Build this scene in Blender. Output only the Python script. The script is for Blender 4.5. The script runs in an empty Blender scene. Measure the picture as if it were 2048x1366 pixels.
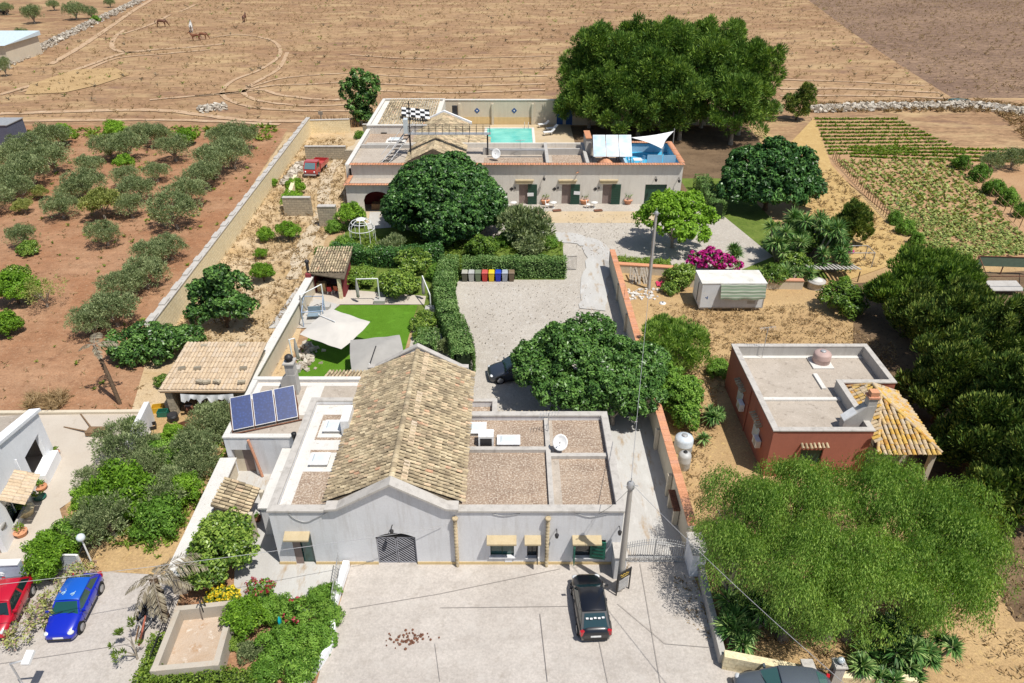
import bpy, math, random
import numpy as np
from mathutils import Vector, Matrix
random.seed(7)
RNG = np.random.default_rng(11)
S = bpy.context.scene
C = S.collection
R = math.radians
PI = math.pi
# ---------------------------------------------------------------- camera
CAM_H, FPX, PITCH = 32.0, 1444.0, R(31.9)
cd = bpy.data.cameras.new("camera")
cam = bpy.data.objects.new("camera", cd)
C.objects.link(cam)
cam.location = (0, 0, CAM_H)
cam.rotation_euler = (R(90) - PITCH, 0, 0)
cd.sensor_width = 36.0
cd.lens = 36.0 * FPX / 2048.0
cd.clip_start, cd.clip_end = 0.5, 4000
S.camera = cam
# ---------------------------------------------------------------- light
SUN_DIR = Vector((0.36, -0.30, 1.0)).normalized()          # towards the sun
EL = math.asin(SUN_DIR.z)
AZ = math.atan2(SUN_DIR.x, SUN_DIR.y)
W = bpy.data.worlds.new("World")
S.world = W
W.use_nodes = True
wn = W.node_tree
sky = wn.nodes.new("ShaderNodeTexSky")
sky.sky_type = 'NISHITA'
sky.sun_disc = False
sky.sun_elevation = EL
sky.sun_rotation = AZ
sky.air_density, sky.dust_density, sky.ozone_density = 1.0, 1.2, 1.0
wn.links.new(sky.outputs[0], wn.nodes["Background"].inputs[0])
wn.nodes["Background"].inputs[1].default_value = 0.09
sl = bpy.data.lights.new("sun", 'SUN')
sl.energy = 4.7
sl.angle = R(0.53)
sl.color = (1.0, 0.96, 0.89)
so = bpy.data.objects.new("sun", sl)
C.objects.link(so)
so.location = (30, -20, 90)
so.rotation_euler = (-SUN_DIR).to_track_quat('-Z', 'Y').to_euler()
vs = S.view_settings
vs.view_transform = 'Standard'
vs.look = 'None'
vs.gamma = 1.0
vs.exposure = 0.06
vs.use_curve_mapping = False
S.cycles.max_bounces = 6
S.cycles.transparent_max_bounces = 6
S.cycles.use_denoising = True
# ---------------------------------------------------------------- placing: a point of the photograph and its height -> the place it stands
def P(u, v, z=0.0):
 a, b = (u - 1024) / FPX, (v - 683) / FPX
 s, c = math.sin(PITCH), math.cos(PITCH)
 t = (CAM_H - z) / (s + b * c)
 return Vector((a * t, (c - b * s) * t, z))
def mpp(u, v, z=0.0):
 """metres per photograph pixel at that point"""
 b = (v - 683) / FPX
 return (CAM_H - z) / (math.sin(PITCH) + b * math.cos(PITCH)) / FPX
# ---------------------------------------------------------------- objects
ROOT = {}
def tag(o, label=None, cat=None, group=None, kind=None):
 if label: o['label'] = label
 if cat: o['category'] = cat
 if group: o['group'] = group
 if kind: o['kind'] = kind
 return o
def thing(name, label, cat, loc=(0, 0, 0), rz=0.0, group=None, scale=1.0):
 o = bpy.data.objects.new(name, None)
 o.empty_display_size = 0.3
 C.objects.link(o)
 o.location = loc
 o.rotation_euler = (0, 0, rz)
 if not isinstance(scale, (tuple, list)): scale = (scale,) * 3
 o.scale = scale
 tag(o, label, cat, group)
 ROOT[o] = Matrix.LocRotScale(Vector(loc), Matrix.Rotation(rz, 3, 'Z'), Vector(scale))
 return o
def link(name, me, parent=None, loc=None):
 o = bpy.data.objects.new(name, me)
 C.objects.link(o)
 if parent is not None:
  o.parent = parent
  ROOT[o] = ROOT.get(parent, Matrix())
 if loc is not None: o.location = loc
 return o
def copy_tree(o, parent=None, loc=None, rz=None, label=None):
 c = o.copy()
 C.objects.link(c)
 if parent is not None: c.parent = parent
 if loc is not None: c.location = loc
 if rz is not None: c.rotation_euler = (0, 0, rz)
 if label: c['label'] = label
 for ch in list(o.children): copy_tree(ch, c)
 return c
class MB:
 """collects faces and links them as one mesh object"""
 def __init__(s):
  s.v, s.f, s.m, s.t, s.sm, s.g = [], [], [], [], [], []
  s.k = 0
  s.ct = 0.5
 def add(s, vs, fs, mi=0, smooth=False):
  b = len(s.v)
  s.v.extend([tuple(x) for x in vs])
  for f in fs:
   s.f.append([b + i for i in f]); s.m.append(mi); s.t.append(s.ct); s.sm.append(smooth); s.g.append(s.k)
  s.k += 1
  return s
 def quad(s, a, b, c, d, mi=0):
  return s.add([a, b, c, d], [(0, 1, 2, 3)], mi)
 def poly(s, pts, mi=0):
  return s.add(pts, [tuple(range(len(pts)))], mi)
 def box(s, x0, y0, z0, x1, y1, z1, mi=0):
  x0, x1 = min(x0, x1), max(x0, x1); y0, y1 = min(y0, y1), max(y0, y1); z0, z1 = min(z0, z1), max(z0, z1)
  return s.add([(x0, y0, z0), (x1, y0, z0), (x1, y1, z0), (x0, y1, z0), (x0, y0, z1), (x1, y0, z1), (x1, y1, z1), (x0, y1, z1)],
                     [(3, 2, 1, 0), (4, 5, 6, 7), (0, 1, 5, 4), (1, 2, 6, 5), (2, 3, 7, 6), (3, 0, 4, 7)], mi)
 def obox(s, c, sx, sy, sz, rz=0.0, rx=0.0, ry=0.0, mi=0):
  """box of that size centred on c, turned"""
  m = Matrix.Rotation(rz, 3, 'Z') @ Matrix.Rotation(ry, 3, 'Y') @ Matrix.Rotation(rx, 3, 'X')
  c = Vector(c)
  vs = [c + m @ Vector((x * sx / 2, y * sy / 2, z * sz / 2)) for z in (-1, 1) for x, y in ((-1, -1), (1, -1), (1, 1), (-1, 1))]
  return s.add(vs, [(3, 2, 1, 0), (4, 5, 6, 7), (0, 1, 5, 4), (1, 2, 6, 5), (2, 3, 7, 6), (3, 0, 4, 7)], mi)
 def prism(s, pts, z0, z1, mi=0, top=None):
  """plan outline (counter-clockwise) raised from z0 to z1"""
  n = len(pts)
  ar = sum(pts[i][0] * pts[(i + 1) % n][1] - pts[(i + 1) % n][0] * pts[i][1] for i in range(n))
  if ar < 0: pts = pts[::-1]
  vs = [(p[0], p[1], z0) for p in pts] + [(p[0], p[1], z1) for p in pts]
  s.add(vs, [tuple(range(n))[::-1]] + [(i, (i + 1) % n, n + (i + 1) % n, n + i) for i in range(n)], mi)
  return s.add([(p[0], p[1], z1) for p in pts], [tuple(range(n))], mi if top is None else top)
 def wall(s, a, b, th, z0, z1, mi=0, z1b=None):
  """straight wall from a to b in plan; the top may slope to z1b"""
  a, b = Vector((a[0], a[1])), Vector((b[0], b[1]))
  d = (b - a).normalized(); n = Vector((-d.y, d.x)) * th / 2
  z1b = z1 if z1b is None else z1b
  q = [a + n, a - n, b - n, b + n]
  zt = [z1, z1, z1b, z1b]
  vs = [(p.x, p.y, z0) for p in q] + [(p.x, p.y, z) for p, z in zip(q, zt)]
  return s.add(vs, [(3, 2, 1, 0), (4, 5, 6, 7), (0, 1, 5, 4), (1, 2, 6, 5), (2, 3, 7, 6), (3, 0, 4, 7)], mi)
 def tube(s, pts, r, n=6, mi=0, cap=True, r1=None, smooth=True):
  pts = [Vector(p) for p in pts]
  k = len(pts)
  rs = r if isinstance(r, (list, tuple)) else [r + ((r1 if r1 is not None else r) - r) * i / max(1, k - 1) for i in range(k)]
  vs = []
  up = Vector((0.13, 0.27, 0.95))
  for i, p in enumerate(pts):
   d = (pts[min(i + 1, k - 1)] - pts[max(i - 1, 0)]).normalized()
   x = d.cross(up)
   if x.length < 1e-3: x = d.cross(Vector((1, 0, 0)))
   x.normalize(); y = d.cross(x)
   vs += [p + (x * math.cos(2 * PI * j / n) + y * math.sin(2 * PI * j / n)) * rs[i] for j in range(n)]
  fs = [(i * n + j, i * n + (j + 1) % n, (i + 1) * n + (j + 1) % n, (i + 1) * n + j) for i in range(k - 1) for j in range(n)]
  s.add(vs, fs, mi, smooth)
  if cap:
   s.add(vs[:n], [tuple(range(n))[::-1]], mi); s.add(vs[-n:], [tuple(range(n))], mi)
  return s
 def lathe(s, c, prof, n=16, mi=0, sx=1.0, sy=1.0):
  c = Vector(c)
  vs = [c + Vector((r * math.cos(2 * PI * j / n) * sx, r * math.sin(2 * PI * j / n) * sy, z)) for r, z in prof for j in range(n)]
  fs = [(i * n + j, i * n + (j + 1) % n, (i + 1) * n + (j + 1) % n, (i + 1) * n + j) for i in range(len(prof) - 1) for j in range(n)]
  s.add(vs, fs, mi, True)
  s.add(vs[:n], [tuple(range(n))[::-1]], mi); s.add(vs[-n:], [tuple(range(n))], mi)
  return s
 def ball(s, c, r, n=10, mi=0, sz=1.0):
  pr = [(max(1e-3, r * math.sin(PI * i / (n // 2 + 1))), -r * sz * math.cos(PI * i / (n // 2 + 1))) for i in range(n // 2 + 2)]
  return s.lathe(c, pr, n, mi)
 def xf(s, M, start=0):
  """transform everything added since vertex number start"""
  for i in range(start, len(s.v)): s.v[i] = tuple(M @ Vector(s.v[i]))
  return s
 def mesh(s, name, mats, parent=None, world=True):
  me = bpy.data.meshes.new(name)
  vs = s.v
  if parent is not None and world:
   mi = ROOT.get(parent, Matrix()).inverted()
   vs = [tuple(mi @ Vector(x)) for x in s.v]
  me.from_pydata(vs, [], s.f)
  for m in (mats if isinstance(mats, (list, tuple)) else [mats]): me.materials.append(m)
  me.polygons.foreach_set("material_index", s.m)
  me.polygons.foreach_set("use_smooth", s.sm)
  at = me.attributes.new("tint", 'FLOAT', 'FACE')
  at.data.foreach_set("value", s.t)
  me.update()
  return me
 def each(s, name, mats, parent=None, world=True):
  """every separately added solid becomes an object of its own"""
  out = []
  for k in range(s.k):
   b = MB()
   idx = {}
   for f, m, g, sm in zip(s.f, s.m, s.g, s.sm):
    if g != k: continue
    for i in f:
     if i not in idx: idx[i] = len(b.v); b.v.append(s.v[i])
    b.f.append([idx[i] for i in f]); b.m.append(m); b.t.append(0.5); b.sm.append(sm)
   if b.f: out.append(b.build(name, mats, parent, world))
  return out
 def build(s, name, mats, parent=None, world=True):
  return link(name, s.mesh(name, mats, parent, world), parent)
# ---------------------------------------------------------------- materials
def nt(name):
 m = bpy.data.materials.new(name)
 m.use_nodes = True
 t = m.node_tree
 b = t.nodes["Principled BSDF"]
 return m, t, b
def col(c): return (c[0], c[1], c[2], 1.0)
def noise(t, scale, detail=5, rough=0.6, vec=None, dist=0.0):
 n = t.nodes.new("ShaderNodeTexNoise")
 n.inputs["Scale"].default_value = scale
 n.inputs["Detail"].default_value = detail
 n.inputs["Roughness"].default_value = rough
 n.inputs["Distortion"].default_value = dist
 if vec is not None: t.links.new(vec, n.inputs["Vector"])
 return n.outputs["Fac"]
def ramp(t, fac, stops):
 r = t.nodes.new("ShaderNodeValToRGB")
 e = r.color_ramp.elements
 while len(e) < len(stops): e.new(0.5)
 for i, (p, c) in enumerate(stops):
  e[i].position = p; e[i].color = col(c)
 t.links.new(fac, r.inputs[0])
 return r.outputs[0]
def mixc(t, fac, a, b, mode='MIX'):
 m = t.nodes.new("ShaderNodeMix")
 m.data_type = 'RGBA'; m.blend_type = mode
 for s, x in ((0, fac), (6, a), (7, b)):
  if hasattr(x, 'is_linked'): t.links.new(x, m.inputs[s])
  elif isinstance(x, (int, float)): m.inputs[s].default_value = x
  else: m.inputs[s].default_value = col(x)
 return m.outputs[2]
def pos(t, mx=(1, 1, 1), rz=0.0):
 g = t.nodes.new("ShaderNodeNewGeometry")
 mp = t.nodes.new("ShaderNodeMapping")
 mp.inputs["Scale"].default_value = mx
 mp.inputs["Rotation"].default_value = (0, 0, rz)
 t.links.new(g.outputs["Position"], mp.inputs["Vector"])
 return mp.outputs[0]
def bump(t, b, h, strength=0.4, dist=0.05):
 n = t.nodes.new("ShaderNodeBump")
 n.inputs["Strength"].default_value = strength
 n.inputs["Distance"].default_value = dist
 t.links.new(h, n.inputs["Height"])
 t.links.new(n.outputs[0], b.inputs["Normal"])
def flat(name, c, rough=0.6, metal=0.0, spec=0.5, var=0.12, sc=3.0):
 """paint, plastic or metal with a little unevenness"""
 m, t, b = nt(name)
 n = noise(t, sc, 4, 0.6, pos(t))
 k = ramp(t, n, [(0.3, [x * (1 - var) for x in c]), (0.7, [min(1, x * (1 + var)) for x in c])])
 t.links.new(k, b.inputs["Base Color"])
 b.inputs["Roughness"].default_value = rough
 b.inputs["Metallic"].default_value = metal
 b.inputs["Specular IOR Level"].default_value = spec
 return m
def ground_mat(name, base, patch=None, psc=0.12, dark=None, dsc=2.5, dlo=0.52, dhi=0.62, light=None, lsc=3.7, llo=0.58, lhi=0.7, fine=9.0, famp=0.25, rough=0.95, bstr=0.5, mx=(1, 1, 1), rz=0.0, streak=0.0):
 """soil, gravel, straw: large patches, darker and lighter flecks, fine grain"""
 m, t, b = nt(name)
 v = pos(t, mx, rz)
 c = ramp(t, noise(t, psc, 6, 0.62, v, 0.6), [(0.36, base), (0.64, patch or base)])
 f = noise(t, fine, 4, 0.7, v)
 c = mixc(t, 1.0, c, ramp(t, f, [(0.25, [1 - famp] * 3), (0.75, [1 + famp] * 3)]), 'MULTIPLY')
 if streak:
  q = noise(t, 0.9, 6, 0.75, pos(t, (0.16, 1, 1), 0.08))
  c = mixc(t, 1.0, c, ramp(t, q, [(0.35, [1 - streak] * 3), (0.65, [1 + streak] * 3)]), 'MULTIPLY')
  q = noise(t, 0.7, 5, 0.8, v)
  c = mixc(t, 1.0, c, ramp(t, q, [(0.38, [1 - streak * .9, 1 - streak, 1 - streak]), (0.62, [1 + streak] * 3)]), 'MULTIPLY')
 if dark: c = mixc(t, ramp(t, noise(t, dsc, 7, 0.7, v), [(dlo, (0, 0, 0)), (dhi, (1, 1, 1))]), c, dark)
 if light: c = mixc(t, ramp(t, noise(t, lsc, 6, 0.7, v), [(llo, (0, 0, 0)), (lhi, (1, 1, 1))]), c, light)
 t.links.new(c, b.inputs["Base Color"])
 b.inputs["Roughness"].default_value = rough
 b.inputs["Specular IOR Level"].default_value = 0.15
 bump(t, b, f, bstr, 0.06)
 return m
def plaster(name, c, stain=None, sc=0.5, amt=0.5, low=None, rough=0.9):
 m, t, b = nt(name)
 v = pos(t)
 k = ramp(t, noise(t, sc, 6, 0.65, v), [(0.3, [x * 0.92 for x in c]), (0.7, [min(1, x * 1.05) for x in c])])
 if stain: k = mixc(t, ramp(t, noise(t, 1.0, 7, 0.7, pos(t, (2.6, 2.6, 0.3))), [(0.48, (0, 0, 0)), (0.76, (amt * .8,) * 3)]), k, stain)
 f = noise(t, 14, 4, 0.7, v)
 k = mixc(t, 1.0, k, ramp(t, f, [(0.3, (0.94,) * 3), (0.7, (1.05,) * 3)]), 'MULTIPLY')
 t.links.new(k, b.inputs["Base Color"])
 b.inputs["Roughness"].default_value = rough
 b.inputs["Specular IOR Level"].default_value = 0.2
 bump(t, b, f, 0.25, 0.02)
 return m
def tint_fac(t):
 """piece-to-piece variation: a face attribute inside joined pieces, the object's random number on single ones"""
 a = t.nodes.new("ShaderNodeAttribute"); a.attribute_name = "tint"
 o = t.nodes.new("ShaderNodeObjectInfo")
 x = t.nodes.new("ShaderNodeMath"); x.operation = 'ADD'
 t.links.new(a.outputs["Fac"], x.inputs[0]); t.links.new(o.outputs["Random"], x.inputs[1])
 y = t.nodes.new("ShaderNodeMath"); y.operation = 'FRACT'
 t.links.new(x.outputs[0], y.inputs[0])
 return y.outputs[0]
def tile_mat(name, stops, lichen=None, lsc=2.2, llo=0.5, lhi=0.62, rough=0.9):
 m, t, b = nt(name)
 v = pos(t)
 c = ramp(t, tint_fac(t), stops)
 f = noise(t, 11, 5, 0.7, v)
 c = mixc(t, 1.0, c, ramp(t, f, [(0.25, (0.68,) * 3), (0.75, (1.25,) * 3)]), 'MULTIPLY')
 if lichen: c = mixc(t, ramp(t, noise(t, lsc, 6, 0.72, v), [(llo, (0, 0, 0)), (lhi, (0.85,) * 3)]), c, lichen)
 t.links.new(c, b.inputs["Base Color"])
 b.inputs["Roughness"].default_value = rough
 b.inputs["Specular IOR Level"].default_value = 0.15
 bump(t, b, f, 0.4, 0.02)
 return m
def block_mat(name, c1, c2, mortar, w=0.55, h=0.28, rz=0.0, bs=0.5):
 """tufa blockwork too far off to tell block from block"""
 m, t, b = nt(name)
 g = t.nodes.new("ShaderNodeNewGeometry")
 sp = t.nodes.new("ShaderNodeSeparateXYZ"); t.links.new(g.outputs["Position"], sp.inputs[0])
 ad = t.nodes.new("ShaderNodeMath"); ad.operation = 'ADD'
 t.links.new(sp.outputs[0], ad.inputs[0]); t.links.new(sp.outputs[1], ad.inputs[1])
 cb = t.nodes.new("ShaderNodeCombineXYZ")
 t.links.new(ad.outputs[0], cb.inputs[0]); t.links.new(sp.outputs[2], cb.inputs[1])
 k = t.nodes.new("ShaderNodeTexBrick")
 t.links.new(cb.outputs[0], k.inputs["Vector"])
 for n, x in (("Color1", c1), ("Color2", c2), ("Mortar", mortar)): k.inputs[n].default_value = col(x)
 k.inputs["Scale"].default_value = 1.0
 k.inputs["Brick Width"].default_value = w; k.inputs["Row Height"].default_value = h
 k.inputs["Mortar Size"].default_value = 0.018
 f = noise(t, 6, 5, 0.7, g.outputs["Position"])
 c = mixc(t, 1.0, k.outputs["Color"], ramp(t, f, [(0.25, (0.7,) * 3), (0.75, (1.2,) * 3)]), 'MULTIPLY')
 t.links.new(c, b.inputs["Base Color"])
 b.inputs["Roughness"].default_value = 0.95
 bump(t, b, f, bs, 0.04)
 return m
def leaf_mat(name, dark, mid, light, trans=0.22, rough=0.5, spec=0.35, k=1.85):
 m, t, b = nt(name)
 dark, mid, light = [(c[0] * k * 1.1, c[1] * k, c[2] * k * .78) if k != 1 else c for c in (dark, mid, light)]
 spec *= .6
 c = ramp(t, tint_fac(t), [(0.05, dark), (0.5, mid), (0.95, light)])
 t.links.new(c, b.inputs["Base Color"])
 b.inputs["Roughness"].default_value = rough
 b.inputs["Specular IOR Level"].default_value = spec
 tr = t.nodes.new("ShaderNodeBsdfTranslucent")
 t.links.new(mixc(t, 1.0, c, (1.5, 1.6, 0.6), 'MULTIPLY'), tr.inputs[0])
 mx = t.nodes.new("ShaderNodeMixShader"); mx.inputs[0].default_value = trans
 t.links.new(b.outputs[0], mx.inputs[1]); t.links.new(tr.outputs[0], mx.inputs[2])
 t.links.new(mx.outputs[0], t.nodes["Material Output"].inputs[0])
 return m
def glass(name, c=(0.02, 0.03, 0.035), rough=0.06):
 m, t, b = nt(name)
 b.inputs["Base Color"].default_value = col(c)
 b.inputs["Roughness"].default_value = rough
 b.inputs["Specular IOR Level"].default_value = 0.9
 return m
M = {}
M['field'] = ground_mat('dry_field_soil', (0.275, 0.165, 0.092), (0.36, 0.235, 0.13), 0.04, (0.205, 0.12, 0.085), 0.22, 0.53, 0.72, (0.47, 0.335, 0.18), 0.16, 0.5, 0.68, 3.0, 0.42, mx=(0.45, 1, 1), rz=0.1, streak=0.2)
M['ploughed'] = ground_mat('ploughed_soil', (0.195, 0.128, 0.088), (0.262, 0.175, 0.115), 0.05, (0.085, 0.058, 0.05), 1.3, 0.53, 0.66, (0.36, 0.25, 0.15), 0.6, 0.62, 0.78, 4.0, 0.42, mx=(0.7, 1, 1), rz=0.15, streak=0.25)
M['red_soil'] = ground_mat('red_soil', (0.305, 0.152, 0.08), (0.37, 0.215, 0.125), 0.14, (0.20, 0.10, 0.055), 1.2, 0.52, 0.75, (0.45, 0.31, 0.20), 3.5, 0.56, 0.72, 8.0, 0.32, streak=0.1)
M['yard'] = ground_mat('dry_yard_grass', (0.45, 0.315, 0.165), (0.55, 0.43, 0.28), 0.22, (0.20, 0.12, 0.06), 1.4, 0.56, 0.68, (0.55, 0.44, 0.29), 0.9, 0.58, 0.76, 8.0, 0.3)
M['straw'] = ground_mat('straw_ground', (0.47, 0.325, 0.165), (0.38, 0.25, 0.125), 0.2, (0.22, 0.12, 0.045), 2.4, 0.58, 0.72, (0.63, 0.45, 0.19), 3.0, 0.56, 0.72, 9.0, 0.28)
M['golden'] = ground_mat('golden_straw_path', (0.50, 0.345, 0.145), (0.45, 0.30, 0.125), 0.4, (0.36, 0.22, 0.09), 1.2, 0.56, 0.75, (0.58, 0.43, 0.21), 1.6, 0.54, 0.72, 9.0, 0.25)
M['gravel'] = ground_mat('pale_gravel', (0.41, 0.37, 0.32), (0.47, 0.43, 0.375), 0.2, (0.27, 0.23, 0.19), 3.5, 0.6, 0.75, (0.56, 0.54, 0.50), 2.0, 0.55, 0.75, 12.0, 0.3, mx=(1, 0.8, 1))
M['concrete'] = ground_mat('forecourt_concrete', (0.43, 0.39, 0.35), (0.475, 0.435, 0.395), 0.22, (0.35, 0.31, 0.27), 1.5, 0.54, 0.74, (0.50, 0.465, 0.425), 0.9, 0.54, 0.76, 9.0, 0.2, 0.9, 0.15, streak=0.05)
M['pale_concrete'] = ground_mat('driveway_concrete', (0.44, 0.42, 0.395), (0.50, 0.49, 0.465), 0.25, (0.36, 0.26, 0.16), 0.9, 0.54, 0.7, (0.58, 0.57, 0.55), 0.7, 0.55, 0.75, 14.0, 0.08, 0.9, 0.15, mx=(1.6, 0.5, 1))
M['patio'] = ground_mat('patio_screed', (0.48, 0.42, 0.35), (0.53, 0.475, 0.405), 0.3, (0.40, 0.34, 0.27), 1.1, 0.58, 0.75, None, 1, 0, 1, 14.0, 0.08, 0.9, 0.15)
M['dirt_track'] = ground_mat('pale_dirt', (0.55, 0.46, 0.34), (0.50, 0.40, 0.27), 0.5, (0.36, 0.26, 0.16), 2.5, 0.6, 0.72, (0.62, 0.55, 0.44), 2.2, 0.57, 0.74, 9.0, 0.25)
M['shaded_needle_litter'] = ground_mat('shaded_needle_litter', (0.13, 0.085, 0.05), (0.20, 0.135, 0.08), 0.3, (0.06, 0.045, 0.03), 2.5, 0.55, 0.7, (0.30, 0.22, 0.14), 3.0, 0.62, 0.75)  # brown needles and soil, darkened in colour for the shade under the trees
M['lawn'] = ground_mat('artificial_lawn', (0.085, 0.19, 0.012), (0.10, 0.22, 0.018), 0.3, (0.05, 0.14, 0.005), 1.6, 0.55, 0.7, (0.115, 0.26, 0.02), 1.2, 0.55, 0.7, 14.0, 0.4, 0.8, 0.5)
M['weedy_grass'] = ground_mat('garden_grass', (0.10, 0.15, 0.025), (0.15, 0.2, 0.04), 0.5, (0.05, 0.07, 0.02), 2.5, 0.55, 0.7, (0.30, 0.25, 0.10), 2.0, 0.6, 0.75, 16.0, 0.3)
M['plot_soil'] = ground_mat('vegetable_plot_soil', (0.38, 0.225, 0.12), (0.44, 0.28, 0.155), 0.2, (0.24, 0.14, 0.08), 2.0, 0.58, 0.75, None, 1, 0, 1, 9.0, 0.25)
M['deck'] = ground_mat('pool_deck', (0.49, 0.38, 0.235), (0.53, 0.425, 0.29), 0.4, None, 1, 0, 1, None, 1, 0, 1, 14.0, 0.08, 0.85, 0.1)
M['roof_gravel'] = ground_mat('roof_gravel', (0.30, 0.218, 0.158), (0.36, 0.272, 0.20), 0.5, (0.19, 0.13, 0.10), 8.5, 0.54, 0.64, (0.57, 0.485, 0.39), 9.5, 0.5, 0.6, 18.0, 0.35, streak=0.12)
M['roof_screed'] = ground_mat('roof_screed', (0.40, 0.345, 0.285), (0.47, 0.41, 0.345), 0.5, (0.25, 0.21, 0.175), 2.5, 0.56, 0.72, (0.55, 0.49, 0.42), 3.0, 0.57, 0.72, 16.0, 0.18)
M['roof_lime'] = ground_mat('roof_limewash', (0.62, 0.60, 0.56), (0.68, 0.66, 0.62), 0.5, (0.42, 0.38, 0.33), 3.0, 0.58, 0.72, None, 1, 0, 1, 16.0, 0.12)
M['lime_wall'] = plaster('pale_grey_plaster', (0.69, 0.69, 0.70), (0.42, 0.39, 0.36), 0.4, 0.7)
M['coping'] = plaster('weathered_coping', (0.50, 0.47, 0.43), (0.20, 0.18, 0.16), 1.5, 0.75)
M['cream_wall'] = plaster('cream_plaster', (0.62, 0.55, 0.43), (0.42, 0.34, 0.24), 0.4, 0.45)
M['buff_wall'] = plaster('buff_plaster', (0.68, 0.64, 0.575), (0.45, 0.39, 0.32), 0.4, 0.7)
M['white_wall'] = plaster('white_plaster', (0.86, 0.87, 0.89), (0.62, 0.62, 0.62), 0.5, 0.3)
M['ochre_trim'] = plaster('ochre_stone_trim', (0.66, 0.50, 0.26), (0.45, 0.32, 0.16), 1.5, 0.5)
M['tufa_trim'] = plaster('tufa_lintel', (0.50, 0.41, 0.26), (0.42, 0.30, 0.15), 2.5, 0.6)
M['red_wall'] = plaster('brick_red_plaster', (0.42, 0.155, 0.105), (0.26, 0.10, 0.075), 0.5, 0.4)
M['maroon_wall'] = plaster('maroon_plaster', (0.23, 0.045, 0.05), (0.16, 0.04, 0.04), 0.6, 0.4)
M['cement'] = plaster('bare_cement', (0.46, 0.44, 0.41), (0.28, 0.25, 0.22), 0.8, 0.6)
M['cistern'] = plaster('cistern_render', (0.47, 0.42, 0.35), (0.42, 0.30, 0.20), 0.8, 0.6)
M['cistern_floor'] = ground_mat('cistern_floor', (0.46, 0.34, 0.24), (0.52, 0.42, 0.33), 0.6, (0.40, 0.24, 0.13), 1.6, 0.58, 0.75, (0.68, 0.62, 0.54), 1.9, 0.58, 0.7, 14, 0.1)
M['tufa'] = block_mat('tufa_blocks', (0.76, 0.64, 0.40), (0.82, 0.71, 0.47), (0.64, 0.52, 0.32))
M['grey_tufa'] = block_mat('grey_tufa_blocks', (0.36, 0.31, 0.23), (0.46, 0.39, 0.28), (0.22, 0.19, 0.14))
M['tile_dark'] = flat('mossy_tile_channel', (0.13, 0.105, 0.075), 0.95, 0, 0.1, 0.3, 3)
M['tile'] = tile_mat('old_clay_tile', [(0.0, (0.27, 0.21, 0.135)), (0.15, (0.56, 0.455, 0.29)), (0.32, (0.38, 0.305, 0.195)), (0.5, (0.64, 0.53, 0.35)), (0.64, (0.29, 0.23, 0.15)), (0.8, (0.53, 0.43, 0.275)), (0.97, (0.66, 0.50, 0.33)), (0.995, (0.56, 0.33, 0.21))], (0.17, 0.135, 0.095), 0.9, 0.49, 0.7)
M['tile_pale'] = tile_mat('pale_clay_tile', [(0.0, (0.48, 0.37, 0.255)), (0.5, (0.60, 0.465, 0.315)), (1.0, (0.55, 0.45, 0.34))], (0.36, 0.27, 0.19), 1.2, 0.6, 0.75)
M['tile_yellow'] = tile_mat('lichened_yellow_tile', [(0.0, (0.54, 0.28, 0.07)), (0.3, (0.64, 0.42, 0.10)), (0.5, (0.50, 0.37, 0.23)), (0.75, (0.58, 0.46, 0.30)), (1.0, (0.62, 0.40, 0.10))], (0.50, 0.43, 0.35), 2.0, 0.5, 0.64)
M['terracotta'] = tile_mat('terracotta', [(0.0, (0.52, 0.235, 0.125)), (0.5, (0.64, 0.31, 0.175)), (1.0, (0.57, 0.29, 0.19))], (0.38, 0.20, 0.13), 1.5, 0.6, 0.75)
M['white_paint'] = flat('white_paint', (0.78, 0.78, 0.77), 0.5)
M['grey_metal'] = flat('galvanised_metal', (0.42, 0.42, 0.42), 0.45, 0.3)
M['dark_metal'] = flat('dark_iron', (0.035, 0.033, 0.035), 0.55, 0.2)
M['rust'] = flat('rusty_iron', (0.17, 0.075, 0.045), 0.85, 0.0, 0.3, 0.4, 6)
M['black'] = flat('black_plastic', (0.015, 0.015, 0.016), 0.5)
M['rubber'] = flat('tyre_rubber', (0.02, 0.02, 0.02), 0.85, 0, 0.2)
M['dark_void'] = flat('dark_interior', (0.02, 0.018, 0.016), 0.9, 0, 0.1)
M['green_door'] = flat('dark_green_paint', (0.012, 0.055, 0.035), 0.5)
M['teal_shutter'] = flat('teal_green_paint', (0.012, 0.13, 0.085), 0.45)
M['brown_door'] = flat('brown_curtain', (0.24, 0.18, 0.16), 0.8)
M['wood'] = flat('old_wood', (0.22, 0.14, 0.08), 0.85, 0, 0.2, 0.3, 7)
M['bamboo'] = flat('dry_cane', (0.42, 0.27, 0.14), 0.85, 0, 0.2, 0.35, 5)
M['bark'] = flat('bark', (0.13, 0.09, 0.06), 0.95, 0, 0.1, 0.35, 8)
M['pale_bark'] = flat('pale_bark', (0.30, 0.26, 0.21), 0.95, 0, 0.1, 0.3, 8)
M['track'] = ground_mat('worn_track', (0.50, 0.355, 0.23), (0.42, 0.28, 0.17), 0.3, (0.34, 0.205, 0.125), 0.5, 0.56, 0.7, (0.58, 0.46, 0.33), 0.9, 0.55, 0.7, 4.0, 0.2)
M['pole'] = plaster('pole_concrete', (0.40, 0.37, 0.33), (0.26, 0.23, 0.2), 1.0, 0.5)
M['glass'] = glass('window_glass')
M['teal_glass'] = glass('teal_glass', (0.01, 0.06, 0.055), 0.1)
M['skylight'] = flat('skylight_dome', (0.62, 0.68, 0.70), 0.25, 0, 0.6, 0.05)
M['canvas'] = flat('cream_canvas', (0.55, 0.52, 0.475), 0.85, 0, 0.2, 0.05, 1.5)
M['grey_canvas'] = flat('grey_canvas', (0.36, 0.345, 0.32), 0.85, 0, 0.2, 0.06, 1.5)
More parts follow.
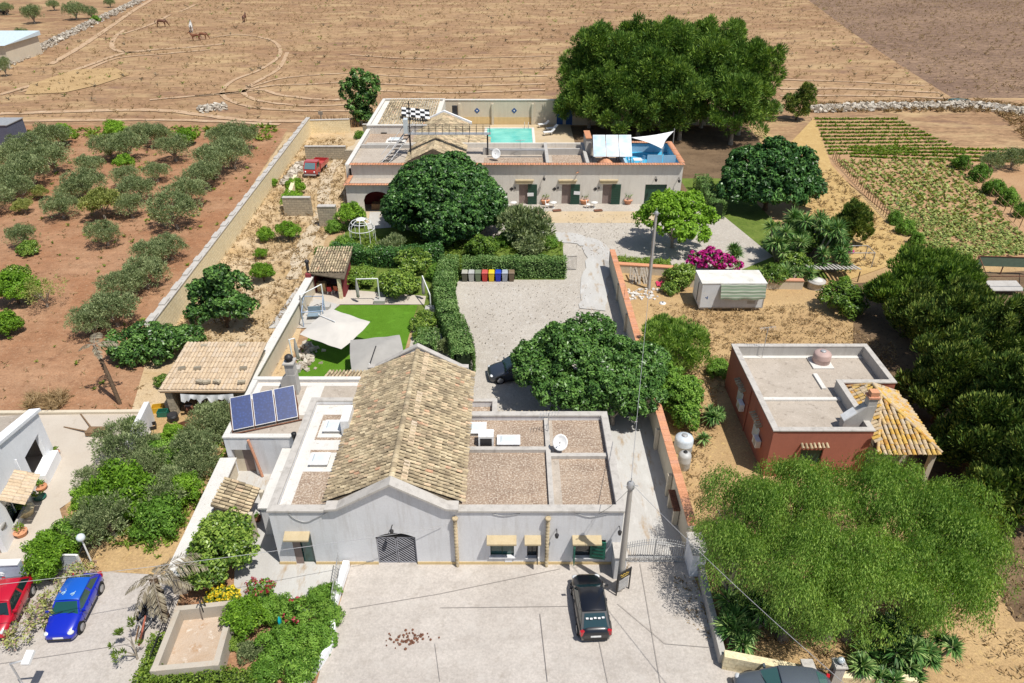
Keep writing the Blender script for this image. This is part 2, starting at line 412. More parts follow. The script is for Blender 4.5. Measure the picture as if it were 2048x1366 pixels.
M['white_cloth'] = flat('white_cloth', (0.74, 0.74, 0.74), 0.85, 0, 0.2, 0.06)
# ================================================================ the setting
LAYER = [0]
def sheet(name, pts, mat, lift=None, px=True, z=0.0):
 """flat ground sheet, each a few millimetres above the one before"""
 LAYER[0] += 1
 h = LAYER[0] * 0.004 + z
 b = MB()
 q = [P(*p) for p in pts] if px else [Vector((p[0], p[1], 0)) for p in pts]
 ar = sum(q[i].x * q[(i + 1) % len(q)].y - q[(i + 1) % len(q)].x * q[i].y for i in range(len(q)))
 if ar < 0: q = q[::-1]
 b.poly([(p.x, p.y, h) for p in q])
 o = b.build(name, mat)
 tag(o, kind='structure')
 return o
def strip_pts(line, w):
 """outline of a band of width w along a ground line"""
 q = [Vector((p[0], p[1])) for p in line]
 L, Rr = [], []
 for i, p in enumerate(q):
  d = (q[min(i + 1, len(q) - 1)] - q[max(i - 1, 0)]).normalized()
  n = Vector((-d.y, d.x)) * w / 2
  L.append(p + n); Rr.append(p - n)
 return L, Rr
def smooth_line(pts, k=6):
 out = []
 n = len(pts)
 for i in range(n - 1):
  p0, p1, p2, p3 = (Vector(pts[max(i - 1, 0)]), Vector(pts[i]), Vector(pts[i + 1]), Vector(pts[min(i + 2, n - 1)]))
  for j in range(k):
   t = j / k
   out.append(0.5 * ((2 * p1) + (-p0 + p2) * t + (2 * p0 - 5 * p1 + 4 * p2 - p3) * t * t + (-p0 + 3 * p1 - 3 * p2 + p3) * t ** 3))
 out.append(Vector(pts[-1]))
 return out
g = MB(); g.poly([(-900, -120, 0), (900, -120, 0), (900, 1500, 0), (-900, 1500, 0)])
tag(g.build('ground', M['field']), kind='structure')
sheet('ploughed_field', [(1612, -3), (1700, 62), (1800, 130), (1905, 196), (2048, 196), (2600, 200), (2900, -60), (1500, -80)], M['ploughed'])
sheet('olive_grove_soil', [(575, 258), (430, 250), (-400, 252), (-900, 1100), (262, 828), (300, 750), (322, 660)], M['red_soil'])
sheet('dry_yard', [(574, 268), (770, 250), (760, 300), (690, 345), (690, 420), (650, 480), (620, 600), (560, 800), (300, 850), (262, 826), (312, 655)], M['yard'])
sheet('straw_yard', [(10.05, 19), (60, 19), (75, 62), (42, 90), (40, 116), (27, 116), (22, 80), (10.05, 64)], M['straw'], px=False)
sheet('pine_shade_litter', [(8.6, 84), (36, 84), (38, 117), (8.6, 117)], M['shaded_needle_litter'], px=False)  # dark sheet: litter with the pines' shade put into its colour
sheet('rough_garden', [(23, 63), (31, 63), (29, 92), (22, 92)], M['weedy_grass'], px=False)
sheet('cypress_shade_litter', [(26, 24), (60, 24), (60, 66), (33, 62), (28, 50)], M['shaded_needle_litter'], px=False)  # same dark litter, tree shade included in the colour
sheet('gravel_yard', [(-9.5, 27.9), (9.95, 27.9), (9.95, 66), (21, 63.5), (27, 68), (23.5, 84), (-18, 84), (-19, 62), (-8.5, 61), (-8.5, 30)], M['gravel'], px=False)
sheet('terrace_strip', [(-18.6, 76.9), (16.6, 76.9), (16.6, 80.4), (-18.6, 80.4)], M['deck'], px=False)
sheet('garden_bed', [(690, 440), (930, 480), (1125, 480), (1130, 560), (920, 560), (880, 600), (860, 720), (830, 612), (690, 590)], M['weedy_grass'])
sheet('forecourt', [(-60, 5), (30, 5), (10.6, 21.5), (9.9, 27.9), (-9.0, 27.9), (-9.3, 20.5), (-14.5, 18.2), (-17.45, 20), (-17.75, 25.5), (-18.2, 26.9), (-24, 27.4), (-60, 27.5)], M['concrete'], px=False)
sheet('side_driveway', [(5.7, 27.9), (10.0, 27.9), (10.0, 44), (5.7, 44)], M['pale_concrete'], px=False)
sheet('courtyard', [(-14.9, 24.6), (-9.2, 24.6), (-9.1, 28.2), (-12.6, 28.2), (-12.6, 36), (-18.5, 36), (-18.3, 28), (-15.2, 25.6)], M['pale_concrete'], px=False)
sheet('flower_bed', [(-17.3, 20), (-9.3, 19), (-9.3, 24.5), (-14.9, 24.6), (-14.9, 25.6), (-16.9, 32.5), (-17.8, 33), (-17.7, 26.8), (-17.5, 24.6)], M['red_soil'], px=False)
sheet('garden_soil', [(-18.0, 31.5), (-18.1, 26.9), (-23.9, 27.3), (-30, 36), (-25.5, 42), (-18.4, 42)], M['straw'], px=False)
sheet('patio', [(-24.6, 28.0), (-45, 27.5), (-55, 40.8), (-26, 41.5), (-24.6, 38), (-27.6, 32)], M['patio'], px=False)
sheet('lawn', [(-15.85, 41.8), (-9.0, 41.8), (-8.6, 57.6), (-15.6, 57.6), (-17.2, 54.2), (-17.2, 45)], M['lawn'], px=False)
sheet('barbecue_paving', [(-20.3, 57.7), (-8.0, 57.7), (-8.0, 59.3), (-15.0, 60.5), (-20.6, 61)], M['patio'], px=False)
sheet('terrace_paving', [(-21, 53.5), (-17.2, 53.5), (-15.7, 57.65), (-20.6, 60.0)], M['pale_concrete'], px=False)
sheet('vegetable_plot', [(1622, 236), (1650, 330), (1880, 512), (2300, 560), (2300, 330), (2030, 290), (1990, 262), (1900, 236)], M['plot_soil'])
sheet('bare_plot', [(1780, 236), (1862, 292), (2048, 296), (1990, 262), (1900, 236)], M['field'])
sheet('straw_path', [(1540, 330), (1628, 236), (1662, 330), (1700, 372), (1838, 512), (1700, 560), (1640, 500)], M['golden'])
sheet('arch_paving', [(740, 425), (800, 425), (800, 455), (735, 460)], M['pale_concrete'])
for nm, line, w, mt in (
 ('footpath', [(735, 262), (722, 285), (690, 310), (660, 342), (648, 380), (650, 410), (640, 440), (622, 470), (600, 520), (585, 560)], 1.5, 'dirt_track'),
 ('gravel_track', [(1050, 470), (1150, 480), (1195, 500), (1190, 560), (1185, 620)], 2.6, 'pale_concrete'),
):
 L, Rr = strip_pts([P(*p) for p in smooth_line(line)], w)
 sheet(nm, [(p.x + random.uniform(-.25, .25), p.y + random.uniform(-.3, .3)) for p in L + Rr[::-1]], M[mt], px=False)
# wheel tracks worn into the dry field
tr = MB()
LAYER[0] += 1
for line, w in (
 ([(0, 228), (200, 222), (330, 222), (480, 240), (600, 243), (740, 236)], 1.0),
 ([(0, 243), (250, 240), (420, 243), (560, 250)], 0.8),
 ([(740, 222), (600, 222), (500, 214), (450, 196), (448, 178), (470, 160), (520, 140), (560, 110), (545, 82), (480, 70), (420, 76)], 0.6),
 ([(740, 208), (620, 212), (530, 204), (490, 190), (500, 172), (555, 140), (575, 105)], 0.6),
 ([(740, 196), (650, 200), (560, 190), (520, 180), (470, 186), (300, 200)], 0.7),
 ([(740, 160), (640, 168), (540, 172), (470, 185), (390, 192)], 0.6),
 ([(740, 145), (640, 150), (560, 158), (500, 175)], 0.5),
 ([(300, 102), (250, 105), (225, 95), (230, 75), (250, 60)], 0.8),
 ([(0, 190), (100, 160), (180, 130), (260, 105), (380, 95), (450, 88)], 0.9),
 ([(40, 185), (150, 150), (230, 118), (330, 108), (420, 100)], 0.7),
 ([(100, 130), (160, 95), (215, 58), (270, 20), (330, -15)], 1.0),
 ([(240, 70), (300, 50), (340, 30)], 0.7), ([(360, 24), (395, 8)], 0.7),
 ([(760, 182), (900, 186), (1090, 180)], 0.6), ([(760, 168), (900, 172), (1090, 168)], 0.6), ([(740, 134), (900, 140), (1110, 136)], 0.5),
 ([(740, 150), (880, 156), (1095, 152)], 0.5), ([(700, 110), (850, 118), (1110, 112)], 0.5), ([(1560, 178), (1700, 178), (1880, 186)], 0.7), ([(1560, 160), (1700, 164), (1850, 172)], 0.6),
 ([(1560, 192), (1750, 192), (1900, 198)], 0.6),
):
 q = [P(*p) for p in smooth_line([Vector(p) for p in line], 8)]
 for dx in (0,):
  L, Rr = strip_pts(q, w * 1.5)
  for p_ in L + Rr: p_.y += random.uniform(-.22, .22)
  for i in range(len(L) - 1):
   j = [0, 0]
   z = LAYER[0] * 0.004
   tr.quad((L[i].x, L[i].y + j[0], z), (Rr[i].x, Rr[i].y + j[1], z), (Rr[i + 1].x, Rr[i + 1].y, z), (L[i + 1].x, L[i + 1].y, z))
tag(tr.build('wheel_tracks', M['track']), kind='structure')
sheet('dry_grass_patch', [(60, 170), (150, 140), (230, 136), (260, 150), (200, 170), (130, 186), (50, 190)], M['straw'])
# expansion joints and old cracks in the forecourt slab
jn = MB()
LAYER[0] += 1
z = LAYER[0] * 0.004
for line, w in (([(880, 1190), (1120, 1140)], 0.024), ([(700, 1220), (880, 1190)], 0.024), ([(1198, 1285), (1215, 1366), (1230, 1430)], 0.024), ([(1280, 1130), (1320, 1366), (1330, 1430)], 0.024), ([(1235, 1210), (1330, 1290), (1450, 1300)], 0.024),
    ([(0, 1330), (120, 1312), (260, 1290)], 0.022), ([(880, 1218), (1140, 1215)], 0.025), ([(1080, 1230), (1095, 1366)], 0.03), ([(870, 1290), (880, 1366)], 0.02)):
 q = [P(*p) for p in line]
 L, Rr = strip_pts(q, w)
 for i in range(len(L) - 1):
  jn.quad((L[i].x, L[i].y, z), (Rr[i].x, Rr[i].y, z), (Rr[i + 1].x, Rr[i + 1].y, z), (L[i + 1].x, L[i + 1].y, z))
M['joint'] = flat('joint_dirt', (0.27, 0.24, 0.215), 0.95)
tag(jn.build('slab_joint', M['joint']), kind='structure')
# ================================================================ building helpers
def PY(u, v, Y):
 """the point of the photograph on the upright plane y = Y"""
 a, b = (u - 1024) / FPX, (v - 683) / FPX
 s, c = math.sin(PITCH), math.cos(PITCH)
 t = Y / (c - b * s)
 return Vector((a * t, Y, CAM_H - (s + b * c) * t))
def place(o, m):
 """world matrix m for a child of a thing"""
 root = ROOT.get(o.parent, Matrix()) if o.parent else Matrix()
 o.matrix_basis = root.inverted() @ m
 return o
def facade(mb, x0, x1, y, th, tops, openings, mi=0):
 """upright wall in the xz plane (front face at y) with real openings; tops: [(x, z)] outline; openings: (xa, xb, za, zb)"""
 xs = sorted(set([x0, x1] + [p[0] for p in tops] + [o[0] for o in openings] + [o[1] for o in openings]))
 xs = [x for x in xs if x0 - 1e-6 <= x <= x1 + 1e-6]
 def ztop(x):
  for (xa, za), (xb, zb) in zip(tops[:-1], tops[1:]):
   if xa - 1e-9 <= x <= xb + 1e-9: return za + (zb - za) * (x - xa) / max(1e-9, xb - xa)
  return tops[-1][1]
 for xa, xb in zip(xs[:-1], xs[1:]):
  if xb - xa < 1e-4: continue
  mid = (xa + xb) / 2
  cuts = sorted([(o[2], o[3]) for o in openings if o[0] < mid < o[1]])
  lo = 0.0
  e = 1e-5
  for za, zb in cuts:
   if za - lo > 0.01: mb.box(xa, y, lo, xb, y + th, za, mi)
   lo = zb
  mb.wall((xa, y + th / 2), (xb, y + th / 2), th, lo, ztop(xa + e), mi, ztop(xb - e))
def tile_mesh(w, l, h, mats, n=5, taper=0.88):
 """one barrel tile: x across, y down the slope (length l), opening downwards"""
 b = MB()
 vs = []
 th = 0.018
 for y, k, lift in ((0, taper, 0.0), (-l, 1.0, 0.022)):
  for j in range(n):
   a = PI * j / (n - 1)
   vs.append((math.cos(a) * w / 2 * k, y, math.sin(a) * h * k + lift))
 fs = [(j, j + 1, n + j + 1, n + j) for j in range(n - 1)]
 b.add(vs, [f[::-1] for f in fs], 0, True)
 front = [(math.cos(PI * j / (n - 1)) * w / 2, -l, math.sin(PI * j / (n - 1)) * h + 0.022) for j in range(n)]
 inner = [(x * 0.8, -l, (z - 0.022) * 0.75 + 0.0) for x, y, z in front]
 b.add(front + inner, [(j, n + j, n + j + 1, j + 1) for j in range(n - 1)], 0)
 return b.mesh('tile', mats)
def slope_frames(o, along, down, w, l, ncols, nrows, cover=0.12, jitter=1.0, skip=None):
 """places for the tiles of one roof slope: o is the top corner, along runs along the ridge, down runs down the slope"""
 along = Vector(along).normalized(); down = Vector(down).normalized()
 nrm = along.cross(down).normalized()
 if nrm.z < 0: nrm = -nrm
 xax = -down.cross(nrm).normalized()
 out = []
 for i in range(ncols):
  for j in range(nrows):
   p = Vector(o) + along * (w * (i + 0.5)) + down * (l * j - 0.03) + nrm * 0.0
   if skip and skip(p + down * l * 0.5): continue
   r = (random.random() - 0.5) * 0.07 * jitter
   m = Matrix((xax, -down, nrm)).transposed()
   m = m @ Matrix.Rotation(r, 3, 'Z') @ Matrix.Rotation(-0.02 + random.uniform(-.03, .03) * jitter, 3, 'X')
   q = p + nrm * (0.012 * random.random() * jitter) + down * random.uniform(-.03, .03) * jitter + along * random.uniform(-.012, .012) * jitter
   out.append(Matrix.LocRotScale(q, m, Vector((random.uniform(.93, 1.05), 1.0 + cover, random.uniform(.9, 1.1)))))
 return out
def lay_tiles(parent, frames, me, mat, single=300, name='tile'):
 """the nearest tiles are parts of their own, the rest one joined part"""
 c = Vector((0, 0, CAM_H))
 frames = sorted(frames, key=lambda m: (m.translation - c).length)
 for m in frames[:single]:
  place(link(name, me, parent), m)
 rest = frames[single:]
 if rest:
  nv = len(me.vertices)
  co = np.empty(nv * 3); me.vertices.foreach_get("co", co); co = co.reshape(-1, 3)
  fs = [tuple(p.vertices) for p in me.polygons]
  b = MB()
  for m in rest:
   A = np.array(m)
   b.ct = random.random()
   b.add(co @ A[:3, :3].T + A[:3, 3], fs, 0, True)
  tag(b.build(name + '_field', mat, parent), kind='stuff')
def edge_cap(mb, pts, w, h, mi=0):
 """coping along a line of (x, y, z) points, resting on z"""
 for a, b in zip(pts[:-1], pts[1:]):
  a, b = Vector(a), Vector(b)
  d = (b - a); n = Vector((-d.y, d.x, 0)).normalized() * w / 2
  u = Vector((0, 0, h))
  q = [a + n, a - n, b - n, b + n]
  mb.add([p for p in q] + [p + u for p in q], [(3, 2, 1, 0), (4, 5, 6, 7), (0, 1, 5, 4), (1, 2, 6, 5), (2, 3, 7, 6), (3, 0, 4, 7)], mi)
def coping_tiles(parent, a, b, z, w, l, mat, single=0, name='coping_tile', tilt=0.0):
 """row of flat terracotta tiles along the top of a wall"""
 a, b = Vector((a[0], a[1], z)), Vector((b[0], b[1], z))
 d = (b - a).normalized()
 n = max(1, int((b - a).length / l))
 m = MB(); m.box(-l * 0.485, -w / 2, 0, l * 0.485, w / 2, 0.045)
 me = m.mesh(name, mat)
 fr = []
 for i in range(n):
  p = a + d * ((i + 0.5) * (b - a).length / n) + Vector((0, 0, random.uniform(0, .012)))
  fr.append(Matrix.LocRotScale(p, Matrix.Rotation(math.atan2(d.y, d.x) + random.uniform(-.02, .02), 3, 'Z') @ Matrix.Rotation(random.uniform(-.04, .04) + tilt, 3, 'X'), None))
 lay_tiles(parent, fr, me, mat, single, name)
TILE = tile_mesh(0.175, 0.36, 0.10, M['tile'])
TILE_Y = tile_mesh(0.25, 0.42, 0.10, M['tile_yellow'])
TILE_P = tile_mesh(0.27, 0.6, 0.075, M['tile_pale'])
# ================================================================ front farmhouse
FY = 27.75
X0, X1, XG0, XG1, XR = -12.95, 5.95, -9.75, -2.95, -6.3
house = thing('farmhouse', 'long pale grey farmhouse with a tiled gable hall between two flat gravel roofs', 'house', (-3.5, 32, 0))
def rect(u0, v0, u1, v1, Y):
 a, b = PY(u0, v1, Y), PY(u1, v0, Y)
 return (a.x, b.x, a.z, b.z)
DOOR = (-12.05, -10.95, 0.02, 2.45)
AT = PY(790, 1066, FY).z
ARCH = (PY(754, 1100, FY).x, PY(833, 1100, FY).x, 0.02, AT)
W1 = rect(981, 1079, 1028, 1113, FY)
W2 = rect(1054, 1080, 1075, 1114, FY)
W3 = rect(1147, 1080, 1212, 1114, FY)
b = MB()
facade(b, X0, X1, FY, 0.4, [(X0, 4.1), (XG0, 4.1), (XG0 + .001, 4.35), (XG0 + .5, 4.38), (XR, 6.12), (XG1 - .5, 4.38), (XG1 - .001, 4.35), (XG1, 4.1), (X1, 4.1)], [DOOR, ARCH, W1, W2, W3])
b.build('front_wall', M['lime_wall'], house)
b = MB()
for i in range(12):          # lunette infill so that the gateway has a segmental head
 t0, t1 = i / 12, (i + 1) / 12
 xa, xb = ARCH[0] + (ARCH[1] - ARCH[0]) * t0, ARCH[0] + (ARCH[1] - ARCH[0]) * t1
 h = lambda t: AT - 0.34 * (2 * t - 1) ** 2 - 0.005
 b.add([(xa, FY + .002, h(t0)), (xb, FY + .002, h(t1)), (xb, FY + .002, AT), (xa, FY + .002, AT), (xa, FY + .39, h(t0)), (xb, FY + .39, h(t1)), (xb, FY + .39, AT), (xa, FY + .39, AT)],
          [(0, 1, 2, 3), (0, 4, 5, 1), (7, 6, 5, 4)], 0)
b.build('arch_head', M['lime_wall'], house)
b = MB()
for xa, xb in ((X0 - .03, DOOR[0]), (DOOR[1], ARCH[0]), (ARCH[1], X1 + .03)): b.box(xa, FY - .035, 0, xb, FY - .002, 0.24)
b.each('plinth', M['ochre_trim'], house)
b = MB()
BK = 40.9
b.box(X0, FY + .4, 0, X0 + .35, 37.8, 4.1); b.box(X0 + .35, 37.45, 0, XG0 - .01, 37.8, 4.1)
b.box(X1 - .35, FY + .4, 0, X1, 36.3, 4.1); b.box(XG1 + .01, 35.95, 0, X1 - .35, 36.3, 4.1)
b.box(XG0, 37.8, 0, XG0 + .3, BK - .3, 4.33); b.box(XG1 - .3, 36.3, 0, XG1, BK - .3, 4.33)
facade(b, XG0, XG1, BK - .3, 0.3, [(XG0, 4.6), (XG0 + .45, 4.62), (XR, 6.32), (XG1 - .45, 4.62), (XG1, 4.6)], [])
b.box(X0 + .35, FY + .4, 3.6, XG0 - .01, 37.45, 3.84)
b.build('side_wall', M['lime_wall'], house)
b = MB(); b.box(X0 + .36, FY + .41, 3.85, XG0 + .2, 37.44, 3.87); b.build('left_flat_roof', M['roof_gravel'], house)
# limewashed bands along the parapet of the left roof and round the skylights
b = MB()
b.box(X0 + .37, FY + .45, 3.872, X0 + 1.0, 37.4, 3.882)
b.box(X0 + 1.0, 33.0, 3.872, XG0 - .3, 33.9, 3.882)
b.box(X0 + 1.0, 36.4, 3.872, XG0 - .3, 37.4, 3.882)
for cx, cy in ((-11.15, 31.95), (-11.0, 35.0)): b.box(cx - .85, cy - .85, 3.874, cx + .85, cy + .8, 3.886)
b.each('limewash_band', M['roof_lime'], house)
def skylight(parent, cx, cy, z, sx, sy):
 b = MB(); b.box(cx - sx / 2, cy - sy / 2, z, cx + sx / 2, cy + sy / 2, z + .22)
 f = b.build('skylight', M['cement'], parent)
 b = MB(); b.box(cx - sx / 2 - .05, cy - sy / 2 - .05, z + .22, cx + sx / 2 + .05, cy + sy / 2 + .05, z + .27)
 b.build('skylight_frame', M['white_paint'], f)
 b = MB()
 b.add([(cx - sx * .42, cy - sy * .42, z + .272), (cx + sx * .42, cy - sy * .42, z + .272), (cx + sx * .42, cy + sy * .42, z + .272), (cx - sx * .42, cy + sy * .42, z + .272),
           (cx - sx * .3, cy - sy * .3, z + .36), (cx + sx * .3, cy - sy * .3, z + .36), (cx + sx * .3, cy + sy * .3, z + .36), (cx - sx * .3, cy + sy * .3, z + .36)],
          [(4, 5, 6, 7), (0, 1, 5, 4), (1, 2, 6, 5), (2, 3, 7, 6), (3, 0, 4, 7)])
 b.build('skylight_dome', M['skylight'], f)
skylight(house, -11.15, 31.95, 3.87, 1.0, .95)
skylight(house, -11.0, 35.0, 3.87, 1.0, 1.0)
b = MB(); b.box(-10.35, 34.3, 3.87, -9.85, 35.9, 5.0); b.build('vent_housing', M['white_paint'], house)
# right flat roof in three bays with low ribs between them
b = MB(); b.box(XG1 - .2, FY + .41, 3.72, X1 - .36, 35.94, 3.78); b.build('right_flat_roof', M['roof_gravel'], house)
b = MB()
b.box(2.0, FY + .42, 3.78, 2.28, 35.9, 4.0)
b.box(XG1 + .1, 32.85, 3.78, 2.0, 33.15, 4.02); b.box(2.28, 32.3, 3.78, X1 - .37, 32.6, 4.0)
b.each('roof_rib', M['coping'], house)
b = MB(); b.box(2.285, FY + .45, 3.781, 2.75, 32.25, 3.79); b.box(2.3, 32.65, 3.781, 2.5, 35.9, 3.79)
b.each('rib_fillet', M['roof_screed'], house)
b = MB()
edge_cap(b, [(X0 - .05, FY + .16, 4.1), (XG0 - .02, FY + .16, 4.1)], 0.5, 0.11)
edge_cap(b, [(XG1 + .02, FY + .16, 4.1), (X1 + .05, FY + .16, 4.1)], 0.5, 0.11)
edge_cap(b, [(X0 + .16, FY + .415, 4.1), (X0 + .16, 37.45, 4.1)], 0.42, 0.1)
edge_cap(b, [(X0 - .04, 37.63, 4.1), (XG0 - .02, 37.63, 4.1)], 0.36, 0.1)
edge_cap(b, [(X1 - .16, FY + .415, 4.1), (X1 - .16, 35.9, 4.1)], 0.42, 0.1)
edge_cap(b, [(XG1 + .02, 36.12, 4.1), (X1 + .04, 36.12, 4.1)], 0.44, 0.1)
b.each('parapet_coping', M['coping'], house)
b = MB()
for xa, za, xb, zb in ((XG0 - .12, 4.35, XG0 + .5, 4.38), (XG0 + .5, 4.38, XR, 6.12), (XR, 6.12, XG1 - .5, 4.38), (XG1 - .5, 4.38, XG1 + .12, 4.35)):
 for y0, y1, o, h in ((FY - .25, FY + .42, 0, .13), (FY - .12, FY - .002, -.1, .095)):
  b.add([(xa, y0, za + o), (xa, y1, za + o), (xb, y1, zb + o), (xb, y0, zb + o), (xa, y0, za + o + h), (xa, y1, za + o + h), (xb, y1, zb + o + h), (xb, y0, zb + o + h)],
              [(0, 1, 2, 3), (7, 6, 5, 4), (0, 4, 5, 1), (1, 5, 6, 2), (2, 6, 7, 3), (3, 7, 4, 0)])
for xa, za, xb, zb in ((XG0, 4.6, XG0 + .45, 4.62), (XG0 + .45, 4.62, XR, 6.32), (XR, 6.32, XG1 - .45, 4.62), (XG1 - .45, 4.62, XG1, 4.6)):
 b.add([(xa, BK - .36, za), (xa, BK + .05, za), (xb, BK + .05, zb), (xb, BK - .36, zb), (xa, BK - .36, za + .08), (xa, BK + .05, za + .08), (xb, BK + .05, zb + .08), (xb, BK - .36, zb + .08)],
          [(0, 1, 2, 3), (7, 6, 5, 4), (0, 4, 5, 1), (1, 5, 6, 2), (2, 6, 7, 3), (3, 7, 4, 0)])
b.each('gable_coping', M['coping'], house)
# gable roof: deck, tiles, ridge
EZ, RZ = 4.32, 6.02
b = MB()
EL_, ER_ = XG0 - .15, XG1 + .2
b.add([(EL_, FY + .41, EZ - .1), (XR, FY + .41, RZ - .04), (ER_, FY + .41, EZ - .1), (EL_, BK - .31, EZ - .1), (XR, BK - .31, RZ - .04), (ER_, BK - .31, EZ - .1)],
      [(0, 1, 4, 3), (1, 2, 5, 4), (0, 3, 5, 2), (0, 2, 1), (3, 4, 5)])
b.build('roof_deck', M['tile_dark'], house)
fr = []
nc = int((BK - .36 - FY - .42) / .258)
for ex, sg in ((EL_ - .12, -1), (ER_ + .12, 1)):
 dn = Vector((ex - XR, 0, EZ - RZ))
 nr = int(round(dn.length / 0.33))
 fr += slope_frames((XR + sg * .06, FY + .43, RZ), (0, 1, 0), dn, (BK - .36 - FY - .43) / nc, dn.length / nr, nc, nr, 0.16, 1.3)
lay_tiles(house, fr, TILE, M['tile'])
rb = MB()
for i in range(34):
 y = FY + .45 + i * (BK - FY - .8) / 34
 rb.ct = random.random()
 rb.add([(XR + math.cos(PI * j / 4) * .17, y + e * .4, RZ + .04 + math.sin(PI * j / 4) * .13 + .02 * (1 - e)) for e in (0, 1) for j in range(5)], [(j + 1, j, 5 + j, 6 + j) for j in range(4)], 0, True)
tag(rb.build('ridge_tiles', M['tile'], house), kind='stuff')
rp = MB()
for i in range(22):          # band of newer pale tiles down the right slope beside the ridge
 y = FY + .5 + i * .57
 if i in (3, 4, 9, 14, 15): continue
 rp.obox((XR + .62, y + .25, RZ - .20), .34, .5, .06, ry=0.43)
rp.each('mortar_repair', M['tile_pale'], house)
# door, gate, windows, lintel slabs
def window_unit(parent, r, y, frame, pane, name='window', bars=1, deep=0.14):
 xa, xb, za, zb = r
 b = MB(); t = .055
 for q in ((xa, za, xa + t, zb), (xb - t, za, xb, zb), (xa + t, za, xb - t, za + t), (xa + t, zb - t, xb - t, zb)): b.box(q[0], y + deep, q[1], q[2], y + deep + .06, q[3])
 for i in range(bars):
  xm = xa + (xb - xa) * (i + 1) / (bars + 1); b.box(xm - .03, y + deep - .003, za + t, xm + .03, y + deep + .063, zb - t)
 f = b.build(name, frame, parent)
 b = MB(); b.box(xa + .03, y + deep + .02, za + .03, xb - .03, y + deep + .035, zb - .03); b.build('pane', pane, f)
 return f
window_unit(house, W1, FY, M['green_door'], M['teal_glass'])
window_unit(house, W2, FY, M['black'], M['glass'])
window_unit(house, W3, FY, M['black'], M['glass'])
b = MB(); b.box(DOOR[0], FY + .16, DOOR[2], DOOR[1], FY + .2, DOOR[3])
d = b.build('door', M['green_door'], house)
b = MB(); b.box(DOOR[0] + .3, FY + .145, .15, DOOR[1] - .06, FY + .158, 2.1); b.build('door_glass', M['teal_glass'], d)
b = MB(); b.box(DOOR[0], FY + .03, DOOR[2], DOOR[0] + .42, FY + .06, DOOR[3] - .1); b.build('door_curtain', M['brown_door'], d)
SH = [(r[0], r[1]) for r in (rect(974, 1064, 1033, 1079, FY), rect(1049, 1064, 1082, 1079, FY), rect(1144, 1065, 1203, 1080, FY))] + [(-12.3, -10.95)]
for (xa, xb), zz in zip(SH, (2.2, 2.2, 2.2, 2.5)):
 b = MB()
 b.add([(xa, FY - .5, zz - .16), (xb, FY - .5, zz - .16), (xb, FY - .002, zz), (xa, FY - .002, zz), (xa, FY - .5, zz - .05), (xb, FY - .5, zz - .05), (xb, FY - .002, zz + .13), (xa, FY - .002, zz + .13)],
          [(3, 2, 1, 0), (4, 5, 6, 7), (0, 1, 5, 4), (1, 2, 6, 5), (2, 3, 7, 6), (3, 0, 4, 7)])
 b.each('window_hood', M['tufa_trim'], house)
for r in (W1, W2, W3):
 b = MB(); b.box(r[0] - .08, FY - .1, r[2] - .07, r[1] + .08, FY + .1, r[2] - .005); b.build('window_sill', M['lime_wall'], house)
# shutters of the right window: one square to the wall, one half folded back
b = MB(); b.box(W3[0] - .05, FY - .62, W3[2], W3[0], FY - .01, W3[3]); b.build('shutter', M['teal_shutter'], house)
m0 = MB(); m0.obox((W3[1] - .42, FY - .12, (W3[2] + W3[3]) / 2), .85, .05, W3[3] - W3[2], rz=R(-9))
sh = m0.build('shutter', M['teal_shutter'], house)
m0 = MB()
for k in range(5): m0.obox((W3[1] - .42, FY - .15, W3[2] + .15 + k * (W3[3] - W3[2] - .3) / 4), .62, .03, .07, rz=R(-9))
m0.each('shutter_louvre', M['green_door'], sh)
b = MB(); b.box(W2[1] - .03, FY - .55, W2[2], W2[1] + .02, FY - .01, W2[3]); b.build('shutter', M['black'], house)
b = MB(); b.box(W1[1] - .5, FY - .03, W1[2] - .5, W1[1] - .1, FY - .003, W1[2] - .03); b.build('wall_patch', M['white_wall'], house)
# iron gateway: two leaves of diagonal bars under a fan light
gy = FY + .1
for s in (0, 1):
 xa = ARCH[0] + (ARCH[1] - ARCH[0]) * s / 2 + .02; xb = xa + (ARCH[1] - ARCH[0]) / 2 - .04
 b = MB(); b.box(xa, gy + .05, .04, xb, gy + .07, AT - .45, 1)
 for q in ((xa, .04, xa + .05, AT - .45), (xb - .05, .04, xb, AT - .45), (xa, .04, xb, .1), (xa, AT - .51, xb, AT - .45)): b.box(q[0], gy, q[1], q[2], gy + .045, q[3])
 w, hh = xb - xa, AT - .5
 for k in range(-9, 12):      # slanted flats
  o = k * .2
  t0, t1 = max(0, -o / w), min(1, (hh - o) / w)
  if t1 - t0 < .05: continue
  sl_ = 1.0
  za, zb = .07 + o + t0 * w * sl_, .07 + o + t1 * w * sl_
  p0, p1 = Vector((xb - t0 * w, gy + .02, min(AT - .49, max(.07, za)))), Vector((xb - t1 * w, gy + .02, min(AT - .49, max(.07, zb))))
  b.tube([p0, p1], .026, 4, 0)
 b.build('gate_leaf', [flat('gate_grey', (.30, .30, .33), .5), M['black']], house)
b = MB()
cxa, rr = (ARCH[0] + ARCH[1]) / 2, (ARCH[1] - ARCH[0]) / 2
b.box(ARCH[0] + .02, gy, AT - .43, ARCH[1] - .02, gy + .05, AT - .37)
b.box(ARCH[0] + .02, gy + .06, AT - .45, ARCH[1] - .02, gy + .08, AT - .01, 1)
for k in range(15):
 a = PI * (k + .5) / 15
 b.tube([(cxa + .15 * math.cos(a), gy + .02, AT - .38), (cxa + rr * math.cos(a) * .97, gy + .02, AT - .38 + (0.36 - 0.26 * math.cos(a) ** 2) * min(1, math.sin(a) * 1.6))], .016, 4)
b.build('fan_light', [M['dark_metal'], M['dark_void']], house)
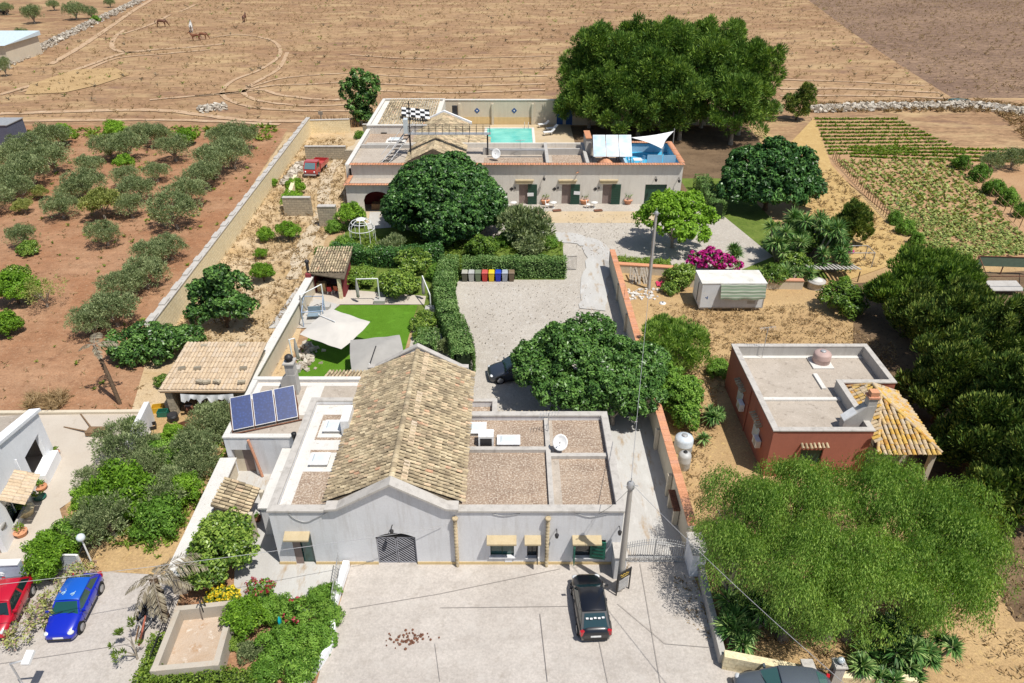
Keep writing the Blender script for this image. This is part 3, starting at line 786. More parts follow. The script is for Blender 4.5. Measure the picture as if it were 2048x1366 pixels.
for cx in (PY(911, 1045, FY).x, PY(1095.5, 1045, FY).x):      # stacked clay downpipes
 b = MB()
 pr = []
 for k in range(14):
  z = .05 + k * .255
  pr += [(.085, z), (.115, z + .24), (.085, z + .25)]
 b.lathe((cx, FY - .17, 0), pr, 9)
 b.lathe((cx, FY - .17, 3.6), [(.08, 0), (.15, .08), (.17, .2), (.12, .22)], 9)
 b.build('downpipe', M['terracotta'] if cx < 0 and False else M['tile'], house)
for u, v in ((785, 1050), (1113, 1058), (1238, 1052)):
 p = PY(u, v, FY)
 b = MB(); b.tube([(p.x, FY - .003, p.z), (p.x, FY - .22, p.z + .16), (p.x, FY - .4, p.z + .1)], .025, 6)
 b.lathe((p.x, FY - .4, p.z - .25), [(.03, .33), (.11, .25), (.12, .22), (.08, .02), (.03, 0)], 8)
 b.build('wall_lamp', M['dark_metal'], house)
b = MB()
q = smooth_line([PY(575, 1024, FY - .04), PY(588, 1037, FY - .04), PY(612, 1044, FY - .04), PY(630, 1037, FY - .04), PY(652, 1026, FY - .04)])
b.tube(q, .022, 5)
q = smooth_line([PY(985, 1028, FY - .04), PY(1010, 1032, FY - .04), PY(1040, 1027, FY - .04)]); b.tube(q, .02, 5)
q = smooth_line([PY(1150, 1026, FY - .04), PY(1180, 1034, FY - .04), PY(1215, 1028, FY - .04)]); b.tube(q, .02, 5)
b.each('wall_cable', M['grey_metal'], house)
p = PY(740, 1124, FY); b = MB(); b.box(p.x - .2, FY - .03, p.z - .12, p.x + .2, FY - .003, p.z + .12); b.build('wall_vent', M['grey_metal'], house)
# annex on the left with the solar collectors on it, and its back arm along the lawn
AX, AY, AZ_ = -18.05, 35.1, 3.05
b = MB()
facade(b, AX, X0 - .01, AY, .3, [(AX, AZ_), (X0, AZ_)], [(-17.75, -16.45, 0.02, 2.1)])
b.box(AX, AY + .3, 0, AX + .3, 41.7, AZ_); b.box(AX + .3, 41.4, 0, XG0 - .01, 41.7, AZ_)
b.build('annex_wall', M['lime_wall'], house)
b = MB(); b.box(-17.74, AY + .302, 0, -16.46, AY + 1.2, 2.1); b.build('annex_porch', M['cream_wall'], house)
b = MB(); b.poly([(-17.2, AY + .298, .02), (-16.47, AY + .298, .02), (-16.47, AY + .298, 2.08), (-17.2, AY + .298, 2.08)]); b.build('annex_door', M['brown_door'], house)
b = MB(); b.box(AX + .31, AY + .31, 2.7, X0 - .02, 41.39, 2.9); b.box(X0 - .02, 37.82, 2.7, XG0 - .02, 41.39, 2.9); b.each('annex_roof', M['roof_screed'], house)
b = MB()
edge_cap(b, [(AX - .04, AY + .14, AZ_), (X0 - .02, AY + .14, AZ_)], .38, .09)
edge_cap(b, [(AX + .14, AY + .34, AZ_), (AX + .14, 41.4, AZ_)], .36, .09)
edge_cap(b, [(AX - .04, 41.55, AZ_), (XG0 - .02, 41.55, AZ_)], .36, .09)
b.each('annex_coping', M['roof_lime'], house)
b = MB(); b.box(AX + .33, 37.9, 2.902, AX + .75, 41.3, 2.912); b.box(AX + .75, 40.9, 2.902, XG0 - .4, 41.3, 2.912); b.box(-14.2, 37.6, 2.902, -13.0, 40.9, 2.913); b.each('limewash_band', M['roof_lime'], house)
# stepped chimney at the back
b = MB()
cx, cy = -15.05, 40.2
b.add([(cx - .55, cy - .35, 2.9), (cx + .5, cy - .35, 2.9), (cx + .5, cy + .35, 2.9), (cx - .55, cy + .35, 2.9), (cx - .55, cy - .35, 4.0), (cx + .5, cy - .35, 4.0), (cx + .5, cy + .35, 4.0), (cx - .55, cy + .35, 4.0),
       (cx - .12, cy - .35, 4.5), (cx + .5, cy - .35, 4.5), (cx + .5, cy + .35, 4.5), (cx - .12, cy + .35, 4.5)],
      [(0, 1, 5, 4), (1, 2, 6, 5), (2, 3, 7, 6), (3, 0, 4, 7), (4, 5, 9, 8), (5, 6, 10, 9), (6, 7, 11, 10), (7, 4, 8, 11), (8, 9, 10, 11)])
b.box(cx - .1, cy - .33, 4.5, cx + .48, cy + .33, 5.35)
b.box(cx - .18, cy - .42, 5.35, cx + .56, cy + .42, 5.45)
ch = b.build('chimney', M['cement'], house)
b = MB(); b.lathe((cx + .19, cy, 5.45), [(.2, 0), (.2, .2), (.3, .22), (.26, .38), (.12, .5), (.02, .53)], 10); b.build('chimney_cowl', M['dark_metal'], ch)
b = MB(); b.tube([(-16.05, AY - .25, .1), (-16.25, AY - .2, 1.6), (-16.45, AY - .15, 3.0)], .09, 8); b.build('downpipe', M['terracotta'], house)
b = MB(); b.tube([(-13.5, AY - .2, 1.4), (-13.5, AY - .2, 3.3)], .1, 8); b.lathe((-13.5, AY - .2, 3.3), [(.1, 0), (.17, .05), (.17, .3), (.1, .35)], 8); b.build('flue', M['black'], house)
# lean-to with a white slab roof along the left side
b = MB(); b.box(-14.35, 29.9, 0, X0 - .01, 34.9, 2.2); b.build('lean_to', M['lime_wall'], house)
b = MB(); b.box(-14.45, 29.8, 2.2, X0 - .005, 35.0, 2.3); b.build('lean_to_roof', M['roof_lime'], house)
# little room and tiled canopy at the back of the right wing
b = MB()
for q in ((XG1 + .02, 38.4, -1.0, 38.65), (-1.25, 36.32, -1.0, 38.4)): b.box(q[0], q[1], 0, q[2], q[3], 3.4)
b.each('back_room_wall', M['lime_wall'], house)
b = MB(); b.box(XG1 + .02, 36.32, 2.85, -1.26, 38.38, 3.0); b.build('back_room_roof', M['roof_gravel'], house)
b = MB(); edge_cap(b, [(XG1 + .02, 38.53, 3.4), (-.97, 38.53, 3.4)], .32, .07); edge_cap(b, [(-1.13, 36.34, 3.4), (-1.13, 38.36, 3.4)], .32, .07); b.each('back_room_coping', M['coping'], house)
fr = slope_frames((-.98, 36.34, 3.35), (1, 0, 0), (0, 1.5, -.4), .25, .38, 15, 4, .14)
lay_tiles(house, fr, TILE, M['tile'], 60)
b = MB(); b.add([(-.98, 36.32, 3.33), (2.8, 36.32, 3.33), (2.8, 37.8, 2.93), (-.98, 37.8, 2.93), (-.98, 36.32, 3.25), (2.8, 36.32, 3.25), (2.8, 37.8, 2.85), (-.98, 37.8, 2.85)], [(0, 1, 2, 3), (7, 6, 5, 4), (1, 5, 6, 2), (3, 2, 6, 7), (0, 3, 7, 4)]); b.build('canopy_deck', M['wood'], house)
# tiled canopy over the back door towards the lawn
fr = slope_frames((-13.3, 41.75, 3.0), (1, 0, 0), (0, 1.6, -.5), .25, .4, 14, 4, .14)
lay_tiles(house, fr, TILE, M['tile'], 56)
b = MB(); b.add([(-13.3, 41.72, 2.97), (-9.8, 41.72, 2.97), (-9.8, 43.3, 2.46), (-13.3, 43.3, 2.46), (-13.3, 41.72, 2.88), (-9.8, 41.72, 2.88), (-9.8, 43.3, 2.38), (-13.3, 43.3, 2.38)], [(0, 1, 2, 3), (7, 6, 5, 4), (1, 5, 6, 2), (3, 2, 6, 7), (0, 3, 7, 4)]); b.build('canopy_deck', M['wood'], house)
# roof furniture of the right wing (fixed to the roof)
skylight(house, -2.15, 34.9, 3.78, 1.05, 1.0)
skylight(house, -.2, 33.75, 3.78, 1.3, .8)
b = MB(); b.box(-2.0, 33.35, 3.78, -1.1, 34.05, 4.6)
ac = b.build('fan_coil', M['white_paint'], house)
b = MB(); b.box(-1.9, 33.335, 3.9, -1.2, 33.348, 4.45); b.build('fan_grille', M['dark_metal'], ac)
# ================================================================ red house
rh = thing('red_house', 'brick-red flat-roofed bungalow with a lichened yellow tiled hip roof at one corner', 'house', (20, 40, 0))
RX0, RX1, RX2, RY0, RY1, RY2, RZT = 16.2, 22.4, 26.05, 34.95, 40.1, 44.95, 3.72
b = MB()
out = [(RX0, RY0), (RX1, RY0), (RX1, RY1), (RX2, RY1), (RX2, RY2), (RX0, RY2)]
th = .28
facade(b, RX0, RX1, RY0, th, [(RX0, RZT), (RX1, RZT)], [(18.2, 19.6, .9, 2.2)])
b.box(RX0, RY0 + th, 0, RX0 + th, RY2, RZT); b.box(RX0 + th, RY2 - th, 0, RX2, RY2, RZT); b.box(RX2 - th, RY1, 0, RX2, RY2 - th, RZT)
b.box(RX1 - th, RY0 + th, 0, RX1, RY1 + th, RZT); b.box(RX1, RY1, 0, RX2 - th, RY1 + th, RZT)
b.build('wall', M['red_wall'], rh)
b = MB(); b.prism([(RX0 + th, RY0 + th), (RX1 - th, RY0 + th), (RX1 - th, RY1 + th), (RX2 - th, RY1 + th), (RX2 - th, RY2 - th), (RX0 + th, RY2 - th)], 2.7, 2.95)
b.build('flat_roof', M['roof_screed'], rh)
b = MB()      # cement render on the inner faces of the parapet
for q in ((RX0 + th, RY0 + th, RX0 + th + .02, RY2 - th), (RX0 + th + .02, RY2 - th - .02, RX2 - th, RY2 - th), (RX2 - th - .02, RY1 + th, RX2 - th, RY2 - th - .02), (RX1 - th - .02, RY0 + th, RX1 - th, RY1 + th)): b.box(q[0], q[1], 2.951, q[2], q[3], RZT - .002)
b.each('parapet_render', M['cement'], rh)
b = MB()
pp = [(RX0 + th / 2, RY0 - .04), (RX0 + th / 2, RY2 + .04)]
edge_cap(b, [(RX0 + .13, RY0 - .05, RZT), (RX0 + .13, RY2 + .05, RZT)], .4, .08)
edge_cap(b, [(RX0 + .335, RY0 + .13, RZT), (RX1 + .05, RY0 + .13, RZT)], .38, .08)
edge_cap(b, [(RX0 + .335, RY2 - .13, RZT), (RX2 + .05, RY2 - .13, RZT)], .38, .08)
edge_cap(b, [(RX2 - .13, RY1 - .05, RZT), (RX2 - .13, RY2 - .33, RZT)], .38, .08)
edge_cap(b, [(RX1 - .13, RY0 + .33, RZT), (RX1 - .13, RY1 + .32, RZT)], .38, .08)
edge_cap(b, [(RX1 + .065, RY1 + .13, RZT), (RX2 - .33, RY1 + .13, RZT)], .38, .08)
b.each('parapet_coping', M['coping'], rh)
b = MB(); b.box(RX0 + th + .03, 39.05, 2.951, RX1 - th - .03, 39.35, 3.1); b.box(21.3, 40.4, 2.951, 21.6, 42.2, 3.08)
b.box(RX0 + th + .03, RY2 - th - .35, 2.952, RX2 - th - .03, RY2 - th - .03, 2.99); b.each('roof_rib', M['roof_lime'], rh)
# sloping chimney stack
b = MB()
c0 = Vector((21.0, 35.9, 2.952))
b.add([c0 + Vector(q) for q in ((-.1, 0, 0), (1.6, 0, 0), (1.6, .55, 0), (-.1, .55, 0), (-.1, 0, .75), (1.6, 0, 1.0), (1.6, .55, 1.0), (-.1, .55, .75), (1.05, 0, 1.9), (1.65, 0, 2.0), (1.65, .55, 2.0), (1.05, .55, 1.9))],
      [(0, 1, 5, 4), (2, 3, 7, 6), (3, 0, 4, 7), (1, 2, 6, 5), (4, 5, 9, 8), (5, 6, 10, 9), (6, 7, 11, 10), (7, 4, 8, 11), (8, 9, 10, 11)])
b.box(c0.x + 1.08, c0.y + .02, c0.z + 1.92, c0.x + 1.62, c0.y + .53, c0.z + 2.5)
ch = b.build('chimney', M['cement'], rh)
b = MB(); b.box(c0.x + 1.0, c0.y - .05, c0.z + 2.5, c0.x + 1.7, c0.y + .6, c0.z + 2.62); b.box(c0.x + 1.1, c0.y + .05, c0.z + 2.62, c0.x + 1.6, c0.y + .5, c0.z + 2.95); b.each('chimney_cap', M['terracotta'], ch)
b = MB(); b.add([c0 + Vector(q) for q in ((-.12, -.03, .78), (.55, -.03, 1.42), (.55, .58, 1.42), (-.12, .58, .78), (-.16, -.03, .86), (.5, -.03, 1.5), (.5, .58, 1.5), (-.16, .58, .86))], [(3, 2, 1, 0), (4, 5, 6, 7), (0, 1, 5, 4), (1, 2, 6, 5), (2, 3, 7, 6), (3, 0, 4, 7)]); b.build('chimney_slab', M['white_paint'], ch)
# windows in the shaded side wall, each under a row of tiles, and the cooling units
for k, (y0, y1) in enumerate(((40.9, 42.0), (37.0, 38.1))):
 b = MB(); b.box(RX0 - .03, y0, 1.0, RX0 - .003, y1, 2.15); f = b.build('window', M['white_paint'], rh)
 b = MB(); b.box(RX0 - .045, y0 + .08, 1.08, RX0 - .032, y1 - .08, 2.07); b.build('pane', M['skylight'], f)
 fr = slope_frames((RX0 - .01, y0 - .35, 2.62), (0, 1, 0), (-.45, 0, -.2), .26, .48, 7, 1, .1)
 lay_tiles(rh, fr, TILE, M['tile'], 7, 'awning_tile')
 b = MB(); b.box(RX0 - .38, y0 - .75, 1.25, RX0 - .06, y0 - .02, 1.8); a = b.build('cooling_unit', M['white_paint'], rh)
 b = MB(); b.box(RX0 - .395, y0 - .62, 1.32, RX0 - .382, y0 - .2, 1.73); b.build('fan_grille', M['grey_metal'], a)
b = MB(); b.tube([(RX0 - .06, 39.6, 0), (RX0 - .06, 39.6, 3.4)], .05, 6); b.build('downpipe', M['red_wall'], rh)
b = MB(); b.box(18.2, RY0 + .12, .9, 19.6, RY0 + .16, 2.2); f = b.build('window', M['green_door'], rh)
fr = slope_frames((18.0, RY0 - .01, 2.72), (1, 0, 0), (0, -.5, -.2), .26, .5, 7, 1, .1)
lay_tiles(rh, fr, TILE, M['tile'], 7, 'awning_tile')
# hip roof over the porch
AP = Vector((23.95, 38.0, 4.25))
ea = [Vector((21.9, 34.3, 2.75)), Vector((26.35, 34.0, 2.75)), Vector((26.35, 40.05, 2.95)), Vector((22.42, 40.05, 3.35)), ]
apb = Vector((23.95, 39.2, 4.25))
ea[0] = Vector((22.45, 34.0, 2.75))
b = MB(); lo = [e - Vector((0, 0, .12)) for e in ea]; dp = Vector((0, 0, -.06))
b.add([AP + dp, apb + dp] + [e + dp for e in ea] + lo, [(2, 3, 0), (3, 4, 1, 0), (4, 5, 1), (5, 2, 0, 1), (2, 6, 7, 3), (3, 7, 8, 4), (9, 8, 7, 6)])
b.build('porch_roof_deck', M['tile_dark'], rh)
def hip_face(tri):
 """tiles inside a roof face given by its plan outline; rows run down from the top edge"""
 pts = [Vector(p) for p in tri]
 nrm = (pts[1] - pts[0]).cross(pts[2] - pts[0]).normalized()
 if nrm.z < 0: nrm = -nrm
 dn = Vector((nrm.x * nrm.z, nrm.y * nrm.z, nrm.z * nrm.z - 1)).normalized()
 al = dn.cross(nrm).normalized()
 top = max(pts, key=lambda p: p.z)
 ls = [(p - top).dot(al) for p in pts]; ds = [(p - top).dot(dn) for p in pts]
 w, l = .3, .36
 o = top + al * min(ls) + Vector((0, 0, .0))
 def skip(p):
  x, y = p.x, p.y
  n = len(pts); ins = False
  for i in range(n):
   a, c = pts[i], pts[(i + 1) % n]
   if (a.y > y) != (c.y > y) and x < (c.x - a.x) * (y - a.y) / (c.y - a.y) + a.x: ins = not ins
  return not ins
 return slope_frames(o, al, dn, w, l, int((max(ls) - min(ls)) / w) + 1, int(max(ds) / l) + 1, .16, 1.0, skip)
fr = hip_face([AP, ea[0], ea[1]]) + hip_face([AP, ea[1], ea[2], apb]) + hip_face([AP, apb, ea[3], ea[0]]) + hip_face([apb, ea[2], ea[3]])
lay_tiles(rh, fr, TILE_Y, M['tile_yellow'], 300)
b = MB()
for a, c in ((AP, ea[0]), (AP, ea[1]), (AP, apb), (apb, ea[2]), (apb, ea[3])):
 n = int((c - a).length / .38)
 for i in range(n):
  b.ct = random.random()
  b.tube([a + (c - a) * (i / n) + Vector((0, 0, .06)), a + (c - a) * ((i + 1.05) / n) + Vector((0, 0, .07))], .11, 6)
tag(b.build('hip_tiles', M['tile_yellow'], rh), kind='stuff')
b = MB()
for q in ((22.7, 34.3), (26.1, 34.3), (26.1, 39.8)): b.box(q[0] - .15, q[1] - .15, 0, q[0] + .15, q[1] + .15, 2.63)
b.each('porch_pillar', M['cream_wall'], rh)
b = MB(); b.box(22.45, 36.2, 0, 26.0, 36.4, 2.5); b.build('porch_wall', M['cream_wall'], rh)
# ================================================================ rear house
rr_ = thing('guest_house', 'long buff guest house with terracotta copings and three green shuttered doors', 'house', (0, 86, 0))
GY, GX0, GX1, GZ = 82.7, -18.9, 20.1, 5.0
RAISE = 0.0
drs = []
for u0, u1 in ((1038, 1056), (1123, 1141), (1204, 1222)):
 a, c = PY(u0, 400, GY).x, PY(u1, 400, GY).x
 drs.append((a, c, .02, 2.5))
AR = (PY(1290, 380, GY).x, PY(1333, 380, GY).x, .02, 2.5)
b = MB(); facade(b, GX0, GX1, GY, .35, [(GX0, GZ), (GX1, GZ)], drs + [AR]); b.build('front_wall', M['buff_wall'], rr_)
b = MB()
b.box(GX1 - .35, GY + .35, 0, GX1, 91.5, GZ); b.box(GX0 + .4, 91.2, 0, GX1 - .35, 91.5, 4.9)
b.box(-19.6, GY + .35, 0, -19.25, 98.2, 4.7)
b.each('side_wall', M['buff_wall'], rr_)
b = MB(); b.box(-19.25, GY + .36, 4.25, 10.2, 91.19, 4.35); b.build('flat_roof', M['roof_screed'], rr_)
b = MB(); b.box(-3.4, GY + .4, 4.352, 3.9, 87.0, 4.37); b.box(4.9, GY + .4, 4.352, 8.5, 88, 4.38); b.each('roof_felt', M['roof_gravel'], rr_)
b = MB()
for x in (4.2, 8.9): b.box(x - .2, GY + .36, 4.351, x + .2, 91.1, 5.05)
b.box(-19.2, 90.8, 4.351, -9.9, 91.15, 4.8); b.box(-3.6, 88.2, 4.351, 3.98, 88.5, 5.15); b.box(4.42, 88.2, 4.351, 8.68, 88.5, 5.1)
b.each('roof_divider', M['cement'], rr_)
for a, c in (((GX0 - .1, GY - .06), (GX1 + .1, GY - .06)), ((GX1 - .12, GY + .45), (GX1 - .12, 91.6)), ((10.4, 91.35), (GX1 - .4, 91.35))):
 coping_tiles(rr_, a, c, GZ, .7, .3, M['terracotta'])
for r in drs:
 xa, xb, za, zb = r
 b = MB(); b.box(xa, GY + .2, za, xb, GY + .24, zb); d = b.build('door', M['brown_door'], rr_)
 b = MB(); b.box(xb - .02, GY - .08, za, xb + 1.06, GY - .02, zb + .02); s = b.build('shutter', M['green_door'], rr_)
 b = MB()
 for k in range(8): b.box(xb + .1, GY - .1, za + .25 + k * .28, xb + .94, GY - .082, za + .33 + k * .28)
 b.each('shutter_louvre', M['green_door'], s)
 b = MB(); b.box(xa - .35, GY - .3, 2.72, xb + .55, GY - .003, 3.0); b.box(xa - .45, GY - .36, 3.0, xb + .65, GY - .003, 3.12); b.build('door_hood', M['tufa_trim'], rr_)
 b = MB(); b.obox((xa - .9, GY - .02, 1.95), .34, .03, .34, ry=R(45)); b.build('number_plaque', M['dark_metal'], rr_)
 b = MB(); b.box(xa - .55, GY - .1, 1.95, xa - .4, GY - .003, 2.2); b.build('wall_lamp', M['dark_metal'], rr_)
for k, (u, v) in enumerate(((1059, 389), (1152, 386))):
 p = PY(u + 2, v, GY - .1)
 b = MB(); b.obox((p.x, GY - .11, p.z), .75, .02, .42, ry=R(4 if k else -2)); b.build('door_notice', M['white_cloth'], rr_)
b = MB(); b.box(AR[0], GY + .2, .02, AR[1], GY + .25, 2.5); b.build('door', M['green_door'], rr_)
for u, v in ((1088, 352), (1311, 354), (1357, 356)):
 p = PY(u, v, GY)
 b = MB(); b.tube([(p.x, GY, p.z), (p.x, GY - .3, p.z + .15), (p.x, GY - .5, p.z)], .04, 5); b.lathe((p.x, GY - .5, p.z - .4), [(.04, .4), (.17, .3), (.14, .05), (.04, 0)], 7); b.build('wall_lamp', M['dark_metal'], rr_)
b = MB(); b.tube([(PY(1157, 344, GY).x, GY, PY(1157, 344, GY).z), (PY(1157, 344, GY).x - .3, GY - .7, PY(1157, 344, GY).z + .1)], .06, 6); b.build('roof_spout', M['terracotta'], rr_)
# porch with the arch at the left end
PYY = 79.65
b = MB()
ax0, ax1 = -17.2, -14.0
facade(b, -19.1, -8.5, PYY, .35, [(-19.1, 3.6), (-8.5, 3.6)], [(ax0, ax1, .02, 2.75), (-13.2, -9.6, .02, 2.75)])
for xa, xb in ((ax0, ax1), (-13.2, -9.6)):
 for i in range(12):
  t0, t1 = i / 12, (i + 1) / 12
  h = lambda t: 2.75 - 1.15 * (1 - math.sqrt(max(0, 1 - (2 * t - 1) ** 2)))
  x_, x2 = xa + (xb - xa) * t0, xa + (xb - xa) * t1
  b.add([(x_, PYY + .003, h(t0)), (x2, PYY + .003, h(t1)), (x2, PYY + .003, 2.75), (x_, PYY + .003, 2.75), (x_, PYY + .34, h(t0)), (x2, PYY + .34, h(t1))], [(0, 1, 2, 3), (0, 4, 5, 1)], 0)
b.box(-19.1, PYY + .35, 0, -18.8, GY - .01, 3.6)
b.build('porch_wall', M['buff_wall'], rr_)
b = MB(); b.box(-18.8, PYY + .36, 3.1, -8.5, GY - .01, 3.25); b.build('porch_roof', M['roof_screed'], rr_)
coping_tiles(rr_, (-19.3, PYY - .02), (-8.5, PYY - .02), 3.6, .62, .3, M['terracotta'])
coping_tiles(rr_, (-18.98, PYY + .45), (-18.98, GY - .05), 3.6, .5, .3, M['terracotta'])
b = MB(); b.box(-16.6, PYY + 1.2, 0, -14.4, PYY + 2.2, .75); b.build('porch_table', M['wood'], rr_)
b = MB(); b.box(-18.75, GY - .05, 0, -8.6, GY - .02, 3.08); b.build('porch_back', M['maroon_wall'], rr_)
b = MB(); b.box(-18.0, PYY - 3.0, 0, -17.7, PYY - .02, 1.3); b.build('garden_wall', M['buff_wall'], rr_)
# left wing: tall back block with a sloped tiled roof
b = MB()
b.box(-19.6, 98.2, 0, -10.2, 98.5, 5.2); b.box(-19.6, 98.5, 0, -19.3, 113.0, 5.2); b.box(-10.5, 98.5, 0, -10.2, 113.0, 5.2); b.box(-19.3, 112.7, 0, -10.5, 113.0, 5.2)
b.each('wing_wall', M['buff_wall'], rr_)
b = MB(); b.box(-17.8, 98.17, 3.6, -17.0, 98.197, 4.3); b.build('window', M['black'], rr_)
b = MB(); b.box(-19.3, 98.5, 4.85, -10.5, 112.7, 4.95); b.build('wing_roof', M['roof_lime'], rr_)
b = MB(); edge_cap(b, [(-19.65, 98.33, 5.2), (-10.15, 98.33, 5.2)], .45, .1); edge_cap(b, [(-19.45, 98.57, 5.2), (-19.45, 113, 5.2)], .45, .1); edge_cap(b, [(-19.2, 112.85, 5.2), (-10.2, 112.85, 5.2)], .4, .1); b.each('wing_coping', M['roof_lime'], rr_)
fr = slope_frames((-18.4, 112.4, 5.3), (1, 0, 0), (0, -13.4, -.3), .36, .56, 21, 24, .16, 1.0)
big = tile_mesh(.29, .56, .12, M['tile'])
lay_tiles(rr_, fr, big, M['tile'], 0)
# lower roof between, with the skylight
b = MB(); b.box(-19.24, 91.52, 4.0, -12.6, 98.19, 4.12); b.build('flat_roof', M['roof_gravel'], rr_)
b = MB(); b.box(-16.6, 93.9, 4.121, -13.9, 95.9, 4.14); b.each('limewash_band', M['roof_lime'], rr_)
skylight(rr_, -15.3, 94.9, 4.14, 1.7, 1.2)
b = MB(); edge_cap(b, [(-19.42, GY + .4, 4.7), (-19.42, 98.1, 4.7)], .5, .1); b.build('side_coping', M['roof_lime'], rr_)
# steep gable roof in the middle, ridge running away from the camera, white verge at the back
GR, GL, GRt, RZ2, EZ2, Y0_, Y1_ = -9.4, -12.6, -5.9, 6.1, 4.5, 84.6, 101.5
b = MB()
b.add([(GL, Y0_, EZ2), (GR, Y0_, RZ2), (GRt, Y0_, EZ2), (GL, Y1_, EZ2), (GR, Y1_, RZ2), (GRt, Y1_, EZ2), (GL, Y0_, 3.9), (GRt, Y0_, 3.9), (GL, Y1_, 0), (GRt, Y1_, 0)],
      [(0, 1, 4, 3), (1, 2, 5, 4), (0, 6, 7, 2, 1), (3, 4, 5, 9, 8), (0, 3, 8, 6), (2, 7, 9, 5)])
b.build('gable_roof_deck', M['tile_dark'], rr_)
fr = []
for ex, sg in ((GL - .2, -1), (GRt + .2, 1)):
 dn = Vector((ex - GR, 0, EZ2 - RZ2 - .02)); nr = int(dn.length / .46)
 fr += slope_frames((GR, Y0_, RZ2 + .05), (0, 1, 0), dn, .34, dn.length / nr, int((Y1_ - Y0_) / .34), nr, .16, 1.0)
lay_tiles(rr_, fr, tile_mesh(.26, .46, .12, M['tile']), M['tile'], 0)
b = MB()
for xa, za, xb, zb in ((GL - .3, EZ2, GR, RZ2), (GR, RZ2, GRt + .3, EZ2)):
 b.add([(xa, Y1_, za - .1), (xa, Y1_ + .35, za - .1), (xb, Y1_ + .35, zb - .1), (xb, Y1_, zb - .1), (xa, Y1_, za + .3), (xa, Y1_ + .35, za + .3), (xb, Y1_ + .35, zb + .3), (xb, Y1_, zb + .3)],
          [(0, 1, 2, 3), (7, 6, 5, 4), (0, 4, 5, 1), (1, 5, 6, 2), (2, 6, 7, 3), (3, 7, 4, 0)])
b.build('gable_verge', M['white_wall'], rr_)
b = MB(); b.add([(-5.6, 91.6, 4.35), (-2.9, 91.6, 3.6), (-2.9, 98, 3.6), (-5.6, 98, 4.35), (-5.6, 91.6, 0), (-2.9, 91.6, 0), (-2.9, 98, 0), (-5.6, 98, 0)], [(0, 1, 2, 3), (0, 4, 5, 1), (1, 5, 6, 2), (2, 6, 7, 3), (3, 7, 4, 0)]); b.build('pent_roof_deck', M['buff_wall'], rr_)
fr = slope_frames((-5.6, 91.6, 4.4), (0, 1, 0), (2.7, 0, -.75), .34, .46, 19, 6, .16, 1.0)
lay_tiles(rr_, fr, tile_mesh(.26, .46, .12, M['tile']), M['tile'], 0)
b = MB(); b.box(-8.3, 101.86, 0, -7.6, 102.3, 6.9); b.build('chimney', M['dark_metal'], rr_)
# blue roof terrace at the right end
M['terrace_blue'] = flat('terrace_blue', (0.06, 0.38, 0.58), 0.6, 0, .3, .1, 1.0)
M['terrace_pale'] = flat('terrace_pale_blue', (0.33, 0.52, 0.66), 0.7, 0, .3, .08, 1.0)
b = MB(); b.box(13.6, GY + .36, 3.7, GX1 - .36, 91.18, 3.8); b.build('terrace_floor', M['terrace_blue'], rr_)
b = MB(); b.box(13.6, 91.15, 3.801, GX1 - .38, 91.19, 4.86); b.box(GX1 - .38, GY + .4, 3.801, GX1 - .352, 91.14, 4.98); b.box(13.3, GY + .38, 3.6, 13.59, 91.1, 5.0); b.each('terrace_parapet', M['terrace_pale'], rr_)
b = MB(); b.box(9.2, GY + .4, 3.9, 13.28, 91.18, 4.05); b.build('flat_roof', M['roof_gravel'], rr_)
b = MB(); pr = [(9.6 + 3.4 * i / 10, 3.0 + 1.9 * math.sin(PI * i / 10)) for i in range(11)]
vs = [(x, y, z) for y in (GY + .4, GY + 3.2) for x, z in pr]
b.add(vs, [(i, i + 1, 12 + i, 11 + i) for i in range(10)] + [tuple(range(11))], 0, False); b.build('barrel_vault', M['terracotta'], rr_)
# ================================================================ walls
def wall_thing(name, label, a, b_, th, h, mat, cat='wall', cap=None, caph=.08, capw=.1, group=None, z1b=None):
 a, b_ = Vector((a[0], a[1], 0)), Vector((b_[0], b_[1], 0))
 t = thing(name, label, cat, (a + b_) / 2, 0, group)
 m = MB(); m.wall(a, b_, th, 0, h, 0, z1b); m.build('wall_body', mat, t)
 if cap:
  zb = h if z1b is None else z1b
  m = MB(); edge_cap(m, [(a.x, a.y, h), (b_.x, b_.y, zb)], th + capw, caph); m.build('coping', cap, t)
 return t
wall_thing('boundary_wall', 'long tufa block wall between the olive grove and the dry yard', (-31.5, 113), (-29.3, 50), .5, 2.4, M['tufa'], cap=M['coping'])
b = MB()
bw = ROOT and list(ROOT)[-1]
for k in range(22):
 y = 51 + k * 2.8
 x = -31.5 + (113 - y) / 63 * 2.2
 b = MB(); b.obox((x - .05, y, 2.53), .5 + random.uniform(-.1, .1), random.uniform(.6, 1.6), .14, rz=R(2)); b.build('coping_stone', M['coping'], bw)
wall_thing('boundary_wall', 'tufa wall closing the far end of the dry yard by the cane screen', (-31.4, 113), (-25.3, 113.6), .4, 2.0, M['tufa'], cap=M['coping'])
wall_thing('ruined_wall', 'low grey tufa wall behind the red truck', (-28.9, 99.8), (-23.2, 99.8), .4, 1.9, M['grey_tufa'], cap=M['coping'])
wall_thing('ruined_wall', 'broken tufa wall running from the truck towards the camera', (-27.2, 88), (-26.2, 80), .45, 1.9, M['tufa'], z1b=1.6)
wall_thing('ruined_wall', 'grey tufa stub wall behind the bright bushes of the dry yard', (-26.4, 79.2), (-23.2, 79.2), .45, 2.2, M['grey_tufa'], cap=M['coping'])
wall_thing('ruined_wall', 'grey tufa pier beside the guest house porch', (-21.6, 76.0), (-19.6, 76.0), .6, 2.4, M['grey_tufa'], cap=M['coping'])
wall_thing('boundary_wall', 'tufa wall left of the guest house wing beside its green shrub', (-22.8, 111), (-19.8, 111), .4, 1.9, M['grey_tufa'], cap=M['coping'])
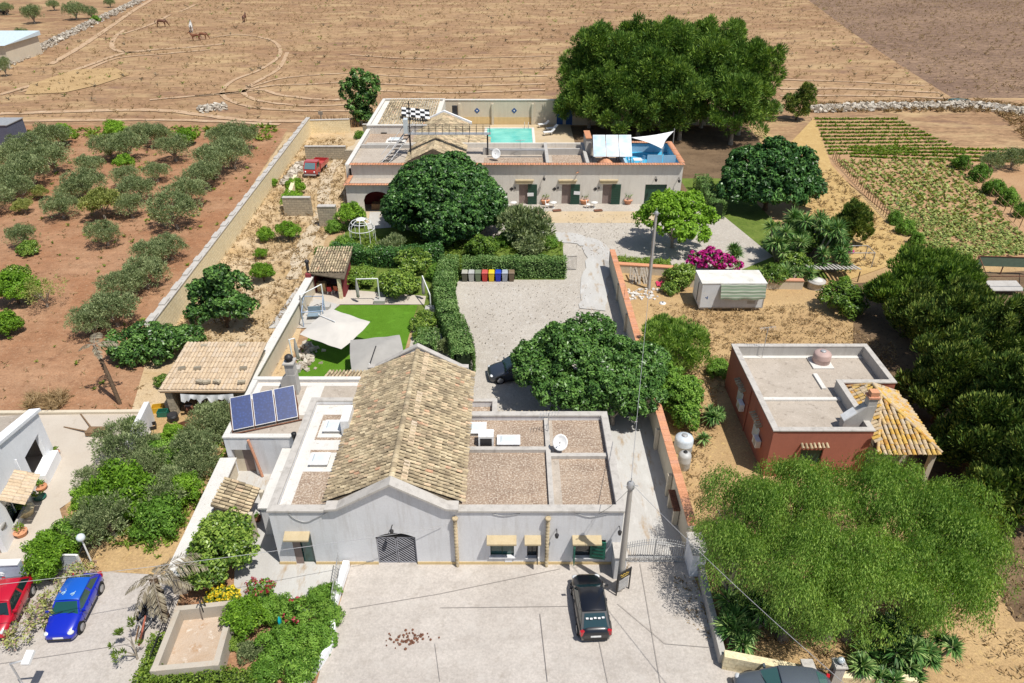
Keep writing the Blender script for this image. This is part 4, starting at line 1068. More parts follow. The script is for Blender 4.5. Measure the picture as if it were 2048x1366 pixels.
wall_thing('ruined_wall', 'dark grey block wall beside the guest house flat roof', (-22.8, 97.5), (-19.9, 97.5), .4, 2.1, M['grey_tufa'])
wall_thing('boundary_wall', 'pale rendered wall along the left side of the lawn', (-19.0, 42), (-18.6, 60), .35, 1.9, M['cream_wall'], cap=M['roof_lime'], capw=.35)
wall_thing('boundary_wall', 'broad pale wall between farmhouse courtyard and garden trees', (-18.0, 35.0), (-17.75, 25.7), .7, 1.45, M['cream_wall'], cap=M['roof_lime'], capw=.35)
wall_thing('boundary_wall', 'cream wall beside the tiled shed and the junk yard', (-25.6, 40.7), (-25.0, 36.2), .35, 1.7, M['lime_wall'])
wall_thing('kerb', 'low stone kerb between red grove soil and white house patio', (-56, 41.2), (-26, 41.6), .3, .25, M['cream_wall'], 'kerb')
# drive wall with its row of terracotta tiles, every tile a part
dw = thing('drive_wall', 'long cream wall along the drive topped with terracotta tiles', 'wall', (9.95, 46, 0))
b = MB(); b.wall((10.02, 28.6), (9.95, 45.7), .32, 0, 2.15); b.wall((9.95, 46.0), (9.85, 65), .32, 0, 2.15); b.each('wall_body', M['cream_wall'], dw)
coping_tiles(dw, (10.02, 28.6), (9.95, 45.7), 2.15, .52, .3, M['terracotta'], 60)
coping_tiles(dw, (9.95, 46.0), (9.85, 65), 2.15, .52, .34, M['terracotta'], 60)
for y in (33.2, 37.6, 41.2, 48, 53, 58.5):
 b = MB(); b.box(9.55, y - .12, 0, 9.79, y + .12, 1.75); b.build('wall_pier', M['cream_wall'], dw)
b = MB(); b.box(9.45, 30.6, 1.25, 9.83, 32.3, 1.36); b.build('wall_shelf', M['rust'], dw)
b = MB(); b.box(9.5, 30.65, 0, 9.8, 30.85, 1.245); b.box(9.5, 32.05, 0, 9.8, 32.25, 1.245); b.each('shelf_leg', M['cream_wall'], dw)
# white pool wall
pw = thing('pool_wall', 'tall cream wall behind the swimming pool with blue diamond plaques', 'wall', (6, 117.8, 0))
b = MB(); b.box(-11.2, 117.7, 0, 30, 118.1, 3.9); b.build('wall_body', M['cream_wall'], pw)
b = MB(); b.box(-11.3, 117.62, 3.9, 30.1, 118.18, 4.0); b.build('coping', M['roof_lime'], pw)
b = MB()
for x in (-8.4, -3.1, 3.3): b.box(x - .18, 117.35, 0, x + .18, 117.695, 3.4)
b.each('pilaster', M['cream_wall'], pw)
b = MB(); b.box(-8.2, 117.66, 0, -3.3, 117.695, 1.3); b.box(-2.9, 117.66, 0, 3.1, 117.695, 1.25); b.each('dado', M['ochre_trim'], pw)
M['blue_paint'] = flat('blue_paint', (0.012, 0.075, 0.25), .55)
for x in (-5.6, .35):
 b = MB(); b.obox((x, 117.68, 2.3), .62, .04, .62, ry=R(45)); q = b.build('diamond_plaque', M['blue_paint'], pw)
 b = MB(); b.obox((x, 117.655, 2.3), .2, .02, .2, ry=R(45)); b.build('plaque_centre', M['white_paint'], q)
for x in (7.7, 9.2):
 b = MB(); b.box(x - .5, 117.64, .05, x + .5, 117.69, 2.7); b.build('blue_door', M['blue_paint'], pw)
b = MB(); b.box(-11.3, 100.5, 0, -11.0, 117.69, 2.0); b.build('return_wall', M['cream_wall'], pw)
wall_thing('boundary_wall', 'pale wall under the pines behind their trunks', (30.2, 117.9), (37, 117), .35, 3.2, M['cream_wall'])
# swimming pool
sheet('pool_deck', [(-8.2, 100.5), (9.4, 100.5), (9.4, 117.6), (-8.2, 117.6)], M['deck'], px=False)
b = MB()
px0, px1, py0, py1 = -3.9, 3.1, 104.0, 114.9
for q in ((px0 - .4, py0 - .4, px1 + .4, py0), (px0 - .4, py1, px1 + .4, py1 + .4), (px0 - .4, py0, px0, py1), (px1, py0, px1 + .4, py1)): b.box(q[0], q[1], .1, q[2], q[3], .26)
po = thing('swimming_pool', 'rectangular turquoise swimming pool in front of the tall cream wall', 'pool', (-.4, 109.5, 0))
b.each('pool_coping', M['roof_lime'], po)
m, t, p_ = nt('pool_water')
t.links.new(ramp(t, noise(t, 0.5, 3, .5, pos(t)), [(.35, (0.08, 0.50, 0.44)), (.65, (0.20, 0.66, 0.57))]), p_.inputs["Base Color"])
p_.inputs["Roughness"].default_value = .12
bump(t, p_, noise(t, 2.2, 4, .6, pos(t)), .5, .06)
M['pool_water'] = m
b = MB(); b.poly([(px0, py0, .2), (px1, py0, .2), (px1, py1, .2), (px0, py1, .2)]); b.build('pool_water', M['pool_water'], po)
b = MB()
for x in (2.0, 2.6): b.tube([(x, 115.5, .2), (x, 115.4, 1.1), (x, 115.0, 1.2), (x, 114.8, .3)], .04, 5)
b.build('pool_ladder', M['grey_metal'], po)
def lounger(loc, rz, label):
 t = thing('sun_lounger', label, 'sun lounger', loc, rz, 'sun loungers by the pool')
 b = MB(); b.box(-.35, -.9, .3, .35, .35, .38); b.build('seat', M['white_paint'], t, False)
 b = MB(); b.obox((0, .62, .55), .7, .75, .07, rx=R(42)); b.build('backrest', M['white_paint'], t, False)
 b = MB()
 for x in (-.3, .3):
  for y in (-.8, .3): b.box(x - .03, y - .03, 0, x + .03, y + .03, .3)
 b.each('leg', M['white_paint'], t, False)
lounger(P(1087, 252, .3), R(-70), 'white sun lounger furthest back, right of the pool')
lounger(P(1104, 260, .3), R(-70), 'white sun lounger in the middle, right of the pool')
lounger(P(1098, 268, .3), R(-75), 'white sun lounger nearest the guest house roof, right of the pool')
# ================================================================ solar collectors
M['collector'] = None
m, t, p_ = nt('collector_glass')
w = t.nodes.new("ShaderNodeTexVoronoi"); w.inputs["Scale"].default_value = 6.5; t.links.new(pos(t), w.inputs["Vector"])
c = mixc(t, noise(t, .35, 2, .5, pos(t)), (0.01, 0.045, 0.19), (0.025, 0.04, 0.13))
c = mixc(t, 1.0, c, ramp(t, w.outputs["Distance"], [(.1, (1.25,) * 3), (.6, (.8,) * 3)]), 'MULTIPLY')
t.links.new(c, p_.inputs["Base Color"]); p_.inputs["Roughness"].default_value = .35; p_.inputs["Specular IOR Level"].default_value = .25
M['collector'] = m
def collector(parent, o, ex, ey, ez, w, h, glassmat, th=.09):
 """tilted panel: o lower left corner, ex along, ey up the slope"""
 def q(x, y, z): return o + ex * x + ey * y + ez * z
 b = MB()
 vs = [q(x, y, z) for z in (0, th) for x, y in ((0, 0), (w, 0), (w, h), (0, h))]
 b.add(vs, [(3, 2, 1, 0), (4, 5, 6, 7), (0, 1, 5, 4), (1, 2, 6, 5), (2, 3, 7, 6), (3, 0, 4, 7)])
 f = b.build('solar_panel', M['grey_metal'], parent)
 b = MB(); e = .03
 b.add([q(x, y, th + .004) for x, y in ((e, e), (w - e, e), (w - e, h - e), (e, h - e))], [(0, 1, 2, 3)])
 b.build('panel_glass', glassmat, f)
sc_ = thing('solar_collector', 'rack of three dark blue solar collectors tilted on the annex roof', 'solar panel', (-15.5, 37, 2.9))
A = P(465, 862, 3.1); B_ = P(597, 834, 3.1); T0 = P(457, 796, 4.4); T1 = P(590, 772, 4.4)
ex = (B_ - A); W_ = ex.length; ex.normalize(); ey = ((T0 + T1) / 2 - (A + B_) / 2); Hh = ey.length; ey.normalize(); ez = ex.cross(ey).normalized()
for k in range(3): collector(sc_, A + ex * (k * W_ / 3 + .04), ex, ey, ez, W_ / 3 - .07, Hh, M['collector'])
b = MB(); b.tube([A - ex * .2 - ey * .25 + Vector((0, 0, .05)), B_ + ex * .2 - ey * .25 + Vector((0, 0, .05))], .05, 6); b.build('feed_pipe', M['rust'], sc_)
for k in range(4):
 a = A + ex * (k * W_ / 3)
 top = a + ey * Hh * .85 - ez * .06
 b = MB(); b.tube([a - ez * .06 - ey * .05, top], .03, 5); b.tube([top, Vector((top.x, top.y, 2.92))], .03, 5); b.tube([Vector((top.x, top.y, 2.95)), Vector((a.x, a.y, 2.95))], .03, 5); b.build('panel_strut', M['rust'], sc_)
sc2 = thing('solar_collector', 'rack of three pale solar collectors on the guest house roof beside the blue terrace', 'solar panel', (11, 86, 4.1))
m, t, p_ = nt('pale_collector_glass')
t.links.new(ramp(t, noise(t, .6, 3, .6, pos(t, (1, 1, 1.5))), [(.35, (0.22, 0.38, 0.55)), (.65, (0.48, 0.60, 0.70))]), p_.inputs["Base Color"]); p_.inputs["Roughness"].default_value = .3
M['pale_collector'] = m
A = Vector((9.75, 85.0, 5.1)); ex = Vector((1, 0, 0)); ey = Vector((0, .72, .69)); ez = ex.cross(ey)
for k in range(3): collector(sc2, A + ex * (k * 1.56), ex, ey, ez, 1.48, 2.9, M['pale_collector'])
b = MB()
for x in (9.7, 11.2, 12.8, 14.2): b.tube([(x, 85.0, 4.1), (x, 85.0, 5.1)], .05, 5); b.tube([(x, 87.0, 4.1), (x, 87.0, 7.0)], .05, 5); b.tube([(x, 85, 5.08), (x, 87.0, 7.0)], .05, 5)
b.build('panel_strut', M['dark_metal'], sc2)
b = MB(); b.box(9.0, 87.4, 4.06, 9.68, 90.5, 6.6); b.build('tank_cabinet', M['coping'], sc2)
b = MB(); b.box(8.95, 87.3, 6.6, 9.7, 90.6, 6.7); b.build('cabinet_top', M['terracotta'], sc2)
# ================================================================ tiled shed with the tarpaulin
sd = thing('tiled_shed', 'open shed of rough blocks under a pale corrugated tile roof', 'shed', (-21.8, 43.5, 0))
SX0, SX1, SY0, SY1 = -24.5, -18.9, 41.6, 46.5
b = MB()
for q in ((SX0, SY0 + .15, SX0 + .3, SY1), (SX1 - .3, SY0 + .15, SX1, SY1), (SX0 + .3, SY1 - .3, SX1 - .3, SY1), (SX0, SY0 - .3, SX0 + .5, SY0 + .14), (SX1 - .9, SY0 - .2, SX1, SY0 + .14)): b.box(q[0], q[1], 0, q[2], q[3], 2.3)
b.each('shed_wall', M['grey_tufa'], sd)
dn = Vector((0, -1, -.10)).normalized()
b = MB(); b.add([(SX0 - .3, SY1 + .2, 2.85), (SX1 + .2, SY1 + .2, 2.85), (SX1 + .2, SY0 - .5, 2.33), (SX0 - .3, SY0 - .5, 2.33), (SX0 - .3, SY1 + .2, 2.78), (SX1 + .2, SY1 + .2, 2.78), (SX1 + .2, SY0 - .5, 2.26), (SX0 - .3, SY0 - .5, 2.26)], [(0, 3, 2, 1), (4, 5, 6, 7), (0, 1, 5, 4), (1, 2, 6, 5), (2, 3, 7, 6), (3, 0, 4, 7)]); b.build('roof_deck', M['tile_pale'], sd)
fr = slope_frames((SX0 - .3, SY1 + .15, 2.87), (1, 0, 0), dn, .27, .6, 22, 9, .12, .6)
lay_tiles(sd, fr, TILE_P, M['tile_pale'], 198)
for k in range(9):
 b = MB(); b.obox((SX0 + .5 + k * .62 + random.uniform(-.2, .2), SY0 + random.choice((.2, 1.8, 4.6)), 2.62 + random.uniform(0, .04)), .5, .25, .16, rz=random.uniform(-.3, .3)); b.obj = b
 b.v = [(x, y, z + (.055 * (y - SY0))) for x, y, z in b.v]
 b.build('weight_stone', M['grey_tufa'], sd)
b = MB(); b.tube([(SX0 - .2, SY0 - .45, 2.2), (SX1 + .1, SY0 - .45, 2.2)], .07, 6); b.build('roof_beam', M['wood'], sd)
tp = thing('tarpaulin', 'white tarpaulin hanging in folds from the front of the tiled shed', 'tarpaulin', (-21.3, 41.1, 1.9))
b = MB(); n = 26; vs = []
for j in range(6):
 for i in range(n + 1):
  x = -23.2 + 3.7 * i / n
  sag = .55 + .18 * math.sin(i * .9) + .1 * math.sin(i * 2.3)
  vs.append((x, 41.02 - .12 * math.sin(i * 1.3 + j * .4) * (j / 5) - .1 - .05 * j / 5, 2.22 - sag * j / 5 - .1 * math.sin(PI * i / n) * (1 - j / 5)))
b.add(vs, [(j * (n + 1) + i, j * (n + 1) + i + 1, (j + 1) * (n + 1) + i + 1, (j + 1) * (n + 1) + i) for j in range(5) for i in range(n)], 0, True)
b.build('tarp_cloth', M['white_cloth'], tp)
# junk before the shed
def drum(loc, label, mat, r=.3, h=.88, nm='steel_drum'):
 t = thing(nm, label, 'barrel', loc)
 b = MB(); b.lathe((0, 0, 0), [(r, 0), (r, h * .33), (r * 1.04, h * .34), (r, h * .36), (r, h * .66), (r * 1.04, h * .67), (r, h * .69), (r, h), (r * .92, h)], 14); b.build('drum_body', mat, t, False)
 b = MB(); b.lathe((0, 0, h - .06), [(.01, 0), (r * .9, .0), (r * .9, .075)], 14); b.build('drum_lid', M['dark_metal'], t, False)
M['blue_plastic'] = flat('blue_plastic', (0.02, 0.12, 0.32), .5)
M['yellow_plastic'] = flat('yellow_plastic', (0.62, 0.38, 0.03), .5)
drum(P(430, 838), 'blue plastic drum beside the shed pier', M['blue_plastic'])
drum(P(382, 828), 'rusty steel drum left of the shed pier', M['rust'], .28, .8)
drum(P(348, 842), 'rusty black drum lying open in front of the shed', M['black'], .36, .6)
def crate(loc, rz, label, mat, sx=.6, sy=.45, h=.4, nm='crate', grp=None):
 t = thing(nm, label, 'crate', loc, rz, grp)
 b = MB(); b.box(-sx / 2, -sy / 2, 0, sx / 2, sy / 2, .04); b.build('crate_base', mat, t, False)
 b = MB()
 for q in ((-sx / 2, -sy / 2, sx / 2, -sy / 2 + .04), (-sx / 2, sy / 2 - .04, sx / 2, sy / 2), (-sx / 2, -sy / 2 + .04, -sx / 2 + .04, sy / 2 - .04), (sx / 2 - .04, -sy / 2 + .04, sx / 2, sy / 2 - .04)): b.box(q[0], q[1], .04, q[2], q[3], h)
 b.each('crate_side', mat, t, False)
crate(P(300, 858), .4, 'black plastic crate against the pale wall', M['black'], .9, .6, .35)
crate(P(318, 823), .2, 'yellow crate on the bench by the shed', M['yellow_plastic'], .8, .6, .5)
crate(P(372, 858), .6, 'rusty box frame in front of the shed', M['rust'], .8, .6, .5)
crate(P(328, 832), .1, 'green crate below the yellow one by the shed', M['teal_shutter'], .7, .5, .5)
# ================================================================ maroon barbecue hut
bh = thing('barbecue_hut', 'small maroon open-fronted hut under an old tiled roof', 'hut', (-17, 61.3, 0))
c1, c2, c3, c4 = Vector((-18.5, 60.0, 0)), Vector((-15.6, 59.1, 0)), Vector((-15.6, 62.6, 0)), Vector((-18.5, 63.3, 0))
b = MB(); b.wall(c1, c4, .25, 0, 2.2, 0, 2.7); b.wall(c4, c3, .25, 0, 2.7); b.wall(c2, c3, .25, 0, 2.1, 0, 2.6); b.each('hut_wall', M['maroon_wall'], bh)
e1, e2, e3, e4 = Vector((-18.8, 59.6, 2.3)), Vector((-15.2, 58.5, 2.25)), Vector((-15.2, 62.8, 2.95)), Vector((-18.7, 63.7, 2.95))
b = MB(); lo = Vector((0, 0, -.1)); b.add([e1, e2, e3, e4, e1 + lo, e2 + lo, e3 + lo, e4 + lo], [(0, 1, 2, 3), (7, 6, 5, 4), (0, 4, 5, 1), (1, 5, 6, 2), (2, 6, 7, 3), (3, 7, 4, 0)]); b.build('roof_deck', M['tile_dark'], bh)
dn = (e1 - e4).normalized(); al = (e3 - e4).normalized(); al = (al - dn * al.dot(dn)).normalized()
fr = slope_frames(e4 + Vector((0, 0, .04)), al, dn, .25, .42, 14, 10, .16, 1.6)
lay_tiles(bh, fr, TILE, M['tile'], 140)
b = MB(); b.box(-18.95, 59.3, 0, -18.45, 59.8, 2.3); b.build('flue_base', M['maroon_wall'], bh)
b = MB(); b.tube([(-18.75, 59.8, 2.3), (-18.75, 59.8, 3.3)], .14, 8); b.lathe((-18.75, 59.8, 3.3), [(.2, 0), (.24, .12), (.1, .25)], 8); b.build('flue_pipe', M['dark_metal'], bh)
b = MB(); b.box(-15.95, 58.75, 0, -15.65, 59.05, 2.15); b.build('hut_pillar', M['tufa'], bh)
b = MB(); b.box(-18.3, 60.2, 0, -17.5, 60.8, .9); b.build('hut_counter', M['ochre_trim'], bh)
def chair(loc, rz, label, mat, sc=1.0, grp=None):
 t = thing('chair', label, 'chair', loc, rz, grp)
 b = MB(); b.box(-.22, -.22, .42, .22, .22, .47); b.build('seat', mat, t, False)
 b = MB(); b.obox((0, .22, .7), .42, .04, .45, rx=R(-8)); b.build('backrest', mat, t, False)
 b = MB()
 for x in (-.19, .19):
  for y in (-.19, .19): b.box(x - .02, y - .02, 0, x + .02, y + .02, .42)
 b.each('leg', M['white_paint'], t, False)
 return t
M['red_plastic'] = flat('red_plastic', (0.5, 0.025, 0.03), .45)
M['orange_plastic'] = flat('orange_plastic', (0.55, 0.12, 0.04), .45)
chair((-17.0, 59.75, 0), R(180), 'red plastic chair with white legs in the maroon hut', M['red_plastic'])
chair((-16.4, 59.9, 0), R(170), 'orange plastic chair with white legs in the maroon hut', M['orange_plastic'])
# ================================================================ white box trailer
bx = thing('box_container', 'white refrigerated box body with a green striped shade cloth on its side', 'container', (19.6, 57.5, 0))
M['box_white'] = plaster('box_white_panel', (0.66, 0.68, 0.69), (0.45, 0.45, 0.40), .8, .4)
M['box_roof'] = ground_mat('box_roof_sheet', (0.60, 0.58, 0.52), (0.72, 0.72, 0.69), .5, (.42, .40, .32), 1.2, .58, .75, None, 1, 0, 1, 12, .08, .6, .05)
bx0, bx1, by0, by1 = 16.75, 22.45, 56.6, 59.2
b = MB(); b.box(bx0, by0, .35, bx1, by1, 2.72); b.build('box_body', M['box_white'], bx)
b = MB(); b.box(bx0 - .03, by0 - .03, 2.72, bx1 + .03, by1 + .03, 2.8); b.build('box_roof', M['box_roof'], bx)
b = MB(); b.box(bx0 - .02, by0 + .15, .5, bx0 - .003, by1 - .15, 2.6); d = b.build('rear_door', M['white_paint'], bx)
b = MB(); b.tube([(bx0 - .06, 57.5, .6), (bx0 - .06, 57.5, 2.5)], .03, 5); b.build('door_bar', M['dark_metal'], d)
b = MB()
for q in ((bx0 - .02, by0 - .02, .3, bx0 + .06, by0 - .003, 2.72), (bx1 - .06, by0 - .02, .3, bx1 + .02, by0 - .003, 2.72), (bx0 + .06, by0 - .02, .3, bx1 - .06, by0 - .003, .42)): b.box(*q)
b.each('edge_trim', M['grey_metal'], bx)
b = MB()
for x in (17.2, 21.8):
 for y in (56.9, 58.8): b.box(x - .2, y - .15, 0, x + .2, y + .15, .345)
b.each('support_block', M['cement'], bx)
M['shade_cloth'] = None
m, t, p_ = nt('striped_shade_cloth')
sp = t.nodes.new("ShaderNodeSeparateXYZ"); g_ = t.nodes.new("ShaderNodeNewGeometry"); t.links.new(g_.outputs["Position"], sp.inputs[0])
mm = t.nodes.new("ShaderNodeMath"); mm.operation = 'SINE'; m2 = t.nodes.new("ShaderNodeMath"); m2.operation = 'MULTIPLY'; m2.inputs[1].default_value = 24
t.links.new(sp.outputs[2], m2.inputs[0]); t.links.new(m2.outputs[0], mm.inputs[0])
t.links.new(ramp(t, mm.outputs[0], [(.3, (0.20, 0.26, 0.18)), (.6, (0.42, 0.44, 0.36))]), p_.inputs["Base Color"]); p_.inputs["Roughness"].default_value = .9
M['shade_cloth'] = m
b = MB(); n = 20; vs = []
for j in range(9):
 for i in range(n + 1):
  vs.append((18.4 + (3.95 * i / n), by0 - .04 - .5 * (j / 8) ** .8 - .05 * math.sin(j * 2.2) + .03 * math.sin(i * .8), 2.7 - 1.25 * j / 8 + .06 * math.sin(i * .7) * j / 8))
b.add(vs, [(j * (n + 1) + i, (j + 1) * (n + 1) + i, (j + 1) * (n + 1) + i + 1, j * (n + 1) + i + 1) for j in range(8) for i in range(n)], 0, True); b.build('shade_cloth', M['shade_cloth'], bx)
b = MB(); b.box(21.0, by0 - .015, .75, 21.7, by0 - .003, 1.05); b.build('vent_panel', M['cement'], bx)
b = MB(); b.add([(17.35, by0 - .008, 1.5), (17.42, by0 - .008, 1.5), (17.42, by0 - .008, 1.2), (17.35, by0 - .008, 1.2)], [(0, 3, 2, 1)]); b.obox((17.3, by0 - .008, 1.35), .25, .008, .06, ry=.5); b.build('side_mark', M['blue_paint'], bx)
# ================================================================ bins, poles, gate, sign
def bin_(loc, label, body, lid):
 t = thing('wheelie_bin', label, 'bin', loc, 0, 'bins lined up before the hedge')
 b = MB(); b.add([(x * .22, y * .24, .06) for x, y in ((-1, -1), (1, -1), (1, 1), (-1, 1))] + [(x * .28, y * .33, .98) for x, y in ((-1, -1), (1, -1), (1, 1), (-1, 1))], [(3, 2, 1, 0), (4, 5, 6, 7), (0, 1, 5, 4), (1, 2, 6, 5), (2, 3, 7, 6), (3, 0, 4, 7)]); b.build('bin_body', body, t, False)
 b = MB(); b.add([(x * .30, y * .36, .985) for x, y in ((-1, -1), (1, -1), (1, 1), (-1, 1))] + [(x * .24, y * .28, 1.1) for x, y in ((-1, -1), (1, -1), (1, 1), (-1, 1))], [(3, 2, 1, 0), (4, 5, 6, 7), (0, 1, 5, 4), (1, 2, 6, 5), (2, 3, 7, 6), (3, 0, 4, 7)]); b.build('bin_lid', lid, t, False)
 b = MB()
 for x in (-.24, .24):
  n0 = len(b.v); b.lathe((0, 0, -.03), [(.1, 0), (.1, .06)], 10); b.xf(Matrix.Translation((x, .26, .1)) @ Matrix.Rotation(R(90), 4, 'Y'), n0)
 b.build('wheel', M['rubber'], t, False)
 b = MB(); b.tube([(-.22, .4, 1.0), (.22, .4, 1.0)], .02, 5); b.build('handle', body, t, False)
BN = [('dark olive bin with a pale beige lid, at the hedge corner', (.10, .10, .07), (.45, .44, .38)), ('light grey bin beside the dark olive one', (.42, .42, .40), (.46, .46, .45)), ('olive green bin left of the red one', (.12, .16, .09), (.2, .24, .16)),
      ('bright red wheelie bin before the hedge', (.50, .035, .03), (.58, .10, .09)), ('bright yellow wheelie bin before the hedge', (.72, .48, .01), (.78, .56, .03)), ('bright blue wheelie bin before the hedge', (.01, .03, .42), (.02, .06, .5)),
      ('mid grey bin right of the blue one', (.30, .33, .38), (.38, .42, .48)), ('brown wheelie bin at the drive end of the row', (.14, .10, .06), (.22, .16, .10))]
for k, (lb, c1_, c2_) in enumerate(BN):
 p = P(930 + 13.3 * k, 562)
 bin_((p.x, p.y, 0), lb, flat('bin_plastic', c1_, .5), flat('bin_lid_plastic', c2_, .45))
def pole(base, top, label):
 t = thing('utility_pole', label, 'pole', base, 0, None)
 b = MB(); b.tube([base, top], .19, 12, 0, True, .12); b.build('pole_shaft', M['pole'], t)
 b = MB(); b.lathe(top + Vector((0, 0, -.35)), [(.15, 0), (.2, .05), (.2, .3), (.12, .42)], 10); b.tube([top, top + Vector((0, 0, .35))], .03, 5)
 for s in (-1, 1): b.tube([top + Vector((0, 0, -.1)), top + Vector((.35 * s, -.1, -.1))], .025, 5)
 b.build('pole_head', M['grey_metal'], t)
PB1, PT1 = P(1238, 1180), PY(1262, 966, 26.0)
PT1 = Vector((PT1.x, PT1.y, PT1.z))
PB2, PT2 = P(1297, 578), PY(1313, 424, 60.9)
pole(PB1, PT1, 'tall grey concrete pole at the corner of the farmhouse front')
pole(PB2, PT2, 'tall grey concrete pole behind the drive wall beside the white container')
def cable(name, label, a, b_, sag, r, mat):
 q = [a.lerp(b_, i / 16) - Vector((0, 0, sag * 4 * (i / 16) * (1 - i / 16))) for i in range(17)]
 b = MB(); b.tube(q, r, 4, 0, False); tag(b.build(name, mat), label, 'cable')
M['cable_grey'] = flat('cable_grey', (.35, .35, .36), .6)
cable('overhead_cable', 'overhead cable from the front pole to the pole by the container', PT1, PT2 + Vector((0, 0, -.2)), .9, .015, M['cable_grey'])
cable('overhead_cable', 'overhead cable from the front pole down to the lower right corner', PT1, Vector((14.5, 10.5, 9.0)), .5, .015, M['cable_grey'])
cable('overhead_cable', 'overhead cable crossing in front of the farmhouse to the left', Vector((-12, 20.5, 7.2)) + Vector((-26, -2.5, .4)), Vector((-3.8, FY - .05, 3.0)), .5, .015, M['cable_grey'])
cable('overhead_cable', 'thin drop cable from the front pole to the farmhouse wall', PT1 + Vector((0, 0, -.3)), Vector((4.6, FY - .05, 4.0)), .2, .011, M['dark_metal'])
gt = thing('drive_gate', 'grey wrought iron double gate closing the side drive', 'gate', (8, 27.9, 0))
GA, GB = 6.25, 9.62
for s in (0, 1):
 xa = GA + (GB - GA) / 2 * s + .02; xb = xa + (GB - GA) / 2 - .04
 ht = lambda x: 1.32 + .33 * math.sin(PI * (x - GA) / (GB - GA))
 b = MB()
 for k in range(14):
  x = xa + (xb - xa) * k / 13
  b.tube([(x, 27.9, .08), (x, 27.9, ht(x) + .2)], .017 if 0 < k < 13 else .03, 5)
  b.ball((x, 27.9, ht(x) + .22), .035, 6)
 for o in (0, -.16): b.tube([(xa + (xb - xa) * i / 8, 27.9, ht(xa + (xb - xa) * i / 8) + o) for i in range(9)], .025, 5)
 for z in (.08, .45): b.tube([(xa, 27.9, z), (xb, 27.9, z)], .028, 5)
 for k in range(6):
  cx = xa + (xb - xa) * (k + .5) / 6
  b.tube([(cx + .12 * math.cos(a * PI / 5), 27.88, .265 + .15 * math.sin(a * PI / 5)) for a in range(11)], .016, 4)
 b.build('gate_leaf', M['grey_metal'], gt)
M['pillar_white'] = M['white_wall']
def pillar(label, x0, y0, x1, y1, h, mat):
 t = thing('gate_pillar', label, 'pillar', ((x0 + x1) / 2, (y0 + y1) / 2, 0))
 b = MB(); b.box(x0, y0, 0, x1, y1, h); b.build('shaft', mat, t)
 b = MB(); b.box(x0 - .06, y0 - .06, h, x1 + .06, y1 + .06, h + .08); b.build('cap', M['coping'], t)
 return t
pillar('pale pillar of the drive gate on the farmhouse side', 5.55, 26.7, 6.15, 27.7, 1.7, M['lime_wall'])
t_ = pillar('white pillar of the drive gate on the pepper tree side', 9.75, 26.9, 10.5, 28.4, 1.75, M['white_wall'])
b = MB(); b.box(10.12, 26.87, .5, 10.42, 26.897, .95); b.build('letter_box', M['grey_metal'], t_)
sg = thing('sign_board', 'black hanging sign with gold emblem over grey plates between two posts', 'sign', (5.6, 25.4, 0))
s0, s1 = P(1232, 1192), P(1257, 1178)
b = MB()
dd = (s1 - s0)
b.tube([s0, s0 + Vector((0, 0, 1.75))], .04, 6); b.tube([s1, s1 + Vector((0, 0, 1.75))], .04, 6); b.tube([s0 + Vector((0, 0, 1.72)), s1 + Vector((0, 0, 1.72))], .03, 6); b.build('sign_frame', M['dark_metal'], sg)
an = math.atan2(dd.y, dd.x); mid = (s0 + s1) / 2
def sgb(z, w, h, o, nm, mt):
 n = Vector((dd.y, -dd.x, 0)).normalized() * o
 b = MB(); b.obox(mid + n + Vector((0, 0, z)), w, .03, h, rz=an); return b.build(nm, mt, sg)
sgb(1.42, dd.length * .9, .5, 0, 'sign_panel', M['black'])
for k in range(3): sgb(.98 - k * .27, dd.length * .75, .22, 0, 'sign_plate', M['grey_metal'])
M['gold'] = flat('gold_lettering', (.62, .42, .08), .45)
n = Vector((dd.y, -dd.x, 0)).normalized() * .025; e = dd.normalized()
b = MB()
pt = lambda x, z: mid + n + e * x + Vector((0, 0, z))
b.tube([pt(-.28 + .56 * i / 14, 1.50 + .055 * math.sin(i * 1.35)) for i in range(15)], .018, 4); b.tube([pt(-.22, 1.36), pt(.0, 1.33), pt(.24, 1.37)], .014, 4); b.build('sign_emblem', M['gold'], sg)
